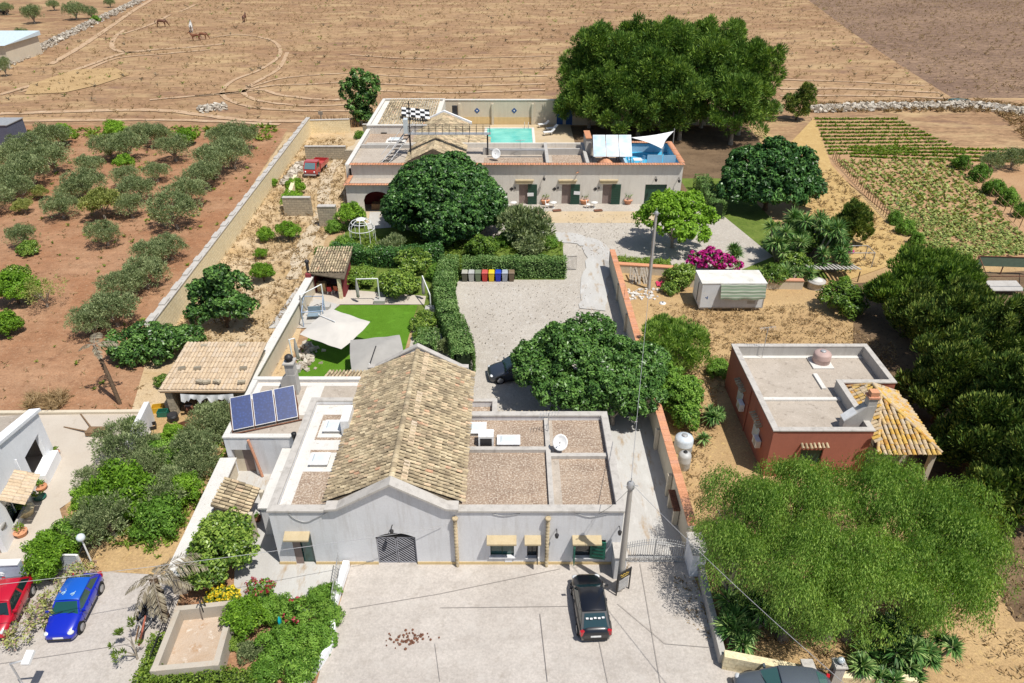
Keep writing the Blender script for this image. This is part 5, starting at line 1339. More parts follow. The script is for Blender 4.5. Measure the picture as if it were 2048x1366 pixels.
# ================================================================ parasols, frames, gazebo, swing
def canopy(b, cx, w, d, z, drop, mi=0, n=8):
 """square canvas sagging between its ribs"""
 N = 12
 vs = []
 for j in range(N + 1):
  for i in range(N + 1):
   x, y = -1 + 2 * i / N, -1 + 2 * j / N
   r = max(abs(x), abs(y))
   ang = math.atan2(y, x)
   sagv = .07 * r * (1 - abs(math.cos(4 * ang)))
   vs.append((cx + x * w / 2 * (1 - .05 * (1 - abs(math.cos(2 * ang)) ** .5) * (r > .9)), y * d / 2, z - drop * r - sagv))
 b.add(vs, [(j * (N + 1) + i, j * (N + 1) + i + 1, (j + 1) * (N + 1) + i + 1, (j + 1) * (N + 1) + i) for j in range(N) for i in range(N)], mi, True)
def open_parasol(c, rz, label, mat, size, tilt, mast):
 t = thing('cantilever_parasol', label, 'parasol', (c.x, c.y, 0), rz, 'cantilever parasols round the lawn')
 b = MB(); canopy(b, 0, size, size, 0, .55); b.xf(Matrix.Translation((0, 0, c.z)) @ Matrix.Rotation(tilt[0], 4, 'X') @ Matrix.Rotation(tilt[1], 4, 'Y')); b.build('canopy', mat, t, False)
 b = MB(); b.obox((mast[0], mast[1], .06), 1.0, 1.0, .12); b.build('base_plate', M['cement'], t, False)
 b = MB(); b.tube([(mast[0], mast[1], .12), (mast[0], mast[1], 2.5)], .05, 8); b.build('mast', M['white_paint'], t, False)
 b = MB(); b.tube([(mast[0], mast[1], 2.4), (0, 0, c.z + .08)], .045, 8); b.build('arm', M['white_paint'] if mat is M['canvas'] else M['dark_metal'], t, False)
 for k in range(8):
  a = PI * k / 4
  r = size / 2 * (1.3 if k % 2 else 1.0)
  b = MB(); b.tube([(0, 0, -.05), (math.cos(a) * r, math.sin(a) * r, -.62)], .018, 4); b.xf(Matrix.Translation((0, 0, c.z)) @ Matrix.Rotation(tilt[0], 4, 'X') @ Matrix.Rotation(tilt[1], 4, 'Y')); b.build('rib', M['grey_metal'], t, False)
p = P(670, 645, 2.7)
open_parasol(p, R(-24), 'open cream cantilever parasol on the far left of the lawn', M['canvas'], 4.1, (R(4), R(6)), (-2.3, .9))
p = P(752, 694, 2.7)
open_parasol(p, R(12), 'open grey-beige cantilever parasol just behind the farmhouse gable', M['grey_canvas'], 4.0, (R(5), 0), (-.6, -1.9))
def closed_parasol(post, arm, label, h, arm_h=None):
 t = thing('folded_parasol', label, 'parasol', (post.x, post.y, 0), 0, 'folded cantilever parasols round the lawn')
 b = MB(); b.tube([(post.x, post.y, 0), (post.x, post.y, h)], .06, 8); b.build('mast', M['white_paint'], t)
 b = MB(); b.tube([(post.x, post.y, h), (arm.x, arm.y, arm_h or h - .05)], .05, 8); b.build('arm', M['white_paint'], t)
 b = MB(); z = (arm_h or h) - .05
 n0 = len(b.v)
 b.lathe((arm.x, arm.y, z - 1.9), [(.05, 0), (.16, .12), (.13, .5), (.17, .9), (.12, 1.3), (.05, 1.88)], 9); b.build('folded_canopy', M['grey_canvas'], t)
 b = MB(); b.obox((post.x, post.y, .2), 1.0, .7, .4); b.build('base_weight', M['cement'], t)
closed_parasol(P(760, 606), P(718, 606), 'folded parasol on a square white frame behind the lawn', 2.5)
closed_parasol(P(650, 618), P(608, 640), 'folded parasol on a square white frame beside the side wall', 2.5)
closed_parasol(P(862, 622), P(848, 600), 'folded parasol with a slanting arm in the lawn hedge', 1.7, 2.5)
closed_parasol(P(590, 742), P(600, 738), 'folded parasol leaning near the cement chimney', 2.9)
ht_ = thing('steel_pergola', 'pale blue steel frame over a seat left of the open cream parasol', 'frame', P(628, 640))
b = MB(); q0, q1, q2, q3 = P(608, 655), P(650, 652), P(650, 622), P(612, 622)
for q in (q0, q1, q2, q3): b.tube([q, q + Vector((0, 0, 1.5))], .05, 6)
b.build('post', flat('pale_blue_metal', (.32, .42, .58), .5), ht_)
b = MB(); b.tube([q0 + Vector((0, 0, 1.5)), q1 + Vector((0, 0, 1.5)), q2 + Vector((0, 0, 1.5)), q3 + Vector((0, 0, 1.5)), q0 + Vector((0, 0, 1.5))], .045, 6); b.build('top_rail', flat('pale_blue_rail', (.34, .44, .6), .5), ht_)
b = MB(); b.obox((q0 + q2) / 2 + Vector((0, 0, .45)), 1.1, .6, .07, rz=.1); b.obox((q0 + q2) / 2 + Vector((0, .35, .8)), 1.1, .06, .6, rz=.1); b.each('seat_board', flat('slate_cushion', (.20, .27, .33), .8), ht_)
gz = thing('garden_gazebo', 'white wire dome gazebo beside the hedge in front of the porch', 'gazebo', P(727, 482))
gp = P(727, 486); rg = 1.35
b = MB()
for k in range(8):
 a = PI * k / 4
 b.tube([gp + Vector((rg * math.cos(a), rg * math.sin(a), 0)), gp + Vector((rg * math.cos(a), rg * math.sin(a), 1.7))], .035, 5)
 b.tube([gp + Vector((rg * math.cos(a) * math.cos(e * PI / 12), rg * math.sin(a) * math.cos(e * PI / 12), 1.7 + 1.1 * math.sin(e * PI / 12))) for e in range(7)], .035, 5)
b.build('rib', M['white_paint'], gz)
b = MB()
for z, r in ((1.7, rg), (2.4, rg * .77)): b.tube([gp + Vector((r * math.cos(PI * k / 12), r * math.sin(PI * k / 12), z)) for k in range(25)], .04, 5)
b.lathe(gp + Vector((0, 0, 2.72)), [(.5, 0), (.4, .08), (.1, .16)], 12); b.build('ring', M['white_paint'], gz)
# shade sail
ss = thing('shade_sail', 'white triangular shade sail over the blue roof terrace', 'shade sail', (15.5, 89.5, 3.8))
a0, a1, a2 = PY(1262, 275, 89.5), PY(1348, 262, 92.0), PY(1325, 298, 86.5)
b = MB(); N = 10; vs = []; idx = {}
for i in range(N + 1):
 for j in range(N + 1 - i):
  u_, v_ = i / N, j / N; w_ = 1 - u_ - v_
  q = a0 * w_ + a1 * u_ + a2 * v_
  c_ = (a0 + a1 + a2) / 3
  q = q + (c_ - q) * (.32 * (4 * u_ * w_ * (v_ < .01) + 4 * v_ * w_ * (u_ < .01) + 4 * u_ * v_ * (w_ < .01)) * .55) - Vector((0, 0, 6 * u_ * v_ * w_))
  idx[i, j] = len(vs); vs.append(q)
fs = []
for i in range(N):
 for j in range(N - i):
  fs.append((idx[i, j], idx[i + 1, j], idx[i, j + 1]))
  if j < N - i - 1: fs.append((idx[i + 1, j], idx[i + 1, j + 1], idx[i, j + 1]))
b.add(vs, fs, 0, True); b.build('sail_cloth', M['white_cloth'], ss)
for q, zz in ((a1, 3.8), (a2, 3.8)):
 b = MB(); b.tube([(q.x + .1, q.y + .2, zz), (q.x + .05, q.y + .1, q.z + .25)], .06, 6); b.build('mast', M['grey_metal'], ss)
# terrace screens and furniture
sn = thing('terrace_screen', 'pale blue two-leaf screen standing on the blue roof terrace', 'screen', (17.7, 84.6, 3.8))
b = MB(); b.box(16.1, 84.5, 3.82, 17.9, 84.56, 5.5); b.box(18.0, 84.5, 3.82, 19.5, 84.56, 5.45); b.each('screen_leaf', M['terrace_pale'], sn)
tb = thing('terrace_table', 'white table on the blue roof terrace', 'table', (15.2, 85.9, 3.8))
b = MB(); b.box(-.5, -.5, .7, .5, .5, .75); b.build('table_top', M['white_paint'], tb, False)
b = MB()
for x, y in ((-.42, -.42), (.42, -.42), (.42, .42), (-.42, .42)): b.box(x - .04, y - .04, 0, x + .04, y + .04, .7)
b.each('leg', M['white_paint'], tb, False)
chair((14.4, 86.5, 3.8), 1.2, 'blue chair left of the white terrace table', M['terrace_pale'])
chair((15.9, 86.6, 3.8), -1.0, 'blue chair right of the white terrace table', M['terrace_pale'])
ck = thing('checkered_screen', 'black and white checkered screen on the tiled roof of the guest house wing', 'screen', (-14, 104, 5.4))
q0, q1, q2, q3 = P(803, 232, 5.6), P(860, 238, 5.6), P(858, 219, 6.6), P(803, 214, 6.6)
for j in range(4):
 for i in range(6):
  pt = lambda a, c: (q0 * (1 - a) + q1 * a) * (1 - c) + (q3 * (1 - a) + q2 * a) * c
  cs = [pt(i / 6, j / 4), pt((i + 1) / 6, j / 4), pt((i + 1) / 6, (j + 1) / 4), pt(i / 6, (j + 1) / 4)]
  b = MB(); b.add(cs + [c + Vector((0, .05, -.06)) for c in cs], [(0, 1, 2, 3), (0, 4, 5, 1), (3, 2, 6, 7), (0, 3, 7, 4), (1, 5, 6, 2)]); b.build('panel', M['white_paint'] if (i + j) % 2 else M['black'], ck)
b = MB()
for q in (q0, q1, q2, q3): b.tube([q + Vector((0, .1, .05)), (q.x, q.y + .1, 5.0)], .05, 5)
b.build('screen_post', M['dark_metal'], ck)
sr = thing('roof_stair', 'iron stair with a railed landing over the guest house roof', 'stair', (-9, 88, 4.3))
b = MB(); s0, s1 = Vector((-15.2, 85.2, 4.4)), Vector((-12.6, 89.5, 7.0))
for k in range(9): b.obox(s0.lerp(s1, (k + .5) / 9), .9, .3, .05, rz=.1)
b.each('tread', M['dark_metal'], sr)
b = MB()
for o in (-.45, .45): b.tube([s0 + Vector((o, 0, 0)), s1 + Vector((o, 0, 0))], .06, 5); b.tube([s0 + Vector((o, 0, .9)), s1 + Vector((o, 0, .9))], .04, 5)
b.build('stringer', M['grey_metal'], sr)
b = MB(); b.box(-12.7, 87.8, 6.94, -2.6, 88.7, 7.0); b.build('landing', M['grey_metal'], sr)
b = MB()
for y in (87.85, 88.65):
 b.tube([(-12.6, y, 8.0), (-2.7, y, 8.0)], .035, 5); b.tube([(-12.6, y, 7.5), (-2.7, y, 7.5)], .025, 5)
 for k in range(13): b.tube([(-12.6 + k * .825, y, 7.0), (-12.6 + k * .825, y, 8.0)], .025, 4)
b.build('railing', M['dark_metal'], sr)
for x in (-12.5, -3.0):
 b = MB(); b.box(x - .09, 88.05, 4.3, x + .09, 88.25, 6.9); b.build('landing_post', M['dark_metal'], sr)
b = MB(); b.obox((-12.9, 88.3, 7.9), .5, .9, 1.7); b.build('water_cylinder', M['skylight'], sr)
b = MB(); b.box(-2.7, 87.0, 5.2, 4.0, 87.3, 5.35); b.build('side_beam', M['grey_metal'], sr)
mt = thing('antenna_mast', 'tall thin antenna mast over the guest house roof', 'antenna', (-12.3, 86.5, 4.3))
tp_ = PY(817, 202, 86.5)
b = MB(); b.tube([(-12.3, 86.5, 4.3), (tp_.x, 86.5, tp_.z)], .07, 6); b.tube([(tp_.x - .5, 86.5, tp_.z - .3), (tp_.x + .5, 86.5, tp_.z - .3)], .03, 4); b.build('mast_pole', M['dark_metal'], mt)
def dish(loc, aim, r, label):
 t = thing('satellite_dish', label, 'dish', loc)
 d = Vector(aim).normalized(); q = d.to_track_quat('Z', 'Y').to_matrix().to_4x4()
 b = MB(); n0 = 0
 b.lathe((0, 0, 0), [(.02, 0), (r * .5, r * .07), (r * .8, r * .18), (r, r * .28), (r * .99, r * .25), (r * .5, r * .03), (.02, -.04)], 20, 0, .9, 1.0)
 b.xf(Matrix.Translation((0, 0, .75)) @ q); b.build('reflector', M['white_paint'], t, False)
 b = MB(); b.tube([(0, 0, 0), (0, 0, .7), Vector((0, 0, .75)) - d * .06], .035, 6); b.build('stand', M['grey_metal'], t, False)
 b = MB(); tip = Vector((0, 0, .75)) + d * r * .9; b.tube([Vector((0, 0, .75)) - Vector((0, 0, r * .8)) * .6, tip], .02, 5); b.ball(tip, .06, 6); b.build('feed_arm', M['grey_metal'], t, False)
dish((2.85, 32.9, 3.78), (-.15, -.75, .6), .5, 'white satellite dish on the right flat roof of the farmhouse')
dish((-1.9, 86.0, 4.4), (-.2, -.9, .4), .62, 'white satellite dish on the guest house roof')
def aerial(loc, h, label):
 t = thing('tv_aerial', label, 'antenna', loc)
 b = MB(); b.tube([(0, 0, 0), (0, 0, h)], .025, 5); b.build('mast_pole', M['grey_metal'], t, False)
 b = MB(); b.tube([(-.6, 0, h - .1), (.6, .25, h - .1)], .018, 4)
 for k in range(7): x = -.55 + k * .18; b.tube([(x, -.25 + .2 * x, h - .1), (x + .1, .3 + .2 * x, h - .1)], .012, 4)
 b.build('yagi', M['grey_metal'], t, False)
aerial((2.2, 34.6, 3.78), 1.6, 'tv aerial on the right flat roof of the farmhouse')
aerial((18.35, 44.4, 2.96), 2.6, 'tv aerial on the flat roof of the red house')
aerial((1.0, 87.6, 4.4), 2.0, 'tv aerial beside the dish on the guest house roof')
# water tanks
def tank(loc, r, h, label, mat, lid):
 t = thing('water_tank', label, 'tank', loc)
 b = MB(); b.lathe((0, 0, 0), [(r * .96, 0), (r, .05), (r, h * .45), (r * 1.02, h * .47), (r, h * .5), (r, h * .8), (r * .9, h * .9), (r * .45, h), (r * .3, h)], 20); b.build('tank_body', mat, t, False)
 b = MB(); b.lathe((0, 0, h), [(r * .32, 0), (r * .32, .06), (r * .25, .09), (.02, .1)], 14); b.build('tank_lid', lid, t, False)
M['tank_pink'] = flat('faded_tank_plastic', (.48, .34, .30), .6)
tank(P(1641, 725, 2.96), .62, .95, 'dusty pink round water tank on the red house roof', M['tank_pink'], M['grey_metal'])
b = MB(); q = P(1640, 727, 2.96); b.box(q.x - .75, q.y - .75, 2.955, q.x + .75, q.y + .7, 3.06)
tag(b.build('tank_plinth', M['roof_lime']), 'low white plinth under the pink tank on the red house roof', 'plinth')
tank(P(1365, 900), .62, 1.25, 'pale blue-white water tank behind the drive wall', flat('tank_white', (.56, .62, .68), .5), M['grey_metal'])
tank(P(1366, 935), .42, 1.3, 'narrow grey water tank with black lid behind the drive wall', flat('tank_grey', (.45, .45, .44), .5), M['black'])
# cistern in the front garden
cs = thing('cistern_basin', 'open rendered water basin with an earthy floor between the front hedges', 'basin', (-15.5, 22, 0))
a, b2, c_, d_ = Vector((-16.95, 23.95, 0)), Vector((-14.3, 24.3, 0)), Vector((-13.95, 20.9, 0)), Vector((-16.75, 20.6, 0))
b = MB()
for q, r_ in ((a, b2), (b2, c_), (c_, d_), (d_, a)):
 dv = (r_ - q).normalized() * .14; b.wall(q + dv * 1.0, r_ - dv * 1.001, .28, 0, 1.15)
for q in (a, b2, c_, d_): b.box(q.x - .15, q.y - .15, 0, q.x + .15, q.y + .15, 1.16)
b.each('basin_wall', M['cistern'], cs)
b = MB(); b.poly([(d_.x, d_.y, .35), (c_.x, c_.y, .35), (b2.x, b2.y, .35), (a.x, a.y, .35)]); b.build('basin_floor', M['cistern_floor'], cs)
b = MB(); b.tube([(-15.6, 24.1, .9), (-15.6, 24.0, 1.9), (-15.55, 23.7, 2.0), (-15.5, 23.6, 1.3)], .035, 6); b.tube([(-15.8, 24.1, .9), (-15.8, 24.0, 1.8), (-15.75, 23.75, 1.9)], .03, 6); b.build('inlet_pipe', M['black'], cs)
b = MB(); b.add([(-17.55, 24.2, 0), (-17.3, 24.2, 0), (-17.05, 20.7, 0), (-17.3, 20.7, 0)], [(0, 1, 2, 3)]); 
# railing along the basin and low white walls of the front garden
def fence(name, label, pts, h, mat, step=.16, cat='fence', z0=0.0):
 t = thing(name, label, cat, (pts[0][0], pts[0][1], 0))
 for a, c in zip(pts[:-1], pts[1:]):
  a, c = Vector((a[0], a[1], z0)), Vector((c[0], c[1], z0))
  n = max(2, int((c - a).length / step))
  b = MB(); b.tube([a + Vector((0, 0, .08)), c + Vector((0, 0, .08))], .02, 4); b.build('rail', mat, t)
  b = MB(); b.tube([a + Vector((0, 0, h)), c + Vector((0, 0, h))], .025, 4); b.build('rail', mat, t)
  b = MB()
  for k in range(n + 1): b.tube([a.lerp(c, k / n), a.lerp(c, k / n) + Vector((0, 0, h + .12))], .012, 4)
  tag(b.build('bars', mat, t), kind='stuff')
 return t
fence('iron_railing', 'black iron lattice railing along the left side of the basin', [(-17.4, 24.4), (-17.2, 21.2)], 1.2, M['dark_metal'])
fence('iron_railing', 'grey iron railing on the low wall by the farmhouse door', [(-9.45, 27.2), (-9.25, 24.6)], 1.0, M['grey_metal'], .2, z0=.5)
wall_thing('garden_wall', 'low white wall carrying the railing by the farmhouse door', (-9.2, 27.6), (-9.4, 24.4), .35, .5, M['white_wall'])
gw = thing('garden_wall', 'low white curved wall under the front hedge along the forecourt', 'wall', (-9.8, 21.5, 0))
q = smooth_line([Vector((-9.3, 24.4, 0)), Vector((-9.0, 22.8, 0)), Vector((-9.3, 21.6, 0)), Vector((-10.0, 20.2, 0)), Vector((-12, 18.0, 0))], 5)
b = MB()
for i in range(len(q) - 1): b.wall(q[i], q[i + 1], .25, 0, .45)
b.build('wall_body', M['white_wall'], gw)
# lower right corner: wall, gate and pillars
wall_thing('garden_wall', 'low rough wall along the forecourt under the pepper trees', (10.35, 26.8), (10.2, 21.6), .3, .75, M['cement'])
wall_thing('garden_wall', 'low rough wall in front of the spiky yuccas', (10.2, 21.5), (13.7, 20.7), .4, 1.0, M['tufa'])
pillar('rough pillar left of the small iron gate', 13.6, 20.4, 14.05, 20.85, 1.35, M['cement'])
t_ = pillar('rough pillar right of the small iron gate, topped by a globe lamp', 15.05, 20.4, 15.5, 20.85, 1.45, M['cement'])
gl = thing('globe_lamp', 'pale globe lamp on the right pillar of the small gate', 'lamp', (15.27, 20.62, 1.53))
b = MB(); b.ball((0, 0, .22), .17, 12); b.build('globe', M['skylight'], gl, False); b = MB(); b.lathe((0, 0, 0), [(.1, 0), (.06, .08)], 8); b.build('lamp_base', M['dark_metal'], gl, False)
fence('garden_gate', 'small black iron gate between two rough pillars', [(14.08, 20.6), (15.02, 20.6)], 1.1, M['dark_metal'], .14, 'gate')
wall_thing('garden_wall', 'low wall right of the small iron gate', (15.5, 20.6), (19, 20.4), .35, .7, M['tufa'])
# ================================================================ vehicles
M['car_glass'] = glass('car_glass', (0.012, 0.03, 0.032), .05)
M['chrome'] = flat('alloy_rim', (.45, .45, .46), .35, .6)
M['lamp_clear'] = flat('headlamp', (.6, .62, .64), .15, 0, .8)
M['lamp_red'] = flat('tail_lamp', (.45, .012, .02), .2, 0, .8)
def paint(name, c):
 m, t, b = nt(name)
 b.inputs["Base Color"].default_value = col(c)
 b.inputs["Roughness"].default_value = .32
 b.inputs["Coat Weight"].default_value = .8
 b.inputs["Coat Roughness"].default_value = .06
 return m
def car(name, label, loc, rz, L, Wd, H, body, tall=0.0, roof=None, glassmat=None, cabin=(.27, .42, .80, .96), plate_rear=True, extra=None):
 """x runs forward; the origin is on the ground under the middle of the car"""
 gm = glassmat or M['car_glass']
 t = thing(name, label, 'car', loc, rz)
 hw = Wd / 2
 st = [(0, .50, .66, .34), (.012, .62, .78, .22), (.05, .70, .88, .2), (.13, .80, .96, .19), (cabin[0], .93, 1.0, .19), (.45, .95, 1.0, .19), (.65, .97, 1.0, .19), (.85, .98, .985, .2), (.95, .95, .94, .21), (.988, .86, .86, .24), (1.0, .66, .74, .34)]
 b = MB(); vs = []
 K = 13
 for tt, zd, w, zl in st:
  x = L / 2 - tt * L; zd = zd * (1 + tall); w *= hw
  half = [(0, zd + .045), (.5 * w, zd + .035), (.82 * w, zd), (.96 * w, zd - .09), (1.0 * w, zd - .22), (1.0 * w, (zd + zl) / 2 - .05), (.95 * w, zl)]
  vs += [(x, y, z) for y, z in half] + [(x, -y, z) for y, z in half[:0:-1]]
 n = len(st)
 fs = [(i * K + j, (i + 1) * K + j, (i + 1) * K + (j + 1) % K, i * K + (j + 1) % K) for i in range(n - 1) for j in range(K)]
 b.add(vs, fs, 0, True); b.add(vs[:K], [tuple(range(K))], 0); b.add(vs[-K:], [tuple(range(K))[::-1]], 0)
 b.build('body', body, t, False)
 zb = .93 * (1 + tall)
 c0, c1, c2, c3 = [L / 2 - c * L for c in cabin]
 wb, wt = hw * .93, hw * .74
 rings = [(c0, wb, zb - .02), (c1, wt, H - .06), (c1 - .12 * L * .3, wt * 1.02, H - .01), ((c1 + c2) / 2, wt * 1.04, H), (c2 + .06, wt * 1.0, H - .03), (c2, wt * .98, H - .08), (c3, wb * .92, zb)]
 b = MB(); vs = []
 top = [(c1, wt, H - .05), (c1 - .1, wt * 1.02, H - .012), ((c1 + c2) / 2, wt * 1.04, H), (c2 + .12, wt, H - .02), (c2, wt * .98, H - .06)]
 for x, w, z in top:
  vs += [(x, w, z - .05), (x, w * .9, z), (x, 0, z + .035), (x, -w * .9, z), (x, -w, z - .05)]
 b.add(vs, [(i * 5 + j, i * 5 + j + 1, (i + 1) * 5 + j + 1, (i + 1) * 5 + j) for i in range(4) for j in range(4)], 0, True)
 b.build('roof_panel', roof or body, t, False)
 b = MB()      # pillars and window frame shell
 bl = [(c0, wb, zb), (c3, wb * .93, zb)]
 A_ = Vector((c0, wb, zb - .03)); B_ = Vector((c1, wt, H - .09)); C_ = Vector((c2, wt * .98, H - .1)); D_ = Vector((c3, wb * .93, zb - .03))
 my = lambda v: Vector((v.x, -v.y, v.z))
 b.add([A_, B_, C_, D_, my(A_), my(B_), my(C_), my(D_)], [(0, 1, 2, 3), (7, 6, 5, 4), (0, 4, 5, 1), (3, 2, 6, 7), (1, 5, 6, 2)])
 b.build('cabin_frame', body, t, False)
 def pane(nm, q, inset, off):
  c = sum(q, Vector()) / 4
  nrm = (q[1] - q[0]).cross(q[3] - q[0]).normalized()
  if nrm.dot(c - Vector((0, 0, .9))) < 0: nrm = -nrm
  q2 = [p + (c - p).normalized() * inset + nrm * off for p in q]
  b = MB(); b.add(q2 + [p - nrm * .03 for p in q2], [(0, 1, 2, 3), (0, 4, 5, 1), (1, 5, 6, 2), (2, 6, 7, 3), (3, 7, 4, 0)])
  b.build(nm, gm, t, False)
 pane('windscreen', [A_, B_, my(B_), my(A_)], .09, .015)
 pane('rear_window', [D_, C_, my(C_), my(D_)], .13, .015)
 for f in (lambda v: v, my):
  m1 = A_.lerp(D_, .56); m2 = B_.lerp(C_, .55)
  pane('side_window', [f(A_.lerp(D_, .03)), f(B_), f(m2), f(m1)], .07, .012)
  pane('side_window', [f(m1), f(m2), f(C_), f(D_.lerp(A_, .06))], .08, .012)
 for sy in (-1, 1):
  b = MB()
  for c in (.30, .53, .74): b.box(L / 2 - c * L - .008, sy * (hw - .02), .32, L / 2 - c * L + .008, sy * (hw + .004), zb - .1)
  tag(b.build('door_seam', M['black'], t, False), kind='stuff')
  b = MB(); b.box(L * .5 - .50 * L, sy * (hw - .01), zb - .2, L * .5 - .45 * L, sy * (hw + .03), zb - .15); b.build('door_handle', body, t, False)
 b = MB()
 for y in (-.3, .3): b.tube([(c0 + .02, y - .25, zb + .02), (c0 - .12, y + .22, zb + .12)], .012, 4)
 tag(b.build('wiper', M['black'], t, False), kind='stuff')
 wr = .31 if L < 4 else .34
 for sx in (.31, -.33):
  for sy in (-1, 1):
   x = sx * L
   b = MB(); b.lathe((0, 0, 0), [(wr + .06, 0), (wr + .06, .02)], 16); b.xf(Matrix.Translation((x, sy * (hw - .004) - (.008 if sy > 0 else 0.012), wr + .02)) @ Matrix.Rotation(R(90), 4, 'X')); a = b.build('wheel_arch', M['black'], t, False)
   b = MB(); b.lathe((0, 0, -.11), [(wr * .7, 0), (wr * .95, 0), (wr, .05), (wr, .17), (wr * .95, .22), (wr * .7, .22)], 18); b.xf(Matrix.Translation((x, sy * (hw - .075), wr)) @ Matrix.Rotation(R(90), 4, 'X')); w = b.build('wheel', M['rubber'], t, False)
   b = MB(); b.lathe((0, 0, -.03), [(.02, .0), (wr * .68, .0), (wr * .68, .06), (.02, .06)], 14); b.xf(Matrix.Translation((x, sy * (hw + .01), wr)) @ Matrix.Rotation(R(90), 4, 'X')); b.build('rim', M['chrome'], w, False)
 for sy in (-1, 1):
  b = MB(); b.ball((0, 0, 0), .16, 10); b.xf(Matrix.Translation((L / 2 - .19, sy * hw * .70, .62 * (1 + tall))) @ Matrix.Diagonal((.95, 1.1, .6, 1))); b.build('headlight', M['lamp_clear'], t, False)
  b = MB(); b.obox((-L / 2 + .09, sy * hw * .82, .78 * (1 + tall)), .14, .2, .3, rz=sy * .35); b.build('tail_light', M['lamp_red'], t, False)
  b = MB(); b.obox((c0 - .22, sy * (hw + .09), zb + .05), .1, .2, .13); b.build('mirror', body, t, False)
 b = MB(); b.box(L / 2 - .04, -.25, .4, L / 2 + .012, .25, .51); b.build('number_plate', M['white_paint'], t, False)
 b = MB(); b.box(-L / 2 - .012, -.26, .52, -L / 2 + .05, .26, .63); b.build('number_plate', M['white_paint'], t, False)
 b = MB(); b.box(L / 2 - .1, -hw * .7, .27, L / 2 + .01, hw * .7, .38); b.build('bumper_grille', M['black'], t, False)
 b = MB(); b.box(-L / 2 - .01, -hw * .7, .28, -L / 2 + .1, hw * .7, .42); b.build('rear_bumper_strip', M['black'], t, False)
 for sy in (-1, 1):
  b = MB(); b.box(-L * .2, sy * (hw - .005), .25, L * .2, sy * (hw + .012), .33); b.build('sill_trim', M['black'], t, False)
 return t
def heading(front, rear):
 d = front - rear
 return math.atan2(d.y, d.x)
f_, r_ = P(138, 1282), P(172, 1172)
blue = car('parked_car', 'bright blue small hatchback parked nose forward on the forecourt', ((f_.x + r_.x) / 2 - .02, (f_.y + r_.y) / 2, 0), R(-86), 3.75, 1.62, 1.42, paint('blue_car_paint', (.004, .018, .42)), roof=paint('faded_blue_roof', (.008, .10, .50)), glassmat=glass('green_car_glass', (.01, .07, .065), .08))
b = MB()
for x0, y0 in ((-.15, .2), (-.25, -.3)):
 b.tube([(x0 + .12 * math.sin(i * .9) + .04 * i, y0 + .1 * math.cos(i * 1.1), 1.462) for i in range(8)], .018, 4)
b.build('peeled_lacquer', flat('peeled_lacquer', (.4, .6, .7), .7), blue, False)
rc = P(12, 1232)
car('parked_car', 'red small rounded hatchback cut off by the left edge of the picture', (rc.x + .1, rc.y + .1, 0), R(-82), 3.55, 1.63, 1.48, paint('red_car_paint', (.46, .006, .025)), cabin=(.25, .40, .82, .985))
f_, r_ = P(1175, 1158, .5), P(1187, 1276, .4)
dk = car('parked_car', 'black hatchback parked beside the sign, seen from behind', ((f_.x + r_.x) / 2, (f_.y + r_.y) / 2 + .1, 0), R(93), 3.86, 1.68, 1.5, paint('black_car_paint', (.006, .007, .011)), cabin=(.24, .40, .78, .965), glassmat=glass('teal_car_glass', (.008, .04, .05), .05))
b = MB()
for k in range(5): b.obox((-1.38 - .03 * k % .05, -.4 + k * .2, 1.235), .1, .13, .01, ry=.0)
b.v = [(x, y, z + .06) for x, y, z in b.v]
b.each('window_sticker', M['white_cloth'], dk, False)
cpos = P(1030, 752)
car('parked_suv', 'dark grey-blue suv half hidden under the big carob tree', (cpos.x + .05, cpos.y, 0), R(189), 4.3, 1.86, 1.62, paint('grey_suv_paint', (.028, .036, .052)), tall=.08)
cpos = P(1545, 1382)
car('parked_suv', 'dark grey suv at the lower right edge of the picture', (cpos.x + .3, cpos.y - .45, 0), R(176), 4.4, 1.82, 1.68, paint('steel_suv_paint', (.085, .10, .125)), tall=.08, glassmat=glass('pale_teal_glass', (.05, .13, .12), .08))
# red pick-up
pk = thing('pickup_truck', 'old red small pickup truck with an open bed in the dry yard', 'truck', P(634, 345), R(-97))
RP = paint('truck_red', (.42, .035, .035)); RP2 = paint('truck_faded_red', (.52, .10, .085))
b = MB(); hw = .85
prof = [(2.3, .45), (2.38, .8), (2.3, 1.15), (1.75, 1.95), (.75, 1.98), (.7, .45)]
vs = [(x, y, z) for y in (-hw, hw) for x, z in prof]
b.add(vs, [tuple(range(6)), tuple(range(11, 5, -1))] + [(i, i + 6, (i + 1) % 6 + 6, (i + 1) % 6) for i in range(6)]); b.build('cab', RP, pk, False)
b = MB(); b.box(.68, -hw - .01, 1.985, 1.7, hw + .01, 2.03); b.build('cab_roof', RP2, pk, False)
b = MB(); b.add([(2.29, -.74, 1.2), (2.29, .74, 1.2), (1.80, .7, 1.9), (1.80, -.7, 1.9)], [(0, 1, 2, 3)]); b.v = [(x + .03, y, z + .02) for x, y, z in b.v]; b.build('windscreen', glass('truck_glass', (.12, .2, .22), .1), pk, False)
for s in (-1, 1):
 b = MB(); b.add([(2.1, s * (hw + .006), 1.2), (1.7, s * (hw + .006), 1.85), (.9, s * (hw + .006), 1.85), (.9, s * (hw + .006), 1.2)], [(0, 1, 2, 3)]); b.build('side_window', M['car_glass'], pk, False)
 b = MB(); b.ball((2.34, s * .6, .85), .13, 8); b.build('headlight', M['lamp_clear'], pk, False)
b = MB(); b.box(-2.4, -.9, .75, .6, .9, .85); b.build('bed_floor', RP2, pk, False)
b = MB(); b.box(-2.4, -.92, .85, .6, -.87, 1.3); b.box(-2.4, .87, .85, .6, .92, 1.3); b.box(-2.45, -.92, .85, -2.4, .92, 1.3); b.box(.6, -.92, .85, .65, .92, 1.5); b.each('bed_side', RP, pk, False)
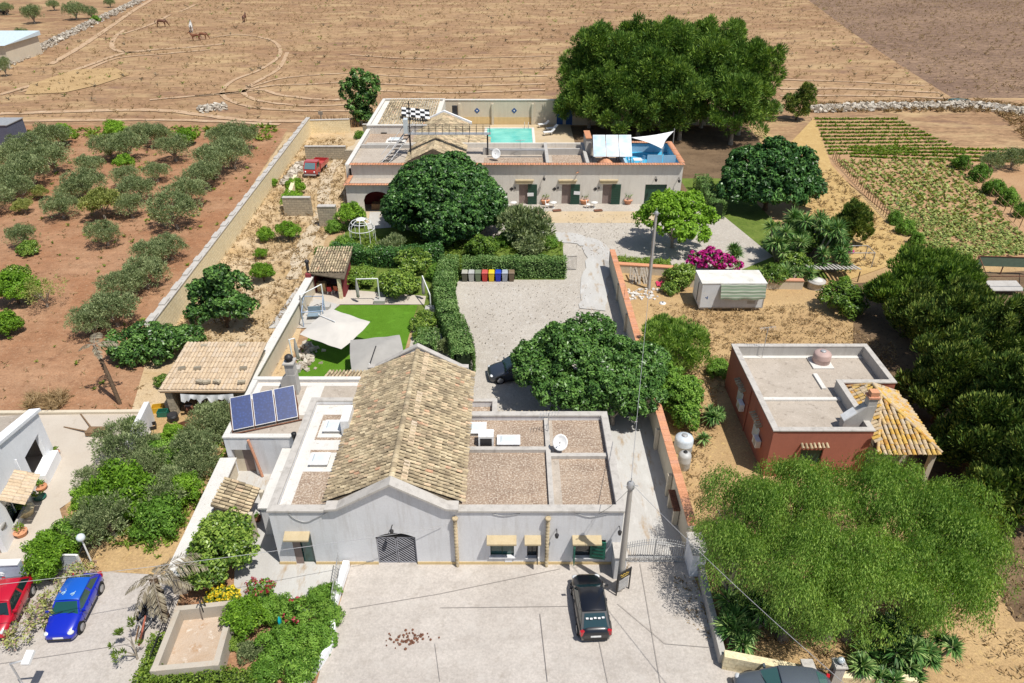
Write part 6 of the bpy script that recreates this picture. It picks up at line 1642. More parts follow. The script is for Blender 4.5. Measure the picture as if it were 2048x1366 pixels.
b = MB(); b.lathe((-.3, .3, .86), [(.2, 0), (.36, .02), (.36, .2), (.2, .22)], 14); b.build('spare_tyre', M['rubber'], pk, False)
b = MB(); b.box(2.36, -.8, .4, 2.5, .8, .56); b.build('bumper', M['grey_metal'], pk, False)
for x in (1.5, -1.5):
 for s in (-1, 1):
  b = MB(); b.lathe((0, 0, -.1), [(.2, 0), (.33, .01), (.33, .19), (.2, .2)], 14); b.xf(Matrix.Translation((x, s * .78, .33)) @ Matrix.Rotation(R(90), 4, 'X')); w = b.build('wheel', M['rubber'], pk, False)
  b = MB(); b.lathe((0, 0, -.03), [(.02, 0), (.19, 0), (.19, .06), (.02, .06)], 10); b.xf(Matrix.Translation((x, s * .88, .33)) @ Matrix.Rotation(R(90), 4, 'X')); b.build('rim', M['chrome'], w, False)
def bike(name, label, loc, rz, lean, mat, cat='bicycle', moto=False):
 t = thing(name, label, cat, loc, rz)
 X = Matrix.Rotation(lean, 4, 'X')
 wr, wb = (.3, .62) if moto else (.33, .52)
 for s in (-1, 1):
  b = MB()
  ring = [(s * wb + wr * math.cos(PI * k / 9), 0, wr + wr * math.sin(PI * k / 9)) for k in range(19)]
  b.tube(ring, .06 if moto else .022, 5)
  for k in range(6): b.tube([(s * wb, 0, wr), (s * wb + wr * math.cos(PI * k / 3), 0, wr + wr * math.sin(PI * k / 3))], .008, 3)
  b.xf(X); b.build('wheel', M['rubber'], t, False)
 b = MB()
 if moto:
  b.tube([(.6, 0, .3), (.42, 0, .95)], .04, 6); b.tube([(.4, 0, .8), (.05, 0, .35), (-.25, 0, .35), (-.6, 0, .32)], .05, 6); b.obox((.02, 0, .45), .4, .26, .34); b.tube([(-.3, -.12, .3), (-.75, -.14, .42)], .05, 6)
 else:
  for q in (((.52, 0, .33), (.4, 0, .92)), ((.42, 0, .8), (-.08, 0, .3)), ((-.08, 0, .3), (-.2, 0, .85)), ((-.08, 0, .3), (-.52, 0, .33)), ((-.18, 0, .78), (-.52, 0, .33)), ((.42, 0, .82), (-.18, 0, .76))): b.tube(q, .02, 5)
 b.xf(X); b.build('frame', mat, t, False)
 b = MB()
 if moto: b.ball((.12, 0, .78), .2, 8, 0, .75); b.obox((-.35, 0, .78), .65, .24, .1)
 else: b.obox((-.2, 0, .9), .24, .13, .06)
 b.xf(X); b.build('saddle', M['black'], t, False)
 b = MB(); b.tube([(.4, -.28, .98), (.42, 0, .95), (.4, .28, .98)], .02, 5); b.xf(X); b.build('handlebar', M['dark_metal'], t, False)
q = P(302, 1216)
bike('motorcycle', 'dark motorcycle parked under the dead palm', (q.x, q.y, 0), R(70), .15, M['dark_metal'], 'motorcycle', True)
q = P(300, 1252)
bike('bicycle', 'pale bicycle leaning on the lattice railing', (q.x, q.y, 0), R(75), .3, M['white_paint'])
q = P(128, 1158)
bike('bicycle', 'black bicycle against the striped gate behind the blue car', (q.x, q.y, 0), R(10), .3, M['dark_metal'])
# ================================================================ white house on the left
wh = thing('white_house', 'white villa at the left edge with an open porch and a tiled window hood', 'house', (-31, 33, 0))
A_, B_ = Vector((-30.5, 37.0, 0)), Vector((-28.75, 28.6, 0))
dr = (B_ - A_); LN = dr.length; dr.normalize(); nr_ = Vector((-dr.y, dr.x, 0))
if nr_.x < 0: nr_ = -nr_          # outwards, towards the patio
def WP(s, z, o=0.0): return A_ + dr * s + nr_ * o + Vector((0, 0, z))
topz = lambda s: 3.6 + min(s, 5.2) * .29
OPN = [(.9, 3.3, .75, 2.6), (5.2, 7.0, .7, 2.1)]
b = MB()
xs = [0, .9, 3.3, 5.2, 7.0, LN]
for i in range(5):
 s0, s1 = xs[i], xs[i + 1]
 ho = [o for o in OPN if o[0] <= s0 and s1 <= o[1]]
 segs = [(0, None)] if not ho else [(0, ho[0][2]), (ho[0][3], None)]
 for z0, z1 in segs:
  t0, t1 = (z1, z1) if z1 else (topz(s0), topz(s1))
  b.add([WP(s0, z0), WP(s1, z0), WP(s1, t1), WP(s0, t0), WP(s0, z0, -.3), WP(s1, z0, -.3), WP(s1, t1, -.3), WP(s0, t0, -.3)], [(0, 1, 2, 3), (7, 6, 5, 4), (0, 4, 5, 1), (1, 5, 6, 2), (2, 6, 7, 3), (3, 7, 4, 0)])
b.build('front_wall', M['white_wall'], wh)
b = MB(); b.add([WP(-.25, 3.55, .12), WP(5.2, 5.1, .12), WP(5.2, 5.1, -.55), WP(-.25, 3.55, -.55), WP(-.25, 3.75, .12), WP(5.2, 5.3, .12), WP(5.2, 5.3, -.55), WP(-.25, 3.75, -.55)], [(3, 2, 1, 0), (4, 5, 6, 7), (0, 1, 5, 4), (1, 2, 6, 5), (2, 3, 7, 6), (3, 0, 4, 7)]); b.build('gable_band', M['white_wall'], wh)
b = MB(); b.add([WP(-.1, 3.5, -.56), WP(5.2, 5.0, -.56), WP(5.2, 5.0, -12), WP(-.1, 3.5, -12)], [(0, 1, 2, 3)]); b.add([WP(-.1, 3.5, -.56), WP(-.1, 3.5, -12), WP(-.1, 0, -12), WP(-.1, 0, -.56)], [(0, 1, 2, 3)]); b.each('roof', M['roof_screed'], wh)
b = MB(); b.add([WP(5.2, 5.0, -.31), WP(LN, 4.9, -.31), WP(LN, 4.9, -12), WP(5.2, 5.0, -12)], [(0, 1, 2, 3)]); b.add([WP(LN, 0, -.31), WP(LN, 0, -12), WP(LN, 4.9, -12), WP(LN, 4.9, -.31)], [(0, 1, 2, 3)]); b.each('flat_roof', M['roof_screed'], wh)
b = MB(); b.add([WP(.4, .06, -.31), WP(4.4, .06, -.31), WP(4.4, .06, -4), WP(.4, .06, -4)], [(0, 1, 2, 3)]); b.build('porch_floor', M['cement'], wh)
b = MB(); b.box(0, 0, 0, .01, .01, .01); b = MB(); b.add([WP(.3, 0, -3.6), WP(4.6, 0, -3.6), WP(4.6, 3.4, -3.6), WP(.3, 3.4, -3.6)], [(0, 1, 2, 3)]); b.build('porch_back', M['white_wall'], wh)
b = MB(); b.add([WP(.5, 0, .02), WP(3.0, 0, .02), WP(3.0, .8, .02), WP(.5, .8, .02), WP(.5, 0, .5), WP(3.0, 0, .5), WP(3.0, .8, .5), WP(.5, .8, .5)], [(3, 2, 1, 0), (4, 5, 6, 7), (0, 1, 5, 4), (1, 2, 6, 5), (2, 3, 7, 6), (3, 0, 4, 7)]); b.build('porch_parapet', M['white_wall'], wh)
b = MB(); b.add([WP(5.25, .75, -.2), WP(6.95, .75, -.2), WP(6.95, 2.05, -.2), WP(5.25, 2.05, -.2)], [(0, 1, 2, 3)]); f = b.build('window', M['glass'], wh)
b = MB()
for s in (5.25, 6.07, 6.9): b.tube([WP(s, .75, -.17), WP(s, 2.05, -.17)], .035, 4)
b.build('window_frame', M['white_paint'], f)
b = MB(); b.add([WP(5.0, .64, .12), WP(7.2, .64, .12), WP(7.2, .64, -.25), WP(5.0, .64, -.25), WP(5.0, .7, .12), WP(7.2, .7, .12), WP(7.2, .7, -.25), WP(5.0, .7, -.25)], [(3, 2, 1, 0), (4, 5, 6, 7), (0, 1, 5, 4), (1, 2, 6, 5), (2, 3, 7, 6), (3, 0, 4, 7)]); b.build('window_sill', M['cement'], wh)
dn = (nr_ * .85 + Vector((0, 0, -.45))).normalized()
fr = slope_frames(WP(4.7, 2.85, .02), dr, dn, .26, .34, 10, 3, .14, .6)
lay_tiles(wh, fr, TILE_P, M['tile_pale'], 30)
b = MB(); b.lathe((0, 0, 0), [(.02, 0), (.32, 0), (.32, .03), (.02, .03)], 16, 0, .6, 1.0); b.xf(Matrix.Translation(WP(8.0, 1.5, .01)) @ Matrix.Rotation(R(90), 4, 'Y')); b.build('oval_window', M['cement'], wh)
b = MB(); b.tube([WP(4.3, .1, .06), WP(4.3, 3.3, .06)], .045, 6); b.build('downpipe', M['white_wall'], wh)
# front wall of that house with its scroll, and its gates
fw = wall_thing('garden_wall', 'pale blue-grey wall in front of the white villa with an iron scroll on it', (-34, 26.4), (-26.6, 26.8), .3, 1.25, flat('pale_blue_wall', (.42, .47, .58), .8), cap=M['white_wall'])
b = MB(); q = Vector((-27.9, 26.5, .75))
b.tube([q + Vector((.28 * (1 - i / 20) * math.cos(i * .8), -.06, .2 * (1 - i / 20) * math.sin(i * .8))) for i in range(18)], .022, 4); b.tube([q + Vector((.35 + .2 * (1 - i / 16) * math.cos(2.6 - i * .8), -.06, .16 * (1 - i / 16) * math.sin(2.6 - i * .8))) for i in range(14)], .02, 4); b.build('iron_scroll', M['white_paint'], fw)
st_ = thing('slatted_gate', 'pale grey gate of wide horizontal slats behind the blue car', 'gate', (-24.9, 27.3, 0))
for k in range(6):
 b = MB(); b.box(-26.1, 27.25, .12 + k * .19, -23.8, 27.31, .28 + k * .19); b.build('slat', flat('gate_slat_grey', (.50, .53, .58), .5) if k == 0 else bpy.data.materials['gate_slat_grey'], st_)
b = MB(); b.box(-26.2, 27.22, 0, -26.1, 27.34, 1.3); b.box(-23.8, 27.22, 0, -23.7, 27.34, 1.3); b.box(-26.1, 27.23, 1.27, -23.8, 27.33, 1.33); b.each('gate_frame', M['white_paint'], st_)
fence('lattice_gate', 'dark iron lattice gate leaf standing open towards the garden', [(-23.6, 27.3), (-23.9, 30.3)], 1.4, M['dark_metal'], .12, 'gate')
lt = thing('garden_lamp', 'globe lamp on a white post between the two garden gates', 'lamp', P(185, 1128))
b = MB(); b.tube([(0, 0, 0), (0, 0, 1.9)], .05, 8); b.build('post', M['white_paint'], lt, False)
b = MB(); b.ball((0, 0, 2.1), .24, 12); b.build('globe', M['skylight'], lt, False)
l2 = thing('street_lamp', 'white lantern head leaning in from the lower left corner', 'lamp', P(55, 1385))
tp_ = P(58, 1318, 2.6) - P(55, 1385)
b = MB(); b.tube([(0, 0, 0), (0, 0, 2.2), (tp_.x, tp_.y, 2.6)], .05, 8); b.build('post', M['white_paint'], l2, False)
b = MB(); b.obox((tp_.x, tp_.y, 2.7), .34, .62, .16, rx=.3); b.build('lamp_head', M['white_paint'], l2, False); b = MB(); b.obox((tp_.x, tp_.y + .05, 2.79), .22, .3, .05, rx=.3); b.build('lamp_lens', M['skylight'], l2, False)
brd = thing('red_board', 'small dark red board leaning at the railing by the dead palm', 'board', P(290, 1275))
b = MB(); b.obox((0, 0, .55), .08, 1.0, 1.0, ry=.4, rz=.25); b.build('panel', M['rust'] if 0 else flat('red_board_paint', (.34, .10, .06), .7), brd, False); b = MB(); b.obox((-.32, 0, .3), .05, .9, .06, rz=.25); b.build('foot', M['wood'], brd, False)
M['pot'] = M['terracotta']
POTS = []
def pot(u, v, r, h, label, mat=None, nm='plant_pot'):
 q = P(u, v)
 t = thing(nm, label, 'pot', (q.x, q.y, 0))
 b = MB(); b.lathe((0, 0, 0), [(r * .65, 0), (r * .95, h * .85), (r * 1.08, h * .86), (r * 1.08, h), (r * .9, h)], 14); b.build('pot_body', mat or M['pot'], t, False)
 b = MB(); b.lathe((0, 0, h - .06), [(.01, .01), (r * .9, 0), (r * .9, .01)], 12); b.build('pot_soil', M['bark'], t, False)
 POTS.append((t, r, h))
 return t
pot(107, 922, .3, .3, 'wide terracotta pot of cactus at the corner of the white villa')
pot(113, 912, .28, .35, 'terracotta pot of tall succulent behind the wide corner pot')
pot(92, 962, .27, .3, 'single terracotta pot by the villa wall, farthest of the row')
pot(85, 980, .33, .32, 'terracotta pot with a round cactus by the villa wall')
pot(82, 998, .34, .22, 'low dark green bowl by the villa wall', flat('green_glaze', (.02, .11, .08), .3), 'glazed_bowl')
pot(55, 1030, .5, .6, 'large square-looking tufa tub with cactus under the villa window', M['tufa'])
pot(38, 1040, .45, .55, 'tufa tub with a domed cactus nearest the villa window', M['tufa'])
pot(45, 1072, .35, .4, 'terracotta pot of green leaves by the villa steps')
pot(480, 1025, .3, .45, 'terracotta urn at the courtyard edge below the tiled canopy')
pot(515, 1042, .25, .3, 'small dark pot beside the terracotta urn', M['rust'])
ft = thing('old_cart_planter', 'old wooden cart wheel and timbers with plants on the patio', 'planter', P(190, 872))
b = MB(); b.tube([(-2.6, .9, .08), (0, 0, .3)], .05, 5); b.tube([(-2.2, 2.4, .08), (0, .1, .3)], .05, 5); b.build('shaft', M['wood'], ft, False)
b = MB(); b.tube([(.55 + .4 * math.cos(PI * k / 8), -.1, .42 + .4 * math.sin(PI * k / 8)) for k in range(17)], .045, 5)
for k in range(4): b.tube([(.55, -.1, .42), (.55 + .4 * math.cos(PI * k / 2), -.1, .42 + .4 * math.sin(PI * k / 2))], .03, 4)
b.build('wheel', M['wood'], ft, False)
b = MB(); b.obox((.1, .15, .3), 1.2, .7, .3); b.build('tray', M['wood'], ft, False)
# tiled gate canopy in the courtyard
gc_ = thing('gate_canopy', 'little tiled canopy over the garden gate beside the citrus tree', 'canopy', (-16, 30.6, 0))
b = MB()
for x, y in ((-16.8, 30.1), (-16.6, 31.9), (-14.9, 29.7), (-14.8, 31.5)): b.box(x - .12, y - .12, 0, x + .12, y + .12, 2.0)
b.each('canopy_pillar', M['cream_wall'], gc_)
al = Vector((.04, 1, 0)).normalized(); dn = Vector((1, -.04, -.42)).normalized()
fr = slope_frames((-17.05, 29.75, 2.62), al, dn, .255, .43, 9, 5, .16, 1.0)
lay_tiles(gc_, fr, TILE, M['tile'], 60)
b = MB(); e1 = Vector((-17.05, 29.75, 2.58)); e2 = e1 + al * 2.3; b.add([e1, e2, e2 + dn * 2.1, e1 + dn * 2.1] + [p - Vector((0, 0, .1)) for p in (e1, e2, e2 + dn * 2.1, e1 + dn * 2.1)], [(0, 3, 2, 1), (4, 5, 6, 7), (0, 1, 5, 4), (1, 2, 6, 5), (2, 3, 7, 6), (3, 0, 4, 7)]); b.build('canopy_deck', M['tile_dark'], gc_)
# table and chair sets along the guest house terrace
k = 0
for u, lb in ((1030, 'first white table and chair set from the big ficus'), (1108, 'white table and chair set between the first and second green shutters'), (1188, 'white table and chair set left of the third green shutter')):
 q = P(u, 404)
 t = thing('garden_table', lb.replace(' and chair set', ''), 'table', (q.x - .2, 81.6, .02))
 b = MB(); b.lathe((0, 0, .66), [(.02, 0), (.42, 0), (.42, .04), (.02, .04)], 12); b.build('table_top', M['white_paint'], t, False)
 b = MB(); b.tube([(0, 0, 0), (0, 0, .66)], .05, 6); b.lathe((0, 0, 0), [(.25, 0), (.05, .06)], 8); b.build('leg', M['white_paint'], t, False)
 chair((q.x - .9, 81.5, .02), 1.4, lb.replace('table and chair set', 'chair at the table'), M['white_paint'])
 m_ = thing('door_mat', lb.replace('white table and chair set', 'dark door mat before the set') + ' on the terrace', 'mat', (q.x + .2, 80.5, .14))
 b = MB(); b.obox((0, 0, .0), 1.0, .6, .03, rz=.2); b.build('mat_body', M['rust'], m_, False)
for u, lb in ((1090, 'left of the second door'), (1168, 'between second and third door'), (1255, 'right of the third shutter')):
 pot(u, 408, .55, .6, 'terracotta pot with a shrub on the terrace, ' + lb)
# cane screen and dry fence behind the yard
cn = thing('cane_screen', 'brown dry cane screen behind the far tufa wall', 'screen', (-29, 116.5, 0))
b = MB()
for k in range(150):
 x = -33.2 + k * .058 + random.uniform(-.03, .03); y = 116.5 + random.uniform(-.15, .15)
 b.tube([(x, y, 0), (x + random.uniform(-.15, .15), y + random.uniform(-.1, .1), random.uniform(1.2, 2.0))], .028, 3, 0, False)
tag(b.build('canes', M['bamboo'], cn), kind='stuff')
b = MB(); b.tube([(-33.2, 116.6, .9), (-24.6, 116.6, .9)], .05, 4); b.build('cross_rail', M['wood'], cn)
fence('wire_fence', 'thin dry stick fence between cane screen and the tree by the guest house', [(-24.4, 116.5), (-19.5, 114.6)], 1.1, M['bamboo'], .35)
sc3 = thing('gate_post', 'grey weathered post at the end of the cane screen', 'post', P(643, 246))
b = MB(); b.tube([(0, 0, 0), (.1, 0, 1.9)], .12, 7); b.obox((.05, 0, 1.6), .7, .2, .5); b.build('post_body', M['pale_bark'], sc3, False)
# vegetable plot fence of sticks, beans on canes
def stick_fence(a, c, label, h, step):
 t = thing('stick_fence', label, 'fence', ((a.x + c.x) / 2, (a.y + c.y) / 2, 0))
 n = int((c - a).length / step)
 for k in range(n + 1):
  q = a.lerp(c, k / n)
  b = MB(); b.tube([q, q + Vector((random.uniform(-.1, .1), random.uniform(-.1, .1), h * random.uniform(.85, 1.1)))], .045, 4, 0, False); b.build('stake', M['wood'], t)
 b = MB()
 for z in (.35, .75): b.tube([a.lerp(c, i / 12) + Vector((random.uniform(-.06, .06), 0, z * h)) for i in range(13)], .025, 3)
 tag(b.build('rails', M['bamboo'], t), kind='stuff')
stick_fence(P(1665, 318), P(1775, 440), 'dry stick fence along the straw path and the vegetable plot', 1.3, .75)
stick_fence(P(1930, 345), P(2060, 480), 'stakes carrying the vine row inside the vegetable plot', 1.6, 1.6)
# netted pen at the right edge
pn = thing('netted_pen', 'netted pen of rusty frames at the right edge of the plot', 'pen', P(2000, 560))
b = MB()
q = [P(1945, 548), P(2060, 552), P(2060, 590), P(1960, 590)]
for p in q + [P(2000, 549)]: b.tube([p, p + Vector((0, 0, 2.0))], .06, 5)
b.each('frame_post', M['rust'], pn)
b = MB(); b.tube([p + Vector((0, 0, 1.95)) for p in q + [q[0]]], .05, 5); b.build('top_rail', M['rust'], pn)
b = MB(); b.add([q[0] + Vector((0, 0, 1.9)), q[1] + Vector((0, 0, 1.9)), q[1] + Vector((0, 0, .9)), q[0] + Vector((0, 0, .9))], [(0, 1, 2, 3)]); b.build('netting', flat('green_net', (.12, .17, .12), .9), pn)
b = MB(); b.obox((q[2] + q[3]) / 2 + Vector((0, .5, .7)), 3.0, 1.6, .08, rx=.15); b.build('roof_sheet', M['cement'], pn)
# slatted lean-to and well behind the shrub
sl_ = thing('slatted_lean_to', 'grey slatted lean-to roof behind the round shrub', 'lean-to', P(1660, 562))
c_ = P(1658, 556)
for k in range(13):
 b = MB(); b.obox(c_ + Vector((-2.3 + k * .38, 0, 1.25)), .2, 2.2, .05, rx=-.2); b.build('slat', M['cement'], sl_)
b = MB()
for s in (-2.4, 2.4):
 for y in (-.9, .9): b.tube([c_ + Vector((s, y, 0)), c_ + Vector((s, y, 1.15 + .0 * y))], .06, 5)
b.build('post', M['wood'], sl_)
wl = thing('garden_well', 'small round stone well with a flat lid beside the slatted roof', 'well', P(1630, 575))
b = MB(); b.lathe((0, 0, 0), [(.75, 0), (.7, .6), (.85, .62), (.85, .75), (.1, .76)], 14); b.build('well_ring', M['coping'], wl, False); b = MB(); b.lathe((0, 0, .76), [(.55, 0), (.55, .08), (.05, .1)], 12); b.build('well_lid', M['roof_lime'], wl, False)
fr_ = thing('drying_frame', 'thin white frame with netting beside the pink flowers', 'frame', P(1710, 528))
b = MB(); c_ = P(1705, 530)
for x, y in ((-1.5, -.8), (1.5, -.8), (1.5, .9), (-1.5, .9)): b.tube([c_ + Vector((x, y, 0)), c_ + Vector((x, y, 1.7))], .05, 5)
b.each('frame_post', M['grey_metal'], fr_)
b = MB(); b.tube([c_ + Vector((x, y, 1.7)) for x, y in ((-1.5, -.8), (1.5, -.8), (1.5, .9), (-1.5, .9), (-1.5, -.8))], .05, 5); b.build('frame_rail', M['grey_metal'], fr_)
# retaining bed wall round the spider plants, planks by the pole, cushion, disc
wall_thing('bed_wall', 'cream and terracotta wall of the flower bed beside the pole', (10.3, 64.5), (16.2, 63.6), .5, .9, M['cream_wall'], cap=M['terracotta'])
wall_thing('bed_wall', 'low terracotta-capped wall behind the white container', (16.6, 61.4), (27.5, 60.9), .45, .9, M['cream_wall'], cap=M['terracotta'])
pl = thing('timber_pile', 'heap of grey planks leaning at the foot of the far pole', 'timber', P(1285, 560))
for k in range(9):
 q = P(1262 + k * 5, 566)
 b = MB(); b.obox(q + Vector((0, .6, .45)), .18, 2.0, .05, rx=R(25) + random.uniform(-.1, .2), rz=random.uniform(-.3, .3)); b.build('plank', M['pale_bark'], pl)
ru = thing('rubble_heap', 'heap of pale rubble at the foot of the far pole', 'rubble', P(1290, 590), 0)
b = MB()
for k in range(60):
 q = P(1255 + random.uniform(0, 60), 578 + random.uniform(0, 22)); s_ = random.uniform(.1, .32)
 b.obox((q.x, q.y, s_ * .35), s_, s_ * .8, s_ * .6, random.uniform(0, 3), random.uniform(-.4, .4))
tag(b.build('stones', M['roof_lime'], ru), kind='stuff')
cu = thing('red_sheet', 'crumpled pink-red sheet lying beside the plank heap', 'sheet', P(1325, 570))
b = MB(); n = 8
b.add([(-.6 + 1.2 * i / n, -.5 + 1.0 * j / n, .12 + .12 * math.sin(i * 1.9) * math.cos(j * 1.5)) for j in range(n + 1) for i in range(n + 1)], [(j * (n + 1) + i, j * (n + 1) + i + 1, (j + 1) * (n + 1) + i + 1, (j + 1) * (n + 1) + i) for j in range(n) for i in range(n)], 0, True); b.build('sheet_cloth', flat('pink_sheet', (.5, .03, .09), .7), cu, False)
dc = thing('white_bowl', 'round white bowl with a dark knob on the straw by the rubble', 'bowl', P(1325, 607))
b = MB(); b.lathe((0, 0, 0), [(.3, 0), (.32, .06), (.1, .12)], 14); b.build('bowl_body', M['white_paint'], dc, False); b = MB(); b.lathe((0, 0, .12), [(.09, 0), (.07, .05)], 8); b.build('bowl_knob', M['black'], dc, False)
# dry stone walls and heaps: nobody could count the stones
def stones(name, line, n, w, h, mat, smin=.2, smax=.55, label=None, cat='stone wall'):
 q = [P(*p) for p in line]
 b = MB()
 seg = [(a, c) for a, c in zip(q[:-1], q[1:])]
 ln = [(c - a).length for a, c in seg]
 for k in range(n):
  a, c = random.choices(seg, ln)[0]
  d = (c - a).normalized(); nn = Vector((-d.y, d.x, 0))
  o = random.gauss(0, .35)
  p = a.lerp(c, random.random()) + nn * o * w
  s_ = random.uniform(smin, smax)
  z = max(.05, h * (1 - min(1, abs(o))) * random.uniform(.2, 1))
  b.ct = random.random()
  b.obox((p.x, p.y, z), s_, s_ * random.uniform(.6, 1), s_ * random.uniform(.5, .8), random.uniform(0, 3), random.uniform(-.5, .5), random.uniform(-.5, .5))
 t = thing(name, label, cat, ((q[0].x + q[-1].x) / 2, (q[0].y + q[-1].y) / 2, 0))
 tag(b.build('stones', mat, t), kind='stuff')
M['stone'] = tile_mat('field_stone', [(0, (.28, .23, .175)), (.5, (.46, .405, .33)), (1, (.62, .57, .49))], (.2, .17, .13), 2.0, .58, .7)
stones('dry_stone_wall', [(-60, 165), (0, 138), (110, 84), (190, 45), (275, 5), (330, -25)], 2200, 2.2, 1.1, M['stone'], .25, .7, 'long tumbled dry stone wall between the big field and the far olive plot')
stones('dry_stone_wall', [(1618, 222), (1700, 218), (1790, 216), (1880, 215), (1940, 212), (2010, 222), (2100, 235)], 1500, 2.2, .9, M['stone'], .25, .75, 'tumbled pale stone wall between the ploughed field and the vegetable plot')
stones('stone_heap', [(398, 222), (452, 215)], 160, 2.4, .9, M['stone'], .25, .6, 'grey heap of field stones in the dry field', 'stone heap')
stones('stone_edging', [(612, 690), (618, 712), (606, 735), (598, 745)], 130, 1.2, .35, M['stone'], .15, .4, 'rough pale stones edging the left corner of the lawn', 'stones')
stones('stone_heap', [(600, 330), (585, 352), (570, 372)], 170, 1.1, .6, M['stone'], .25, .6, 'tumbled stones between the truck and the broken wall', 'stone heap')
bt = thing('stranded_boat', 'small dark boat lying beside the stone wall of the plot', 'boat', P(1915, 207))
b = MB(); n = 9; vs = []
for i in range(n):
 x = -1.8 + 3.6 * i / (n - 1); w = .75 * (1 - abs(x / 1.9) ** 2.5)
 vs += [(x, -w, .75), (x, -w * .7, .25), (x, 0, .1), (x, w * .7, .25), (x, w, .75)]
b.add(vs, [(i * 5 + j, i * 5 + j + 1, (i + 1) * 5 + j + 1, (i + 1) * 5 + j) for i in range(n - 1) for j in range(4)], 0, True); b.build('hull', flat('boat_teal', (.06, .13, .13), .6), bt, False)
b = MB(); b.box(-.6, -.6, .55, -.3, .6, .6); b.box(.5, -.55, .55, .8, .55, .6); b.each('thwart', M['wood'], bt, False)
# building at the far left edge and dark sheet shed
fb = thing('far_cabin', 'pale blue-roofed white cabin at the far left edge', 'cabin', P(10, 115))
q = P(-6, 128)
b = MB(); b.box(q.x - 8, q.y - 1, 0, q.x + 3.5, q.y + 12, 4.0); b.build('cabin_wall', M['cream_wall'], fb)
b = MB(); b.add([(q.x - 8.5, q.y - 1.6, 4.01), (q.x + 4.0, q.y - 1.6, 4.01), (q.x + 4.0, q.y + 12.6, 4.9), (q.x - 8.5, q.y + 12.6, 4.9), (q.x - 8.5, q.y + 12.6, 4.01), (q.x + 4.0, q.y + 12.6, 4.01)], [(0, 1, 2, 3), (3, 2, 5, 4), (1, 5, 2), (0, 3, 4)]); b.build('cabin_roof', flat('pale_blue_sheet', (.56, .66, .72), .5), fb)
ds = thing('sheet_shed', 'dark grey sheet shed at the left edge behind the olive grove', 'shed', P(5, 290))
q = P(0, 298)
b = MB(); b.box(q.x - 4, q.y, 0, q.x + 2.2, q.y + 4, 3.4); b.build('shed_wall', flat('slate_sheet', (.10, .11, .16), .6), ds); b = MB(); b.box(q.x - 4.1, q.y - .1, 3.4, q.x + 2.3, q.y + 4.1, 3.5); b.build('shed_roof', M['grey_metal'], ds)
vn = thing('far_van', 'dark vehicle parked among the far olives at the top left corner', 'van', P(2, 28))
b = MB(); b.box(-2.2, -.9, .4, 2.2, .9, 1.2); b.build('body', M['black'], vn, False); b = MB(); b.box(-2.0, -.85, 1.2, 1.3, .85, 2.0); b.build('cabin', M['white_paint'], vn, False)
b = MB()
for x in (-1.4, 1.4):
 for y in (-.85, .85): b.obox((x, y, .35), .7, .2, .7)
b.each('wheel', M['rubber'], vn, False)
# ================================================================ horses
def horse(loc, rz, label, coat, dark, grazing=True, s=1.0):
 t = thing('horse', label, 'horse', loc, rz, 'horses grazing in the dry field', s)
 V = [((-.75, 0, 1.25), .3), ((-.3, 0, 1.22), .31), ((.25, 0, 1.2), .3), ((.65, 0, 1.28), .29)]
 E_ = [(0, 1), (1, 2), (2, 3)]
 def chain(i0, pts):
  k = i0
  for p, r in pts: V.append((p, r)); E_.append((k, len(V) - 1)); k = len(V) - 1
 if grazing: chain(3, [((.95, 0, 1.15), .19), ((1.25, 0, .75), .14), ((1.42, 0, .42), .11), ((1.5, 0, .12), .07)])
 else: chain(3, [((.95, 0, 1.5), .19), ((1.15, 0, 1.8), .14), ((1.4, 0, 1.75), .12), ((1.68, 0, 1.55), .08)])
 for y in (-.17, .17):
  chain(3, [((.62, y, .95), .15), ((.66, y, .55), .075), ((.64, y, .1), .05), ((.68, y, .03), .06)])
  chain(0, [((-.72, y, .95), .2), ((-.6, y, .72), .11), ((-.84, y, .48), .075), ((-.8, y, .1), .05), ((-.75, y, .03), .06)])
 me = bpy.data.meshes.new('horse_body')
 me.from_pydata([v[0] for v in V], E_, [])
 o = link('body', me, t)
 me.materials.append(coat)
 sk = o.modifiers.new('skin', 'SKIN'); me.skin_vertices[0].data
 for i, v in enumerate(V):
  me.skin_vertices[0].data[i].radius = (v[1], v[1]); me.skin_vertices[0].data[i].use_root = (i == 1)
 sb = o.modifiers.new('subsurf', 'SUBSURF'); sb.levels = sb.render_levels = 1
 b = MB(); b.tube([(-1.0, 0, 1.35), (-1.15, 0, 1.1), (-1.15, 0, .6)], [.05, .08, .03], 6); b.build('tail', dark, t, False)
 b = MB()
 pts = [(.7, 0, 1.5), (1.0, 0, 1.35), (1.3, 0, .9)] if grazing else [(.75, 0, 1.55), (.95, 0, 1.8), (1.15, 0, 2.0)]
 b.tube(pts, .06, 5); b.build('mane', dark, t, False)
 return t
HB, HD = flat('bay_coat', (.12, .045, .022), .6), flat('dark_mane', (.03, .02, .015), .7)
HG, HC = flat('grey_coat', (.52, .50, .47), .6), flat('chestnut_coat', (.19, .07, .03), .6)
def hz(u, v, rz, lb, c, d, g=True, s=1.0): q = P(u, v); horse((q.x, q.y, 0), rz, lb, c, d, g, s)
hz(324, 54, 0.2, 'dark bay horse grazing alone, leftmost in the dry field', HB, HD, True, 1.35)
hz(384, 64, 1.9, 'pale grey horse turned away among the group', HG, HD, False, 1.45)
hz(393, 82, 3.3, 'chestnut horse standing in front of the grey one', HC, HD, False, 1.15)
hz(406, 79, .1, 'small chestnut horse grazing beside the other chestnut', HC, HD, True, 1.15)
hz(490, 44, 1.6, 'dark bay horse standing apart, farthest right in the field', HB, HD, False, 1.25)
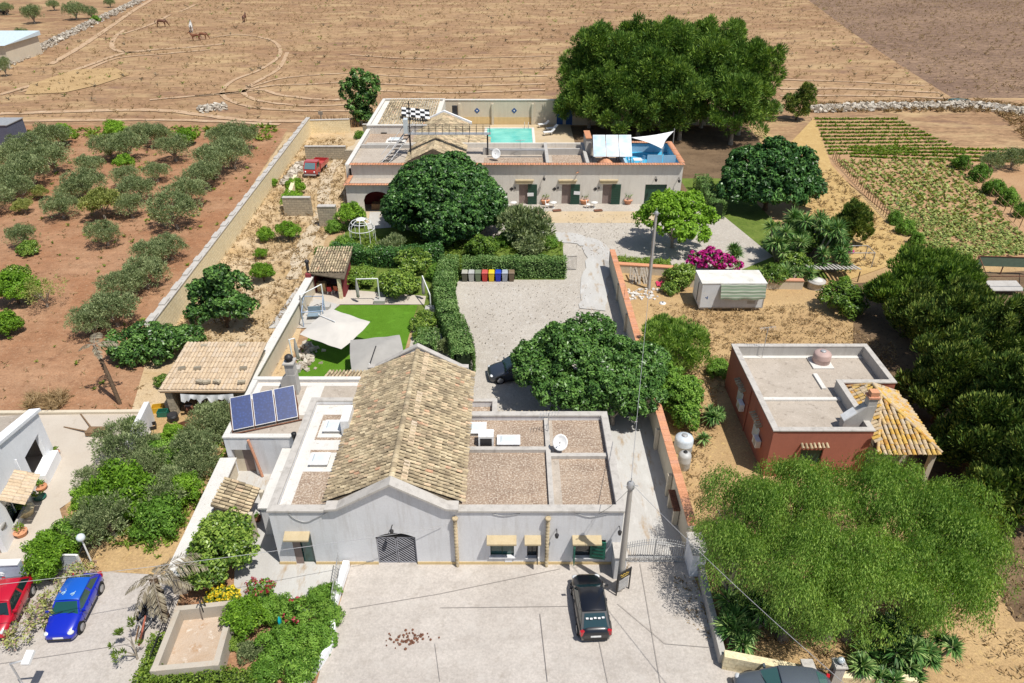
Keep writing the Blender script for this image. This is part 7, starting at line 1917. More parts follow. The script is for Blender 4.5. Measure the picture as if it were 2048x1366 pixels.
for (u, v), lb in (((1134, 541), 'dark iron gate leaf standing open at the hedge end'), ((1219, 541), 'dark iron gate leaf standing open at the drive wall end')):
 q = P(u, v)
 fence('yard_gate', lb, [(q.x, q.y), (q.x + (.9 if u < 1200 else .15), q.y + (.1 if u < 1200 else 1.8))], 1.5, M['dark_metal'], .12, 'gate')
# ================================================================ plants
LM = {
 'olive': leaf_mat('olive_leaf', (.055, .085, .045), (.11, .155, .085), (.20, .25, .155), .12, .5, .4, k=1.75),
 'olive_y': leaf_mat('pale_olive_leaf', (.075, .10, .03), (.145, .18, .06), (.24, .27, .12), .15),
 'ficus': leaf_mat('dark_ficus_leaf', (.014, .042, .014), (.03, .085, .025), (.065, .15, .045), .10, .35, .55),
 'carob': leaf_mat('carob_leaf', (.018, .048, .015), (.04, .10, .026), (.085, .17, .05), .12, .35, .5),
 'bright': leaf_mat('bright_leaf', (.055, .13, .012), (.12, .25, .025), (.20, .36, .05), .28, k=1.35),
 'fresh': leaf_mat('fresh_leaf', (.04, .10, .015), (.085, .19, .03), (.16, .29, .06), .22, k=1.45),
 'pine': leaf_mat('pine_needles', (.022, .055, .014), (.055, .115, .024), (.13, .21, .045), .12, .55, .3),
 'cypress': leaf_mat('dark_cypress_leaf', (.02, .042, .012), (.045, .088, .022), (.15, .20, .055), .08, .55, .3),
 'pepper': leaf_mat('pepper_tree_leaf', (.042, .095, .022), (.105, .195, .048), (.20, .30, .09), .28),
 'yucca': leaf_mat('yucca_blade', (.02, .06, .02), (.05, .115, .035), (.15, .22, .10), .10, .4, .45, k=2.1),
 'hedge': leaf_mat('hedge_leaf', (.035, .085, .025), (.075, .155, .05), (.14, .23, .10), .15, k=1.6),
 'citrus': leaf_mat('citrus_leaf', (.03, .07, .012), (.075, .145, .025), (.17, .26, .06), .15, .35, .5, k=1.6),
 'lilac': leaf_mat('bougainvillea_bract', (.34, .01, .14), (.50, .02, .24), (.62, .06, .36), .25, k=1),
 'yellow': leaf_mat('yellow_flower', (.55, .36, .01), (.74, .55, .015), (.82, .66, .05), .2, k=1),
 'pinkish': leaf_mat('oleander_flower', (.24, .13, .12), (.36, .24, .21), (.50, .38, .33), .2, k=1),
 'crimson': leaf_mat('crimson_flower', (.25, .01, .03), (.42, .03, .07), (.55, .10, .14), .2, k=1),
 'dry': leaf_mat('dry_stalk', (.20, .125, .06), (.32, .22, .11), (.45, .33, .19), .1, .8, .1, k=1),
 'drypalm': leaf_mat('dry_frond', (.16, .13, .09), (.27, .23, .16), (.40, .36, .27), .1, .8, .1, k=1),
 'weed': leaf_mat('weed_leaf', (.06, .12, .02), (.12, .2, .035), (.2, .3, .06), .25, k=1.25),
 'squash': leaf_mat('squash_leaf', (.09, .16, .045), (.19, .26, .085), (.38, .44, .20), .15, k=1.1),
}
UP = np.array([0, 0, 1.0])
def unit(v): return v / np.maximum(1e-9, np.linalg.norm(v, axis=-1, keepdims=True))
def rnd_dirs(n): return unit(RNG.normal(size=(n, 3)))
def leaf_geo(c, nrm, tan, ln, wd, tint, bend=0.25):
 """folded leaf: two triangles each side of a mid rib -> one bent quad of 4 points"""
 side = unit(np.cross(nrm, tan))
 ln, wd = ln[:, None], wd[:, None]
 a = c - tan * ln * .5
 b_ = c + tan * ln * .5 - nrm * ln * bend
 l = c + side * wd * .5 + nrm * wd * .18
 r = c - side * wd * .5 + nrm * wd * .18
 return np.stack([a, r, b_, l], 1).reshape(-1, 3), tint
def leaf_mesh(name, parts, mat):
 """parts: list of (points (4n,3), tint (n))"""
 v = np.concatenate([p[0] for p in parts]); t = np.concatenate([p[1] for p in parts])
 n = len(t)
 me = bpy.data.meshes.new(name)
 me.vertices.add(4 * n); me.loops.add(4 * n); me.polygons.add(n)
 me.vertices.foreach_set("co", v.astype(np.float32).ravel())
 me.loops.foreach_set("vertex_index", np.arange(4 * n, dtype=np.int32))
 me.polygons.foreach_set("loop_start", np.arange(0, 4 * n, 4, dtype=np.int32))
 try: me.polygons.foreach_set("loop_total", np.full(n, 4, dtype=np.int32))
 except Exception: pass
 at = me.attributes.new("tint", 'FLOAT', 'FACE'); at.data.foreach_set("value", np.clip(t, 0, .999).astype(np.float32))
 me.materials.append(mat)
 me.update(); me.validate()
 return me
HOLES = 9
def clumps_on(blobs, area, low=-.55, inner=.25, rough=.2):
 """clump centres spread over the outside of ellipsoids and a few inside"""
 C_, N_ = [], []
 for (cx, cy, cz, rx, ry, rz) in blobs:
  n = max(3, int(4 * PI * ((rx * ry + rx * rz + ry * rz) / 3) / area))
  d = rnd_dirs(n * 2); d = d[d[:, 2] > low][:n]
  k = 1 - np.abs(RNG.normal(0, rough, len(d)))
  ins = RNG.random(len(d)) < inner
  k = np.where(ins, RNG.uniform(.45, .8, len(d)), k)
  C_.append(np.array([cx, cy, cz]) + d * np.array([rx, ry, rz]) * k[:, None]); N_.append(unit(d / np.array([rx, ry, rz])))
 C_ = np.concatenate(C_); N_ = np.concatenate(N_)
 ctr = np.average(np.array([b[:3] for b in blobs]), axis=0)
 dd = unit(C_ - ctr)
 for h in rnd_dirs(HOLES):
  gone = (dd @ h > RNG.uniform(.955, .985)) & (RNG.random(len(dd)) < .85)
  C_, N_, dd = C_[~gone], N_[~gone], dd[~gone]
 keep = np.ones(len(C_), bool)
 for (cx, cy, cz, rx, ry, rz) in blobs:
  q = ((C_ - [cx, cy, cz]) / [rx, ry, rz]); keep &= ~((q ** 2).sum(1) < .4 ** 2)
 return C_[keep], N_[keep]
def leafy(C_, N_, cr, per, ln, wd, style='leaf', tvar=.35):
 n = len(C_)
 idx = np.repeat(np.arange(n), per)
 m = len(idx)
 ct = RNG.random(n)
 crs = (cr * RNG.uniform(.7, 1.3, n))[idx][:, None]
 d = unit(rnd_dirs(m) + N_[idx] * .55 + UP * .15)
 r = RNG.uniform(.35, 1.0, m)[:, None] ** .6
 c = C_[idx] + d * crs * r
 tint = np.clip(.5 + (ct[idx] - .5) * tvar * 1.4 + RNG.normal(0, tvar * .35, m), .01, .98)
 L = ln * RNG.uniform(.7, 1.3, m); Wd = wd * RNG.uniform(.7, 1.3, m)
 if style == 'leaf':
  nrm = unit(d * .9 + UP * .45 + rnd_dirs(m) * .55)
  tan = unit(np.cross(nrm, rnd_dirs(m)))
  return leaf_geo(c, nrm, tan, L, Wd, tint)
 if style == 'needle':
  tan = unit(d + UP * .35 + rnd_dirs(m) * .35)
  nrm = unit(np.cross(tan, rnd_dirs(m)))
  return leaf_geo(c, nrm, tan, L, Wd, tint, .05)
 if style == 'droop':
  tan = unit(-UP * 1.0 + d * .45 + rnd_dirs(m) * .35)
  nrm = unit(np.cross(tan, rnd_dirs(m)) + d * .6)
  c = c - UP * (np.abs(RNG.normal(0, .35, m))[:, None] * crs * 1.2)
  return leaf_geo(c, nrm, tan, L, Wd, tint, .1)
 if style == 'spike':
  tan = unit(d * .7 + UP * .7)
  nrm = unit(np.cross(tan, rnd_dirs(m)))
  return leaf_geo(c, nrm, tan, L, Wd, tint, .12)
def trunk_mb(base, tips, r, bend=.2, n=6):
 b = MB()
 base = Vector(base)
 fork = base + Vector((random.uniform(-.1, .1), random.uniform(-.1, .1), 0)) + Vector((0, 0, max(.3, min(t[2] for t in tips) * .35)))
 b.tube([base - Vector((0, 0, .15)), base + (fork - base) * .4, fork], [r * 1.25, r, r * .85], n)
 for t in tips:
  t = Vector(t)
  mid = fork.lerp(t, .5) + Vector((random.uniform(-bend, bend), random.uniform(-bend, bend), random.uniform(0, bend)))
  b.tube([fork - Vector((0, 0, .05)), mid, t], [r * .6, r * .35, r * .1], 5)
 return b
def plant(name, label, cat, base, blobs, mat, cr, per, ln, wd, area, style='leaf', trunk=.15, bark=None, group=None, low=-.55, inner=.25, tvar=.45, extra=None, rough=.2):
 """blobs are relative to the base; a trunk with limbs carries the crown"""
 t = thing(name, label, cat, (base.x, base.y, base.z), 0, group)
 if trunk:
  tips = [(b[0] * .8, b[1] * .8, b[2]) for b in blobs][:9]
  trunk_mb((0, 0, 0), tips, trunk).build('trunk' if cat == 'tree' else 'stem', bark or M['bark'], t, False)
 C_, N_ = clumps_on(blobs, area, low, inner, rough)
 pp = [leafy(C_, N_, cr, per, ln, wd, style, tvar)]
 me = leaf_mesh('crown', pp, LM[mat])
 link('crown' if cat == 'tree' else 'foliage', me, t)
 if extra:
  for nm, m2, frac, l2, w2 in extra:
   k = RNG.random(len(C_)) < frac
   k[RNG.integers(0, len(C_))] = True
   fo = link(nm, leaf_mesh(nm, [leafy(C_[k] + N_[k] * cr * .5, N_[k], cr * .8, max(4, per // 3), l2, w2, 'leaf', tvar)], LM[m2]), t)
   tag(fo, kind='stuff')
 return t
def rblobs(r, h, n, rr, flatk=.75, spread=.6, z0=None):
 """irregular crown: a body blob with smaller ones round it"""
 zc = z0 if z0 is not None else h - r * flatk
 out = [(0, 0, zc, r * .72, r * .72, r * .62 * flatk + .1)]
 for k in range(n):
  a = 2 * PI * (k + random.uniform(-.3, .3)) / n
  q = r * spread * random.uniform(.8, 1.15)
  s_ = r * rr * random.uniform(.8, 1.2)
  out.append((q * math.cos(a), q * math.sin(a), zc + random.uniform(-.35, .3) * r * flatk, s_, s_, s_ * random.uniform(.7, .95)))
 out.append((random.uniform(-.2, .2) * r, random.uniform(-.2, .2) * r, zc + r * .35 * flatk, r * .5, r * .5, r * .42))
 return out
def crown_at(u, v, wpx, zc):
 """ground point under a crown centred on that pixel at height zc, and its radius in metres"""
 return P(u, v, zc), wpx * .5 * mpp(u, v, zc)
# ---------------------------------------------------------------- shared young forms for the many alike trees
PROTO = {}
def proto(kind, k, r, h, mat, cr, per, ln, wd, area, style='leaf', trunk=.16, n=6, low=-.5, inner=.25, bark=None, flatk=.75, tvar=.35, rr=.45):
 PROTO[kind] = []
 for i in range(k):
  bl = rblobs(r, h, n, rr, flatk)
  tb = trunk_mb((0, 0, 0), [(b[0] * .8, b[1] * .8, b[2]) for b in bl], trunk).mesh('trunk', bark or M['bark'])
  C_, N_ = clumps_on(bl, area, low, inner)
  PROTO[kind].append((tb, leaf_mesh('crown', [leafy(C_, N_, cr, per, ln, wd, style, tvar)], LM[mat]), r, h))
proto('olive', 5, 2.0, 3.1, 'olive', .46, 44, .22, .06, .5, 'needle', .17, 8, -.5, .25, M['pale_bark'], .62, .5)
proto('olive_y', 2, 1.9, 3.0, 'olive_y', .42, 40, .26, .09, .36, 'needle', .15, 6, -.4, .3, M['pale_bark'], .65, .5)
proto('bright', 3, 1.6, 2.8, 'bright', .40, 56, .2, .09, .30, 'leaf', .1, 5, -.6, .3)
proto('bush', 4, 1.0, 1.3, 'fresh', .28, 62, .13, .06, .16, 'leaf', .05, 5, -.5, .3, None, .75)
proto('dark_bush', 3, 1.0, 1.4, 'citrus', .28, 50, .15, .075, .16, 'leaf', .05, 5, -.5, .3, None, .8)
proto('grey_bush', 2, 1.0, 1.3, 'olive', .26, 40, .20, .06, .15, 'needle', .05, 5, -.5, .3, None, .75, .5)
proto('sparse', 2, 1.7, 2.8, 'olive_y', .45, 22, .2, .06, .75, 'needle', .12, 7, -.5, .3, M['pale_bark'], .7, .5)
KW = {'olive': ('olive_tree', 'tree'), 'olive_y': ('olive_tree', 'tree'), 'bright': ('fig_tree', 'tree'), 'bush': ('shrub', 'shrub'), 'dark_bush': ('shrub', 'shrub'), 'grey_bush': ('shrub', 'shrub'), 'sparse': ('olive_tree', 'tree')}
cnt = [0]
def put(kind, u, v, wpx, label, group=None, zk=.62, hk=1.0, name=None, cat=None):
 """one of the shared forms, sized to wpx across where its crown shows at (u, v)"""
 ms = PROTO[kind]; tb, cm, r, h = ms[cnt[0] % len(ms)]; cnt[0] += 1
 s_ = wpx * .5 * mpp(u, v, 1.8) / r / 1.12
 base = P(u, v, h * s_ * hk * zk)
 t = thing(name or KW[kind][0], label, cat or KW[kind][1], (base.x, base.y, 0), random.uniform(0, 6.28), group, (s_, s_, s_ * hk))
 isT = t['category'] == 'tree'
 link('trunk' if isT else 'stem', tb, t); link('crown' if isT else 'foliage', cm, t)
 return t
ORD = ['first', 'second', 'third', 'fourth', 'fifth', 'sixth', 'seventh', 'eighth', 'ninth', 'tenth', 'eleventh', 'twelfth', 'thirteenth', 'fourteenth']
G = 'olive trees in the red earth grove'
# row along the tufa wall, from the far end to the near end
for k, (u, v, w) in enumerate([(476, 268, 78), (440, 268, 66), (462, 302, 84), (425, 318, 88), (405, 345, 80), (372, 378, 84), (345, 415, 104), (338, 492, 74), (300, 505, 84), (285, 540, 96), (240, 566, 92), (222, 612, 110), (180, 640, 90)]):
 put('olive', u, v, w, 'grey-green olive, %s from the far end in the row along the tufa wall' % ORD[k], G)
for k, (u, v, w) in enumerate([(312, 268, 64), (280, 262, 60), (250, 285, 82), (215, 290, 70), (345, 292, 72)]):
 put('olive', u, v, w, 'olive tree, %s from the right in the far middle row of the grove' % ORD[[1, 2, 3, 4, 0][k]], G)
for k, (u, v, w) in enumerate([(178, 330, 66), (165, 362, 84), (310, 340, 58), (272, 372, 76), (250, 352, 60), (258, 408, 70), (118, 408, 72), (140, 380, 60), (208, 462, 74)]):
 put('olive', u, v, w, 'loose olive tree on bare red soil inside the grove, %s from the back' % ORD[k], G)
for k, (u, v, w) in enumerate([(200, 402, 84), (75, 382, 40)]):
 put('olive_y', u, v, w, ['yellowish olive tree with thin foliage in the middle of the grove', 'small pale olive sapling near the left side of the grove'][k], G)
put('olive_y', 45, 410, 42, 'tiny round olive sapling with its own shadow, left in the grove', G)
for k, (u, v, w) in enumerate([(95, 268, 76), (60, 292, 84), (100, 312, 80), (55, 335, 92), (15, 310, 80), (18, 352, 88), (-20, 390, 90), (35, 372, 70)]):
 put('olive', u, v, w, 'olive in the dense mass along the left edge, %s from its far end' % ORD[k], G)
put('olive', 42, 468, 66, 'grey olive with a dark shrub at its foot on the left of the grove', G)
put('dark_bush', 55, 495, 48, 'low dark green shrub at the foot of the left grey olive', None, .5)
put('sparse', 82, 580, 86, 'nearly bare twiggy olive tree at the left of the red soil', G)
for u, v, w, lb in ((118, 264, 52, 'bright green young tree near the far left corner of the grove'), (228, 255, 48, 'tall bright green young tree at the far edge of the grove'), (372, 268, 46, 'bright green bush tree at the far edge near the wall row'),
     (246, 322, 44, 'bright green tree between grey olives in the middle of the grove'), (22, 570, 90, 'broad yellow-green fig tree cut by the left edge'), (8, 640, 70, 'dark green fig tree below the yellow-green one at the left edge')):
 put('bright', u, v, w, lb)
put('dark_bush', 30, 545, 60, 'dark leafy bush above the yellow-green fig at the left edge')
# the far plot beyond the stone wall
FG = 'trees of the far olive plot'
for u, v, w, lb in ((62, 22, 42, 'far olive tree with a round shadow beyond the stone wall'), (146, 14, 42, 'far dark olive tree standing next to the stone wall bend'), (105, 6, 26, 'far slender olive tree between two rounder ones'), (180, 20, 30, 'far small olive nearest to the stone wall'),
     (40, 66, 34, 'tall dark tree beside the pale blue-roofed cabin'), (58, 72, 30, 'second dark tree beside the pale blue-roofed cabin'), (218, 2, 22, 'slender far tree at the top edge'), (10, 12, 30, 'far olive tree behind the parked vehicle')):
 put('olive', u, v, w, lb, FG, .7, 1.1)
put('bush', 190, 36, 22, 'low green bush against the far stone wall')
put('olive', 6, 130, 26, 'dark cypress-like tree in front of the pale blue-roofed cabin', FG, .6, 2.0)
# ---------------------------------------------------------------- bright weeds and bushes of the dry yard
for u, v, w, lb in ((590, 372, 46, 'bright green bush leaning on the broken tufa wall'), (585, 400, 50, 'bright green bush in front of the broken tufa wall'), (575, 462, 52, 'big lush bush before the grey stub wall'), (530, 468, 40, 'lush bush left of the big one before the stub wall'),
     (522, 508, 30, 'small bright bush above the conical one in the yard'), (525, 545, 54, 'conical bright green bush alone in the dry yard'), (545, 365, 26, 'small bright weed by the broken wall end')):
 put('bright', u, v, w, lb, 'lush bushes of the dry yard', .5, 1.0, 'shrub', 'shrub')
plant('fig_tree', 'tall loose fig tree between tufa wall and tiled shed', 'tree', P(455, 655), [(-.6, .5, 2.2, 1.5, 1.4, 1.1), (.6, -.3, 2.6, 1.6, 1.4, 1.1), (-.2, .4, 4.2, 1.3, 1.3, 1.2), (1.4, .8, 3.8, 1.1, 1.0, .9), (-1.6, .3, 3.4, 1.1, 1.1, .9), (0.2, .2, 5.3, .9, .9, .7), (1.9, -.2, 2.2, 1.0, 1.0, .8), (-1.9, -.4, 1.6, 1.0, 1.0, .8)], 'carob', .38, 34, .34, .17, .30, 'leaf', .16, low=-.7)
plant('carob_bush', 'wide dark green bush beside the red soil left of the tiled shed', 'shrub', P(305, 715), [(-1.7, 0, 1.2, 1.6, 1.5, 1.2), (0, .2, 1.5, 1.7, 1.6, 1.3), (1.7, .3, 1.4, 1.5, 1.4, 1.2), (2.8, .9, 1.3, 1.2, 1.1, 1.0), (-.8, -.9, .9, 1.2, 1.0, .9), (.9, -.9, 1.0, 1.2, 1.0, .9)], 'carob', .36, 36, .26, .13, .24, 'leaf', .12)
put('dark_bush', 985 - 660, 760, 40, 'small banana-leaved shrub at the left wall of the tiled shed', None, .5)
# ---------------------------------------------------------------- garden between lawn and guest house
cb, rf = crown_at(888, 392, 232, 4.0)
fb_ = [(0, 0, 4.0, rf * .86, rf * .86, 3.3), (0, 0, 5.2, rf * .62, rf * .62, 2.6)]
for k in range(12):
 a = 2 * PI * k / 12
 fb_.append((rf * .66 * math.cos(a), rf * .66 * math.sin(a), 3.3 + random.uniform(-.5, .5), rf * .42, rf * .42, rf * .36))
for k in range(7):
 a = 2 * PI * k / 7 + .3
 fb_.append((rf * .42 * math.cos(a), rf * .42 * math.sin(a), 5.8 + random.uniform(-.2, .3), rf * .36, rf * .36, rf * .28))
plant('ficus_tree', 'huge dense round dark ficus in front of the guest house', 'tree', Vector((cb.x, cb.y, 0)), fb_, 'ficus', .34, 26, .34, .17, .24, 'leaf', .4, low=-.75, inner=.12, rough=.05, tvar=.3)
put('grey_bush', 1055, 448, 112, 'round grey-green shrub tree beside the gravel turning circle', None, .55, 1.15, 'shrub_tree')
for u, v, w, kd, lb in ((1060, 492, 68, 'grey_bush', 'low grey-green shrub behind the clipped hedge'), (965, 492, 74, 'dark_bush', 'olive-green shrub behind the bins'), (1010, 478, 46, 'bush', 'bright green tuft between grey shrubs behind the bins'), (1095, 482, 44, 'bush', 'bright green tuft at the edge of the gravel circle'),
      (700, 432, 66, 'bright', 'tall yellow-green shrub beside the porch arch'), (668, 452, 44, 'bush', 'leafy shrub below the grey tufa pier'), (688, 490, 62, 'bush', 'shrub left of the wire gazebo'), (778, 490, 66, 'grey_bush', 'feathery shrub right of the wire gazebo'),
      (718, 270, 26, 'bush', 'light green shrub left of the guest house wing'), (722, 552, 66, 'dark_bush', 'leafy lemon bush right of the maroon hut'), (795, 565, 90, 'dark_bush', 'broad rose bush behind the folded parasol'), (745, 505, 60, 'dark_bush', 'dark shrub at the middle of the back hedge'),
      (850, 640, 58, 'dark_bush', 'dark shrub at the right side of the lawn'), (875, 545, 56, 'bush', 'fresh green shrub beside the tall hedge'), (895, 690, 46, 'grey_bush', 'grey shrub near the end of the tall hedge'), (825, 520, 70, 'dark_bush', 'dark shrub where the two hedges meet'), (845, 665, 44, 'dark_bush', 'second dark shrub beside the lawn, nearer the farmhouse'),
      (640, 500, 26, 'bush', 'small shrub behind the maroon hut')):
 put(kd, u, v, w, lb, None, .5)
def hedge(label, line, w, h, mat='hedge', dens=150, ln=.17, wd=.09, name='hedge'):
 q = [Vector((p[0], p[1])) for p in line]
 t = thing(name, label, 'hedge', (q[0].x, q[0].y, 0))
 Ps, Ns = [], []
 b = MB()
 for a, c in zip(q[:-1], q[1:]):
  d = (c - a); L = d.length; d.normalize(); n = Vector((-d.y, d.x))
  b.wall((a.x, a.y), (c.x, c.y), w * .62, 0, h * .8)
  ar = L * (2 * h + w)
  m = int(ar * dens)
  s_ = RNG.uniform(-.1, L + .1, m); f_ = RNG.random(m) * (2 * h + w)
  x = np.where(f_ < h, -w / 2, np.where(f_ < h + w, f_ - h - w / 2, w / 2)); z = np.where(f_ < h, f_, np.where(f_ < h + w, h, f_ - h - w))
  nn = np.where((f_ < h)[:, None], np.array([-n.x, -n.y, .2]), np.where((f_ < h + w)[:, None], np.array([0, 0, 1.0]), np.array([n.x, n.y, .2])))
  wob = 1 + .07 * np.sin(s_ * 2.3 + z * 1.7) + .05 * np.sin(s_ * 5.1)
  p = np.stack([a.x + d.x * s_ + n.x * x * wob, a.y + d.y * s_ + n.y * x * wob, z * (wob * .5 + .5)], 1) + RNG.normal(0, .055, (m, 3))
  Ps.append(p); Ns.append(nn)
 p = np.concatenate(Ps); nn = np.concatenate(Ns); m = len(p)
 nrm = unit(unit(nn) + rnd_dirs(m) * .75)
 tan = unit(np.cross(nrm, rnd_dirs(m)))
 tint = np.clip(.5 + .16 * np.sin(p[:, 0] * 1.9 + p[:, 1] * 1.3) + RNG.normal(0, .2, m), .01, .98)
 b.build('hedge_core', M['hedge_core'], t)
 me = leaf_mesh('foliage', [leaf_geo(p - np.array([q[0].x, q[0].y, 0]), nrm, tan, ln * RNG.uniform(.7, 1.3, m), wd * RNG.uniform(.7, 1.3, m), tint)], LM[mat])
 link('foliage', me, t)
 return t
M['hedge_core'] = flat('hedge_twigs', (.02, .032, .014), .95, 0, .1)
hedge('clipped hedge behind the row of bins', [P(928, 552), P(1130, 552)], 1.3, 1.9, dens=190)
hedge('long clipped hedge curving from the bins to the farmhouse gable', [P(900, 545), P(888, 600), P(897, 655), P(915, 690), P(925, 722), P(928, 748)], 1.7, 1.9, dens=190)
hedge('dark hedge behind lawn and maroon hut', [P(665, 520), P(780, 530), P(885, 520)], 1.7, 1.6, 'ficus', 150, .2, .1)
hedge('dark side hedge right of the lawn', [P(860, 690), P(850, 720)], 1.5, 1.6, 'hedge', 150)
hedge('clipped hedge at the right of the guest house garden', [(23.8, 88), (23.6, 78)], 1.6, 2.0, 'hedge', 120)
# trees round the guest house
plant('tall_tree', 'slender tree with glossy clumps behind the guest house wing', 'tree', P(728, 250), [(-.8, 0, 3.0, 1.7, 1.6, 1.5), (.6, 0, 4.2, 1.7, 1.6, 1.4), (-1.2, 0, 6.0, 1.7, 1.5, 1.2), (1.4, .3, 6.6, 1.5, 1.3, 1.1), (.2, 0, 7.6, 1.5, 1.4, 1.0), (2.0, 0, 5.4, 1.2, 1.1, .9), (0, 0, 1.6, 1.7, 1.6, 1.2), (-2.2, 0, 5.0, 1.0, 1.0, .8)], 'carob', .5, 30, .42, .2, .6, 'leaf', .2, low=-.6)
# umbrella pines
PN = 'umbrella pines beside the pool'
pines = [(1205, 122, 185, 9.0, 'leftmost pine over the blue doors, crown hanging over the pool wall'), (1180, 165, 160, 6.5, 'low spreading pine crown nearest the swimming pool'), (1310, 124, 185, 9.6, 'tall pine in the middle of the group with the darkest crown'), (1285, 170, 170, 7.5, 'pale-trunked pine in front of the middle of the group'),
         (1412, 124, 190, 9.6, 'tall pine right of the middle of the group'), (1370, 185, 130, 7.0, 'yellowish smaller pine drooping before the right pines'), (1495, 152, 150, 8.8, 'rightmost pine with a rounded bright crown'), (1475, 200, 120, 6.5, 'low pine at the right end behind the dark fig')]
for k, (u, v, w, zc, lb) in enumerate(pines):
 bs, r = crown_at(u, v, w, zc)
 base = Vector((bs.x, max(93.0, min(116.0, bs.y)), 0)); ox = bs.x - base.x
 bl = []
 for j in range(9):
  a = 2 * PI * j / 9 + random.uniform(-.3, .3); q = r * random.uniform(.45, .72); s_ = r * random.uniform(.25, .4)
  bl.append((q * math.cos(a), q * math.sin(a), zc + random.uniform(-.5, .3) * r, s_, s_, s_ * .75))
 for j in range(4): bl.append((random.uniform(-.3, .3) * r, random.uniform(-.3, .3) * r, zc + random.uniform(.25, .5) * r, r * .42, r * .42, r * .32))
 for j in range(5): bl.append((random.uniform(-.5, .5) * r, random.uniform(-.4, .4) * r, zc + random.uniform(.45, .68) * r, r * .2, r * .2, r * .22))
 for j in range(5): bl.append((random.uniform(-.7, .7) * r, random.uniform(-.7, -.1) * r, zc * random.uniform(.4, .68), r * .3, r * .28, r * .24))
 bl.append((0, 0, zc, r * .6, r * .6, r * .45))
 plant('umbrella_pine', lb, 'tree', base, bl, 'pine', 1.0, 105, .6, .12, 2.3, 'needle', .32, M['pale_bark'], PN, low=-.5, inner=.12, tvar=.7, rough=.3)
plant('dark_fig', 'broad dark fig tree over the gravel at the right end of the guest house', 'tree', P(1530, 420), [(0, 0, 4.4, 3.4, 3.2, 2.4), (-3.2, .3, 3.6, 2.4, 2.3, 1.7), (3.0, .5, 3.9, 2.5, 2.3, 1.8), (-1.2, -1.6, 2.9, 2.4, 2.0, 1.6), (1.8, -1.6, 3.0, 2.4, 2.0, 1.6), (.6, 2, 6.0, 2.8, 2.4, 1.7), (3.6, 1.5, 5.4, 1.9, 1.8, 1.3), (-2.6, 2.2, 5.2, 2.0, 1.8, 1.4), (-4.6, -.6, 2.4, 1.4, 1.4, 1.0), (4.6, -.5, 2.8, 1.5, 1.4, 1.1)], 'ficus', .5, 32, .46, .22, .42, 'leaf', .3, low=-.6, inner=.2, tvar=.4)
plant('small_cypress', 'dark pointed shrub tree behind the dark fig', 'tree', P(1592, 240), [(0, 0, 2.2, 1.9, 1.9, 2.0), (.8, 0, 3.8, 1.6, 1.5, 1.7), (-1.4, 0, 2.6, 1.5, 1.5, 1.4), (.9, 0, 5.0, .9, .9, 1.0)], 'cypress', .45, 44, .35, .12, .5, 'needle', .15)
plant('silver_shrub', 'pale silvery shrub between pines and dark fig', 'shrub', P(1515, 240), [(0, 0, 1.6, 2.2, 1.6, 1.4), (2.2, 0, 1.8, 1.6, 1.5, 1.3), (-2, 0, 1.4, 1.4, 1.3, 1.1)], 'olive', .5, 36, .4, .14, .6, 'leaf', .1)
cb, rf = crown_at(1352, 432, 158, 3.6)
plant('mulberry_tree', 'bright light green tree in front of the guest house', 'tree', Vector((cb.x, cb.y, 0)), [(0, 0, 3.9, rf * .55, rf * .55, 1.5), (-rf * .62, .2, 3.5, rf * .42, rf * .4, 1.2), (rf * .6, .1, 3.4, rf * .45, rf * .42, 1.2), (-.4, -rf * .6, 3.0, rf * .42, rf * .38, 1.0), (rf * .35, -rf * .55, 2.7, rf * .42, rf * .36, 1.0), (-.6, rf * .55, 4.3, rf * .45, rf * .4, 1.0), (rf * .4, rf * .45, 4.5, rf * .4, rf * .36, .9), (-rf * .35, -rf * .2, 4.9, rf * .4, rf * .36, .8)], 'bright', .42, 26, .36, .17, .42, 'leaf', .2, M['pale_bark'], low=-.5, inner=.2)
# carob, lemon and tamarisk by the drive
cb, rf = crown_at(1165, 722, 282, 3.6)
bl = [(0, 0, 3.7, rf * .62, rf * .55, 2.0)]
for k in range(11):
 a = 2 * PI * k / 11 + random.uniform(-.2, .2); q = rf * random.uniform(.55, .74)
 bl.append((q * math.cos(a) * 1.05, q * math.sin(a) * .82, 3.2 + random.uniform(-.7, .7), rf * .36, rf * .33, 1.15))
for k in range(5): bl.append((random.uniform(-.45, .45) * rf, random.uniform(-.35, .35) * rf, 5.1 + random.uniform(-.3, .4), rf * .33, rf * .3, .95))
bl += [(rf * .85, -rf * .05, 3.2, rf * .36, rf * .34, 1.2), (rf * .8, -rf * .5, 2.5, rf * .32, rf * .3, 1.0), (rf * 1.0, rf * .3, 2.7, rf * .3, rf * .3, 1.0)]
plant('carob_tree', 'large dark glossy carob shading the grey suv on the drive', 'tree', Vector((cb.x, cb.y, 0)), bl, 'carob', .36, 36, .25, .125, .22, 'leaf', .3, M['pale_bark'], low=-.65, inner=.22, tvar=.5)
plant('carob_tree', 'lower glossy carob between drive and farmhouse roof', 'tree', P(1225, 850), [(1.3, 1.2, 2.9, 1.2, 1.2, 1.0), (0, 0, 2.6, 1.5, 1.4, 1.3), (-1.2, .4, 2.4, 1.2, 1.1, 1.0), (.6, .8, 3.1, 1.2, 1.1, .9), (.9, -.4, 2.0, 1.0, .9, .8)], 'carob', .34, 34, .24, .12, .2, 'leaf', .16, M['pale_bark'], tvar=.45)
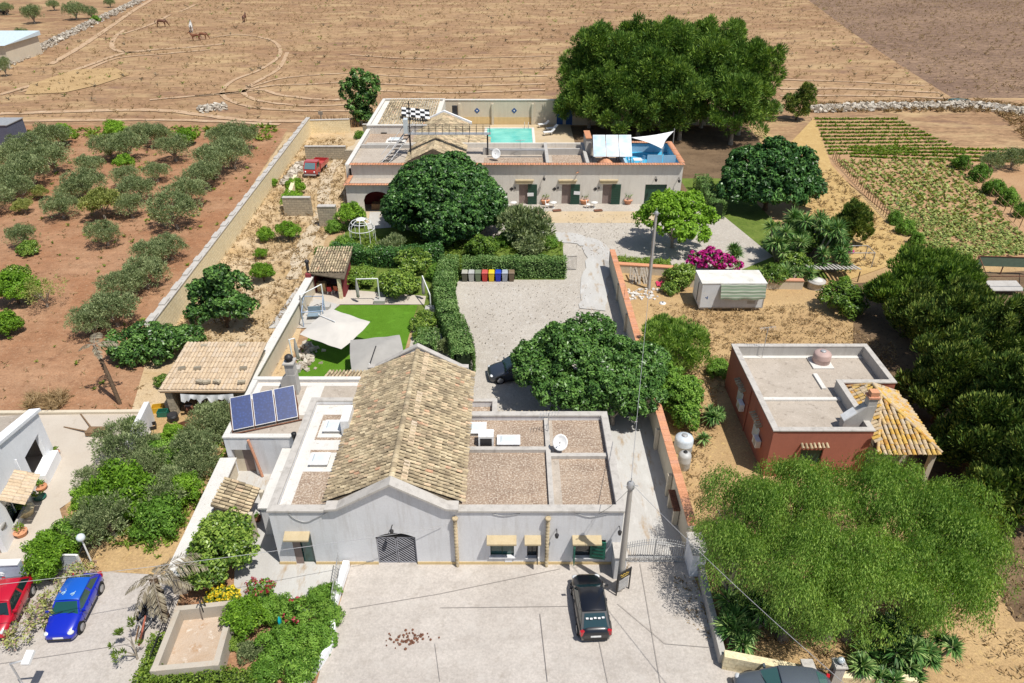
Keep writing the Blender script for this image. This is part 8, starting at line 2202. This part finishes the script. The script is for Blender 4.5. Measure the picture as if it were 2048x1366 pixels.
plant('tamarisk', 'feathery olive-green shrub tree on the far side of the drive wall', 'tree', P(1345, 735), [(-1.3, .2, 2.6, 1.2, 1.2, 1.1), (.8, 2.0, 2.0, 1.2, 1.2, 1.0), (-.6, 1.6, 2.3, 1.4, 1.4, 1.3), (1.7, 1.0, 1.8, 1.1, 1.1, 1.0), (0, 0, 2.0, 1.7, 1.5, 1.5), (1.2, .2, 2.4, 1.2, 1.2, 1.1), (-1.0, 1.4, 2.0, 1.1, 1.2, 1.1), (-1.2, 2.6, 1.6, .9, 1.0, .9), (.2, -.6, 1.2, 1.5, 1.1, 1.0), (1.6, -.8, 1.5, .9, .9, .8)], 'pepper', .4, 46, .3, .06, .3, 'spike', .12, M['pale_bark'], tvar=.4)
plant('lemon_tree', 'fresh yellow-green lemon tree leaning over the drive wall', 'tree', P(1358, 838), [(-.3, 2.4, 1.9, 1.1, 1.1, 1.0), (.2, -1.4, 1.2, .8, .8, .8), (0, 1.5, 1.8, 1.1, 1.2, 1.0), (.9, 1.2, 1.6, .9, .9, .8), (0, 0, 1.7, 1.2, 1.1, 1.1), (.5, .7, 2.2, .9, .9, .8), (-.6, .4, 1.9, .8, .9, .8), (.2, -.7, 1.3, .9, .8, .8), (-.2, -.2, 2.6, .7, .7, .6)], 'fresh', .3, 36, .22, .10, .17, 'leaf', .09, tvar=.45)
put('bush', 1440, 735, 60, 'straggly green shrub at the far corner of the red house', None, .5)
for u, v, w, kd, lb in ((1362, 548, 72, 'dark_bush', 'dark shrub left of the white container'), (1340, 575, 40, 'dark_bush', 'low dark shrub beside the red sheet'), (1545, 548, 66, 'dark_bush', 'dark shrub at the right end of the white container'), (1592, 522, 66, 'dark_bush', 'taller dark shrub behind the white container end'), (1690, 592, 100, 'dark_bush', 'round leafy shrub tree on the straw beside the well'),
      (1690, 560, 30, 'bush', 'small shrub behind the round one'), (1598, 470, 100, 'dark_bush', 'dark undergrowth at the foot of the tall yuccas')):
 put(kd, u, v, w, lb, None, .55)
hedge('low bank of spider plants in the walled flower bed', [(10.7, 65.6), (15.6, 64.9)], 1.7, .75, 'weed', 120, .5, .08)
plant('bougainvillea', 'magenta bougainvillea behind the white container', 'shrub', P(1418, 545), [(0, 0, 1.3, 1.3, .9, .8), (-1.2, .3, 1.2, .9, .8, .7), (1.4, .1, 1.1, .9, .8, .6), (.2, .3, 1.9, .8, .7, .5), (2.2, -.1, .9, .7, .6, .5)], 'carob', .32, 20, .24, .12, .3, 'leaf', .06, extra=[('flower', 'lilac', 1.0, .3, .26), ('flower', 'lilac', 1.0, .3, .26), ('flower', 'lilac', 1.0, .3, .26)])
plant('bougainvillea', 'small magenta bougainvillea by the white drying frame', 'shrub', P(1680, 525), [(0, 0, 1.2, .9, .7, .6), (-.6, .1, 1.0, .6, .6, .5)], 'carob', .3, 16, .24, .12, .3, 'leaf', .05, extra=[('flower', 'lilac', .7, .24, .2)])
plant('bougainvillea', 'dim purple bougainvillea under the dark fig tree', 'shrub', P(1600, 410), [(0, 0, .9, .9, .7, .6)], 'carob', .3, 16, .24, .12, .3, 'leaf', .05, extra=[('flower', 'lilac', .5, .24, .2)])
def rosette(c, r, n, up=.25, tl=.5):
 """yucca head: stiff blades round a centre"""
 d = rnd_dirs(n * 2); d = d[d[:, 2] > -up][:n]; n = len(d)
 L = r * RNG.uniform(.75, 1.1, n)
 side = unit(np.cross(d, UP + rnd_dirs(n) * .1)); nrm = unit(np.cross(side, d))
 c = np.array(c)[None, :]
 w = (.05 + .035 * r) * np.ones(n)
 a0 = c + d * (r * .06); mid = c + d * L[:, None] * .45 + nrm * .02; tip = c + d * L[:, None] - UP * (L * .18)[:, None] * (1 - d[:, 2:3])
 q = np.stack([a0, mid - side * w[:, None] * .7, tip, mid + side * w[:, None] * .7], 1).reshape(-1, 3)
 return q, np.clip(tl + RNG.normal(0, .28, n), .01, .98)
def yucca(label, base, heads, r=.7, n=70, group=None, name='yucca'):
 t = thing(name, label, 'yucca', (base.x, base.y, 0), 0, group)
 b = MB()
 parts = []
 for x, y, z, k in heads:
  b.tube([(x * .3, y * .3, -.05), (x * .8, y * .8, z * .6), (x, y, z)], [.11, .08, .06], 6)
  parts.append(rosette((x, y, z), r * k, n))
 b.build('stem', M['pale_bark'], t, False)
 link('foliage', leaf_mesh('yucca_blades', parts, LM['yucca']), t)
def heads(n, sp, z0, z1): return [(random.uniform(-sp, sp), random.uniform(-sp, sp), random.uniform(z0, z1), random.uniform(.8, 1.15)) for _ in range(n)]
YG = 'yuccas of the right hand gardens'
for u, v, nh, sp, z0, z1, r, lb in (
 (1560, 520, 20, 1.7, 1.2, 3.6, 1.15, 'big many-headed yucca clump left of centre behind the container'), (1615, 515, 30, 2.2, 1.2, 4.4, 1.2, 'tallest many-headed yucca clump before the straw path'), (1655, 540, 12, 1.5, .8, 2.4, 1.0, 'lower yucca clump beside the white drying frame'),
 (1470, 522, 5, .6, .7, 1.3, .9, 'bright green palm-like plant right of the bougainvillea'), (1585, 560, 7, 1.2, .8, 2.0, .9, 'yucca clump at the right end of the container'),
 (1430, 850, 4, .45, .5, 1.1, .8, 'yucca at the left side of the red house'), (1404, 890, 1, .05, .5, .6, .75, 'single dark spiky yucca near the white water tank'),
 (1490, 1262, 9, .9, .9, 2.2, .9, 'pale yucca group under the pepper trees beside the drive'), (1462, 1290, 3, .5, .6, 1.2, .8, 'dark yucca group at the corner of the forecourt wall'), (1530, 1240, 3, .4, .9, 1.5, .75, 'yucca heads right of the pale group'),
 (1752, 1315, 7, .9, .8, 1.9, .8, 'yucca group left of centre behind the small gate'), (1800, 1308, 9, 1.0, .9, 2.0, .8, 'biggest pale-headed yucca group behind the small gate'), (1850, 1318, 7, .8, .7, 1.6, .75, 'green yucca group right of the biggest one'),
 (1735, 1355, 5, .6, .5, 1.1, .7, 'yucca group at the lower edge right of the gate pillar'), (1800, 1350, 7, .9, .4, 1.1, .7, 'low yucca group at the lower edge of the picture')):
 yucca(lb, P(u, v), heads(nh, sp, z0, z1), r, 84, YG)
plant('dark_conifer', 'dark upright conifer at the edge of the straw path', 'tree', P(1695, 490), [(-1.6, .3, 1.8, 1.2, 1.1, 1.3), (-.2, .2, 3.9, .9, .9, 1.0), (0, 0, 1.6, 1.6, 1.5, 1.5), (.9, .2, 2.0, 1.3, 1.2, 1.3), (-.9, .2, 2.0, 1.2, 1.2, 1.3), (.2, .2, 3.0, 1.2, 1.1, 1.2), (1.2, .3, 3.0, .8, .8, 1.0), (-.7, .2, 3.2, .8, .8, .9)], 'cypress', .34, 44, .4, .11, .35, 'spike', .14)
# big evergreens on the right
plant('stone_pine', 'broad feathery bright green pine at the right of the straw yard', 'tree', P(1840, 640), [(0, 0, 3.6, 3.0, 2.6, 1.9), (-2.6, -.3, 3.0, 2.2, 2.0, 1.5), (2.4, .2, 3.2, 2.2, 2.0, 1.6), (-.8, 1.4, 4.6, 2.3, 2.0, 1.3), (1.6, 1.2, 4.5, 2.0, 1.8, 1.2), (-3.6, .4, 2.4, 1.4, 1.3, 1.1), (.6, -1.6, 2.4, 2.4, 1.6, 1.3)], 'pine', .5, 60, .5, .10, .42, 'spike', .28, low=-.55, tvar=.4)
CG = 'dark cypress trees along the right edge'
for u, v, w, zc, lb in ((1905, 650, 190, 3.6, 'dark cypress behind the bright pine, farthest of the right mass'), (2010, 690, 190, 4.5, 'dark cypress touching the right edge below the netted pen'), (1900, 760, 170, 3.6, 'dark cypress beside the shaded soil behind the red house'), (2020, 830, 210, 4.2, 'big dark cypress at the right edge in the middle of the mass'),
      (1960, 870, 150, 3.2, 'cypress with lit tips facing the yellow roof'), (2040, 960, 160, 3.4, 'near cypress at the right edge beside the pepper trees'), (1975, 1000, 90, 2.4, 'small dark cypress behind the pepper trees'), (1830, 620, 90, 2.4, 'low dark cypress at the foot of the bright pine')):
 bs, r = crown_at(u, v, w, zc)
 bl = [(0, 0, zc * .9, r * .72, r * .72, zc * .75)]
 for j in range(10):
  a = 2 * PI * j / 10; q = r * random.uniform(.5, .75); s_ = r * random.uniform(.28, .4)
  bl.append((q * math.cos(a), q * math.sin(a), zc * random.uniform(.45, 1.25), s_, s_, s_ * 1.1))
 for j in range(4): bl.append((random.uniform(-.35, .35) * r, random.uniform(-.35, .35) * r, zc * random.uniform(1.45, 1.75), r * .32, r * .32, r * .34))
 plant('cypress', lb, 'tree', Vector((bs.x, bs.y, 0)), bl, 'cypress', .5, 60, .42, .10, .5, 'spike', .25, None, CG, low=-.6, inner=.15, tvar=.6)
# pepper trees
PG = 'pepper trees at the lower right'
for u, v, w, zc, lb in ((1485, 1010, 190, 4.6, 'pepper tree touching the drive wall, upper left of the pepper trees'), (1610, 985, 220, 5.0, 'pepper tree against the front of the red house'), (1760, 980, 230, 5.0, 'pepper tree in front of the yellow tiled roof'), (1900, 1030, 230, 4.8, 'pepper tree nearest the right edge'),
      (1478, 1105, 160, 4.2, 'darkest pepper tree beside the white gate pillar'), (1600, 1130, 240, 5.0, 'pepper tree in the middle of the pepper trees'), (1740, 1150, 240, 4.8, 'pepper tree above the small iron gate'), (1880, 1160, 240, 4.4, 'lower right pepper tree above the bare straw'), (1590, 1195, 125, 3.2, 'low drooping pepper branch tree left of the small gate'), (1935, 1100, 190, 4.2, 'rightmost low pepper tree'), (1680, 1195, 150, 3.0, 'drooping pepper crown just behind the small gate')):
 bs, r = crown_at(u, v, w, zc)
 bl = []
 for j in range(11):
  a = 2 * PI * j / 11 + random.uniform(-.25, .25); q = r * random.uniform(.4, .78); s_ = r * random.uniform(.28, .42)
  bl.append((q * math.cos(a), q * math.sin(a), zc + random.uniform(-.9, .25), s_, s_, s_ * .75))
 for j in range(5): bl.append((random.uniform(-.4, .4) * r, random.uniform(-.4, .4) * r, zc + random.uniform(.4, .9), r * .36, r * .36, r * .25))
 plant('pepper_tree', lb, 'tree', Vector((bs.x, bs.y, 0)), bl, 'pepper', .62, 150, .16, .045, .8, 'droop', .28, M['pale_bark'], PG, low=-.4, inner=.2, tvar=.75, rough=.28)
# left garden
LG = 'olives and shrubs of the garden left of the farmhouse'
for u, v, w, kd, lb in ((455, 850, 70, 'grey_bush', 'tall grey shrub against the annex wall corner'), (330, 905, 80, 'bush', 'green shrub tree behind the pale wall olives'), (365, 975, 74, 'bright', 'light green shrub tree by the middle of the pale wall'), (270, 1000, 90, 'bush', 'dense shrub right of the pomegranate tree'), (200, 960, 80, 'olive', 'olive reaching over the patio paving'), (130, 1075, 90, 'bush', 'green shrub at the lower corner of the villa patio'), (425, 838, 84, 'olive', 'grey olive under the solar collectors'), (385, 895, 90, 'olive', 'grey olive left of the annex door'), (395, 925, 80, 'olive', 'grey olive with pale flowers beside the annex'), (248, 895, 104, 'olive', 'feathery olive at the patio edge'), (290, 930, 80, 'olive', 'olive behind the bright pomegranate tree'), (345, 865, 44, 'bright', 'bright green bush among the junk by the shed'), (300, 885, 50, 'grey_bush', 'grey weed shrub beside the pale wall'),
      (240, 975, 120, 'bright', 'bright green pomegranate tree at the middle of the garden'), (175, 1000, 70, 'bright', 'low branch tree reaching over the patio'), (215, 1035, 110, 'olive', 'olive beside the villa patio'), (165, 1060, 80, 'olive', 'olive at the lower edge of the villa patio'), (335, 975, 96, 'olive', 'olive beside the broad pale wall'), (315, 1035, 96, 'bush', 'dense green shrub at the lower end of the pale wall'), (290, 1055, 60, 'bush', 'low green shrub before the pale wall'), (92, 1110, 90, 'bright', 'bright green bush over the villa front wall'), (90, 1140, 60, 'bright', 'low bright bush behind the blue car')):
 put(kd, u, v, w * 1.15, lb, LG, .55, 1.15)
put('dark_bush', 265, 845, 44, 'weedy shrub at the corner of the pale wall and patio')
plant('citrus_tree', 'glossy citrus tree in the front courtyard', 'tree', P(450, 1158), [(0, .3, 1.9, 1.35, 1.3, 1.2), (.2, 1.2, 2.4, 1.3, 1.2, 1.0), (-.5, -.5, 1.6, 1.1, 1.1, 1.0), (.9, .5, 1.9, 1.0, 1.0, .9), (-.2, .6, 2.9, .9, .9, .7), (-.9, .4, 1.6, .8, .9, .8)], 'citrus', .3, 40, .19, .10, .16, 'leaf', .12, tvar=.5)
plant('yellow_shrub', 'round shrub covered in bright yellow flowers', 'shrub', P(447, 1208), [(.1, .15, .62, .7, .5, .4), (0, 0, .5, .8, .55, .45), (-.45, -.1, .42, .45, .4, .36), (.4, .05, .5, .45, .4, .36)], 'weed', .16, 20, .11, .06, .06, 'leaf', .03, extra=[('flower', 'yellow', 1.0, .13, .10)])
FGp = 'shrubs of the front garden'
for u, v, w, kd, lb in ((490, 1235, 100, 'bright', 'soft bright green shrub beside the basin'), (540, 1215, 80, 'bush', 'green shrub behind the soft bright one'), (580, 1225, 90, 'bush', 'mixed green shrub in the middle of the front garden'), (640, 1190, 70, 'bush', 'climber spilling over the railing by the farmhouse door'), (655, 1225, 74, 'bush', 'trailing shrub overhanging the forecourt, upper part'), (630, 1270, 90, 'bush', 'trailing shrub overhanging the forecourt, lower part'), (560, 1285, 100, 'bush', 'dense shrub above the bottom hedge'), (500, 1300, 60, 'grey_bush', 'grey lavender-like shrub beside the stone path'), (600, 1330, 100, 'bush', 'shrub at the bottom right of the front garden'),
      (525, 1345, 80, 'bush', 'light green shrub at the bottom of the front garden'), (665, 1180, 44, 'bush', 'leafy top of the climber at the door railing'), (470, 1285, 40, 'dark_bush', 'dark little shrub at the basin corner')):
 put(kd, u, v, w, lb, FGp, .55, 1.0, 'shrub', 'shrub')
hedge('low clipped green hedge left of the basin', [P(330, 1290), P(300, 1366), P(285, 1420)], .8, .9, 'weed', 260, .12, .08)
hedge('clipped hedge along the bottom edge before the basin', [P(300, 1368), P(430, 1366), P(520, 1375)], .8, .8, 'weed', 260, .12, .08)
plant('flowering_shrub', 'crimson flower spikes beside the courtyard', 'shrub', P(525, 1205), [(-.3, .2, .9, .5, .4, .35), (.35, .2, .95, .5, .4, .35), (0, -.1, .7, .5, .4, .4)], 'fresh', .2, 24, .15, .07, .12, 'leaf', .03, extra=[('flower', 'crimson', .6, .2, .05)])
plant('flowering_shrub', 'small rose bush with crimson blooms in the middle of the front garden', 'shrub', P(595, 1260), [(0, 0, 1.0, .45, .45, .4), (.1, .2, 1.5, .3, .3, .3)], 'fresh', .2, 20, .14, .07, .12, 'leaf', .03, extra=[('flower', 'crimson', .5, .16, .12)])
plant('oleander', 'straggling pinkish oleander between the red and blue cars', 'shrub', P(92, 1245), [(.5, 1.9, .8, .8, .8, .6), (.3, .9, .9, .8, .8, .6), (0, -.2, .8, .7, .8, .6), (-.4, -1.2, .7, .6, .7, .55), (.7, 2.6, .7, .6, .6, .5)], 'olive_y', .26, 16, .16, .06, .22, 'leaf', .05, extra=[('flower', 'pinkish', .9, .13, .10)])
plant('euphorbia', 'bare forked shrub with leaf tufts beside the red board', 'shrub', P(275, 1320), [(-.8, .6, 1.2, .2, .2, .2), (-.5, 1.1, 1.5, .2, .2, .2), (-.9, 0, 1.0, .2, .2, .2), (-.4, -.4, .9, .25, .25, .2), (.2, .2, .8, .2, .2, .2)], 'weed', .2, 34, .24, .05, .2, 'spike', .06, M['pale_bark'])
pt_ = thing('turquoise_ornament', 'small turquoise ornament standing among the front garden shrubs', 'ornament', P(567, 1272))
b = MB(); b.lathe((0, 0, 0), [(.03, 0), (.03, .9)], 6); b.lathe((0, 0, .9), [(.04, 0), (.14, .12), (.12, .4), (.05, .55), (.02, .6)], 10, 0, .6, 1.2); b.build('ornament_body', flat('turquoise_glaze', (.01, .38, .42), .3), pt_, False)
# ---------------------------------------------------------------- palms
def palm(name, label, base, h, lean, fronds, mat, droop=1.0, fl=2.4, trunk=.2):
 t = thing(name, label, 'palm', (base.x, base.y, 0))
 top = Vector((lean[0], lean[1], h))
 b = MB(); b.tube([Vector((0, 0, -.1)), top * .5 + Vector((-lean[0] * .1, 0, 0)), top], [trunk * 1.2, trunk, trunk * .85], 9)
 for k in range(int(h / .22)): b.lathe(top * ((k + .5) * .22 / h), [(trunk * 1.02, 0), (trunk * 1.12, .05), (trunk * 1.0, .1)], 7)
 b.build('trunk', M['bark'], t, False)
 for a, el, k in fronds:
  d = Vector((math.cos(a), math.sin(a), 0))
  pts = [top + d * fl * k * s + Vector((0, 0, el * s * fl * k - droop * (s ** 2) * fl * .75 * k)) for s in (0, .2, .4, .6, .8, 1.0)]
  fb2 = MB(); fb2.tube(pts, .03, 4, 0, False, .008); f = fb2.build('frond', M['pale_bark'], t, False)
  n = 46
  s_ = RNG.uniform(.12, 1, n * 2); idx = np.minimum((s_ * 5).astype(int), 4); fr_ = s_ * 5 - idx
  A = np.array([list(p) for p in pts]); c = A[idx] * (1 - fr_[:, None]) + A[idx + 1] * fr_[:, None]
  ax = unit(A[idx + 1] - A[idx]); sd = unit(np.cross(ax, UP)) * np.where(np.arange(2 * n) % 2 == 0, 1, -1)[:, None]
  tan = unit(sd + ax * .6 - UP * .55 * droop + rnd_dirs(2 * n) * .15)
  L = .6 * k * np.sin(np.clip(s_ * 2.6 + .4, 0, PI)) + .12
  nrm = unit(np.cross(tan, ax))
  g_ = leaf_geo(c + tan * L[:, None] * .5, nrm, tan, L, .05 * np.ones(2 * n), RNG.random(2 * n), .05)
  link('leaflets', leaf_mesh('leaflets', [g_], LM[mat]), f)
q = P(330, 1235)
palm('dying_palm', 'dying date palm with drooping grey fronds at the forecourt edge', Vector((q.x, q.y, 0)), 2.9, (.1, .1), [(.35, .75, 1.0), (.75, .8, .95), (0.1, .3, .7), (3.3, .3, .6), (2.6, .1, .5), (4.2, -.1, .6), (5.2, 0, .7), (1.6, .4, .6), (4.8, -.2, .5)], 'drypalm', 1.1, 2.5)
q = P(240, 808)
palm('dead_palm', 'leaning dead tree trunk with a few bare grey fronds on the red soil', Vector((q.x, q.y, 0)), 4.6, (-.9, .8), [(.4, .5, .7), (3.0, .3, .6), (1.8, .8, .7), (5.4, .2, .5)], 'drypalm', .9, 2.2, .13)
b = MB()
# ---------------------------------------------------------------- crops, vines, weeds, stubble
cr_me = []
for k in range(4):
 n = 16
 d = unit(rnd_dirs(n) * np.array([1, 1, .25]) + UP * .35)
 c = d * RNG.uniform(.15, .5, n)[:, None] + UP * .12
 cr_me.append(leaf_mesh('crop_plant', [leaf_geo(c, unit(UP + rnd_dirs(n) * .5), unit(d * np.array([1, 1, .2])), RNG.uniform(.24, .4, n), RNG.uniform(.16, .26, n), RNG.random(n), .2)], LM['squash']))
pts = []
A0, A1, B0, B1 = P(1668, 322), P(1905, 322), P(1880, 520), P(2075, 510)
rows = 17
for i in range(rows):
 s_ = (i + .5) / rows
 for j in range(58):
  r_ = (j + random.uniform(.3, .7)) / 58
  p = (A0 * (1 - s_) + A1 * s_) * (1 - r_) + (B0 * (1 - s_) + B1 * s_) * r_
  if random.random() < .85: pts.append(Vector((p.x + random.uniform(-.08, .08), p.y, 0)))
pts.sort(key=lambda p: p.length)
near, far = pts[:300], pts[300:]
for p in near:
 o = link('crop_plant', random.choice(cr_me))
 o.location = (p.x, p.y, .05); o.rotation_euler = (0, 0, random.uniform(0, 6.28)); s_ = random.uniform(.7, 1.25); o.scale = (s_, s_, s_)
 tag(o, 'leafy green squash plant in the rows of the vegetable plot', 'plant', 'squash plants of the vegetable plot')
STUFF = {'far_crop_rows': 'far squash rows of the vegetable plot too small to tell apart', 'bean_rows': 'green bean rows at the far end of the vegetable plot', 'field_stubble': 'dry stubble scattered over the big brown field', 'field_thistles': 'dark dry thistles dotted over the big brown field', 'field_weeds': 'sparse green weeds in the big brown field', 'plough_stubble': 'dry stubble on the dark ploughed field', 'dry_yard_grass': 'dry grass of the yard beside the long tufa wall', 'straw_tufts': 'short straw tufts around the red house', 'path_tufts': 'short straw tufts on the golden path by the plot', 'bank_grass': 'tall dry grass along the tumbled wall of the plot', 'grove_weeds': 'small green weeds on the red grove soil', 'far_edge_weeds': 'weeds along the far edge of the olive grove', 'grove_litter': 'dry litter on the red grove soil', 'garden_weeds': 'weeds under the trees of the left garden', 'grass_tuft': 'tall pale grass tuft at the kerb of the patio', 'garden_grass': 'grass between hedge and big ficus', 'leaf_litter': 'fallen leaves in front of the drive gate'}
def scatter(name, pts_, mat, n, ln, wd, z=.12, spread=.25, style='spike', kind='stuff', tl=.5, up=.9):
 """ground cover: n blades about each point, one joined object"""
 p = np.array([[q.x, q.y, 0.05] for q in pts_]); m = len(p)
 idx = np.repeat(np.arange(m), n); k = len(idx)
 d = unit(rnd_dirs(k) * np.array([1, 1, .3]) + UP * up * .6)
 sz = RNG.uniform(.6, 1.4, m)[idx]
 c = p[idx] + d * (spread * RNG.random(k) * sz)[:, None] + UP * z * .5
 nrm = unit(np.cross(d, rnd_dirs(k)) + UP * (.3 if style == 'spike' else .9))
 ct = RNG.random(m)
 o = link(name, leaf_mesh(name, [leaf_geo(c, nrm, d, ln * sz * RNG.uniform(.7, 1.3, k), wd * sz * RNG.uniform(.7, 1.3, k), np.clip(tl + (ct[idx] - .5) * .6 + RNG.normal(0, .15, k), .01, .98), .15)], LM[mat]))
 tag(o, STUFF.get(name), name.split('_')[-1], None, kind)
 return o
scatter('far_crop_rows', far, 'squash', 9, .42, .26, .15, .35, 'leaf')
pp = []
for i in range(11):
 a, c = P(1630 + i * 2.6, 240 + i * 7), P(1775 + i * 12, 240 + i * 6.6)
 for j in range(80): q = a.lerp(c, (j + random.random()) / 70); pp.append(Vector((q.x, q.y + random.uniform(-.1, .1), 0)))
for i in range(4):
 a, c = P(1700, 297 + i * 6), P(2060, 303 + i * 8)
 for j in range(130): q = a.lerp(c, (j + random.random()) / 130); pp.append(Vector((q.x, q.y + random.uniform(-.1, .1), 0)))
scatter('bean_rows', pp, 'weed', 12, .36, .17, .2, .24, 'leaf', tl=.35)
for k, (u, v, w, lb) in enumerate(((1925, 325, 40, 'first vine at the far end of the vine row in the plot'), (1960, 345, 44, 'second vine in the vine row of the plot'), (1990, 375, 44, 'third vine in the vine row of the plot'), (2020, 395, 44, 'fourth vine in the vine row of the plot'), (2045, 420, 40, 'last vine in the vine row at the right edge'),
                                   (1790, 435, 34, 'first bushy vine on the stick fence by the straw path'), (1812, 455, 38, 'second bushy vine on the stick fence by the straw path'), (1835, 478, 36, 'third bushy vine on the stick fence by the straw path'))):
 put('bush', u, v, w, lb, 'vines of the vegetable plot', .5, 1.3, 'vine', 'vine')
for u, v, w, lb in ((1985, 320, 50, 'young olive among the vines at the right of the plot'), (2030, 315, 60, 'olive at the right edge beyond the vines')):
 put('olive', u, v, w, lb)
def region(poly, n, px=True):
 """n random ground points inside a pixel polygon, even over the ground"""
 q = [P(*p) for p in poly] if px else [Vector((p[0], p[1], 0)) for p in poly]
 x0, x1 = min(p.x for p in q), max(p.x for p in q); y0, y1 = min(p.y for p in q), max(p.y for p in q)
 out = []
 while len(out) < n:
  x, y = random.uniform(x0, x1), random.uniform(y0, y1)
  ins = False
  for a, c in zip(q, q[1:] + q[:1]):
   if (a.y > y) != (c.y > y) and x < (c.x - a.x) * (y - a.y) / (c.y - a.y) + a.x: ins = not ins
  if ins: out.append(Vector((x, y, 0)))
 return out
FIELD = [(-300, 235), (-100, 120), (300, 10), (380, -20), (1600, -20), (1900, 195), (1560, 200), (740, 200), (560, 245)]
scatter('field_stubble', region(FIELD, 9000), 'dry', 7, .34, .10, .12, .45)
scatter('field_thistles', region(FIELD, 420), 'drypalm', 12, .6, .12, .3, .5, tl=.05)
scatter('field_weeds', region(FIELD, 260), 'weed', 12, .4, .12, .2, .5, tl=.2)
scatter('plough_stubble', region([(1625, 5), (1900, 188), (2300, 190), (2300, -20), (1700, -20)], 5000), 'dry', 7, .34, .1, .12, .45, tl=.3)
YARD = [(578, 275), (690, 280), (690, 420), (650, 480), (620, 600), (540, 760), (480, 690), (340, 690), (420, 520)]
scatter('dry_yard_grass', region(YARD, 2300), 'dry', 7, .28, .07, .1, .4)
STRAW = [(1300, 610), (1620, 615), (1800, 700), (1750, 780), (1440, 780), (1420, 930), (1380, 1000), (1330, 800)]
scatter('straw_tufts', region(STRAW, 1900), 'dry', 6, .22, .06, .07, .35)
scatter('straw_tufts', region([(10.8, 20.8), (33, 20.8), (33, 34), (10.8, 34)], 1300, False), 'dry', 6, .22, .06, .07, .35)
scatter('path_tufts', region([(1588, 395), (1660, 335), (1830, 512), (1700, 550)], 600), 'dry', 6, .35, .08, .1, .3)
scatter('bank_grass', region([(1618, 226), (1990, 226), (2050, 285), (2300, 330), (2300, 240), (1950, 200), (1618, 208)], 1500), 'dry', 9, .7, .12, .3, .4, tl=.6)
GROVE = [(570, 262), (430, 255), (-100, 262), (-250, 800), (262, 822), (300, 750), (322, 660)]
scatter('grove_weeds', region(GROVE, 260), 'weed', 12, .3, .12, .12, .25, 'leaf')
scatter('far_edge_weeds', region([(-150, 262), (560, 255), (540, 285), (430, 275), (-150, 285)], 380), 'weed', 12, .55, .2, .25, .5, 'leaf')
scatter('grove_litter', region(GROVE, 900), 'dry', 5, .22, .08, .05, .3, up=.1)
scatter('garden_weeds', region([(-25, 30), (-20, 28), (-18.6, 33), (-19, 40), (-24, 40)], 420, False), 'weed', 9, .3, .1, .15, .3, 'leaf')
scatter('grass_tuft', region([(60, 795), (130, 795), (130, 822), (60, 822)], 40), 'dry', 40, .8, .04, .3, .5, tl=.6)
scatter('garden_grass', region([(700, 470), (930, 485), (1125, 485), (1125, 545), (920, 540), (700, 520)], 900), 'weed', 9, .3, .08, .12, .3)
# pebbles and leaf litter on gravel and forecourt
b = MB()
for q in region([(925, 570), (1180, 570), (1230, 700), (1010, 760), (960, 700)], 500) + region([(1130, 430), (1280, 430), (1230, 540), (1150, 500)], 400):
 s_ = random.uniform(.03, .09); b.ct = random.random(); b.obox((q.x, q.y, .13), s_, s_ * .8, s_ * .5, random.uniform(0, 3))
tag(b.build('gravel_stones', M['stone']), 'loose pebbles on the pale gravel drive', 'gravel', None, 'stuff')
b = MB()
for k in range(60):
 q = P(random.gauss(822, 22), random.gauss(1277, 8)); s_ = random.uniform(.03, .085); b.lathe((q.x, q.y, .08), [(s_, 0), (s_ * .7, .05), (.01, .07)], 6)
tag(b.build('dung_spots', M['rust']), 'patch of brown dried spots on the forecourt', 'dirt', None, 'stuff')
rt_ = region([(1340, 1150), (1390, 1160), (1430, 1280), (1380, 1260)], 60)
scatter('leaf_litter', rt_ + region([(1225, 1120), (1260, 1120), (1260, 1140), (1225, 1140)], 20), 'dry', 5, .12, .05, .02, .15, up=.05)
# garden plants standing in the pots
for k, (t, r, h) in enumerate(POTS):
 n = 22; d = unit(rnd_dirs(n) * np.array([1, 1, .5]) + UP * .8)
 me = leaf_mesh('pot_plant', [leaf_geo(d * r * RNG.uniform(.4, 1.2, n)[:, None] + UP * (h + r * .3), unit(rnd_dirs(n) + UP), d, r * RNG.uniform(.6, 1.1, n), r * .4 * RNG.uniform(.6, 1.2, n), RNG.random(n), .2)], LM['weed' if k % 3 else 'fresh'])
 p_ = link('pot_plant', me, t)
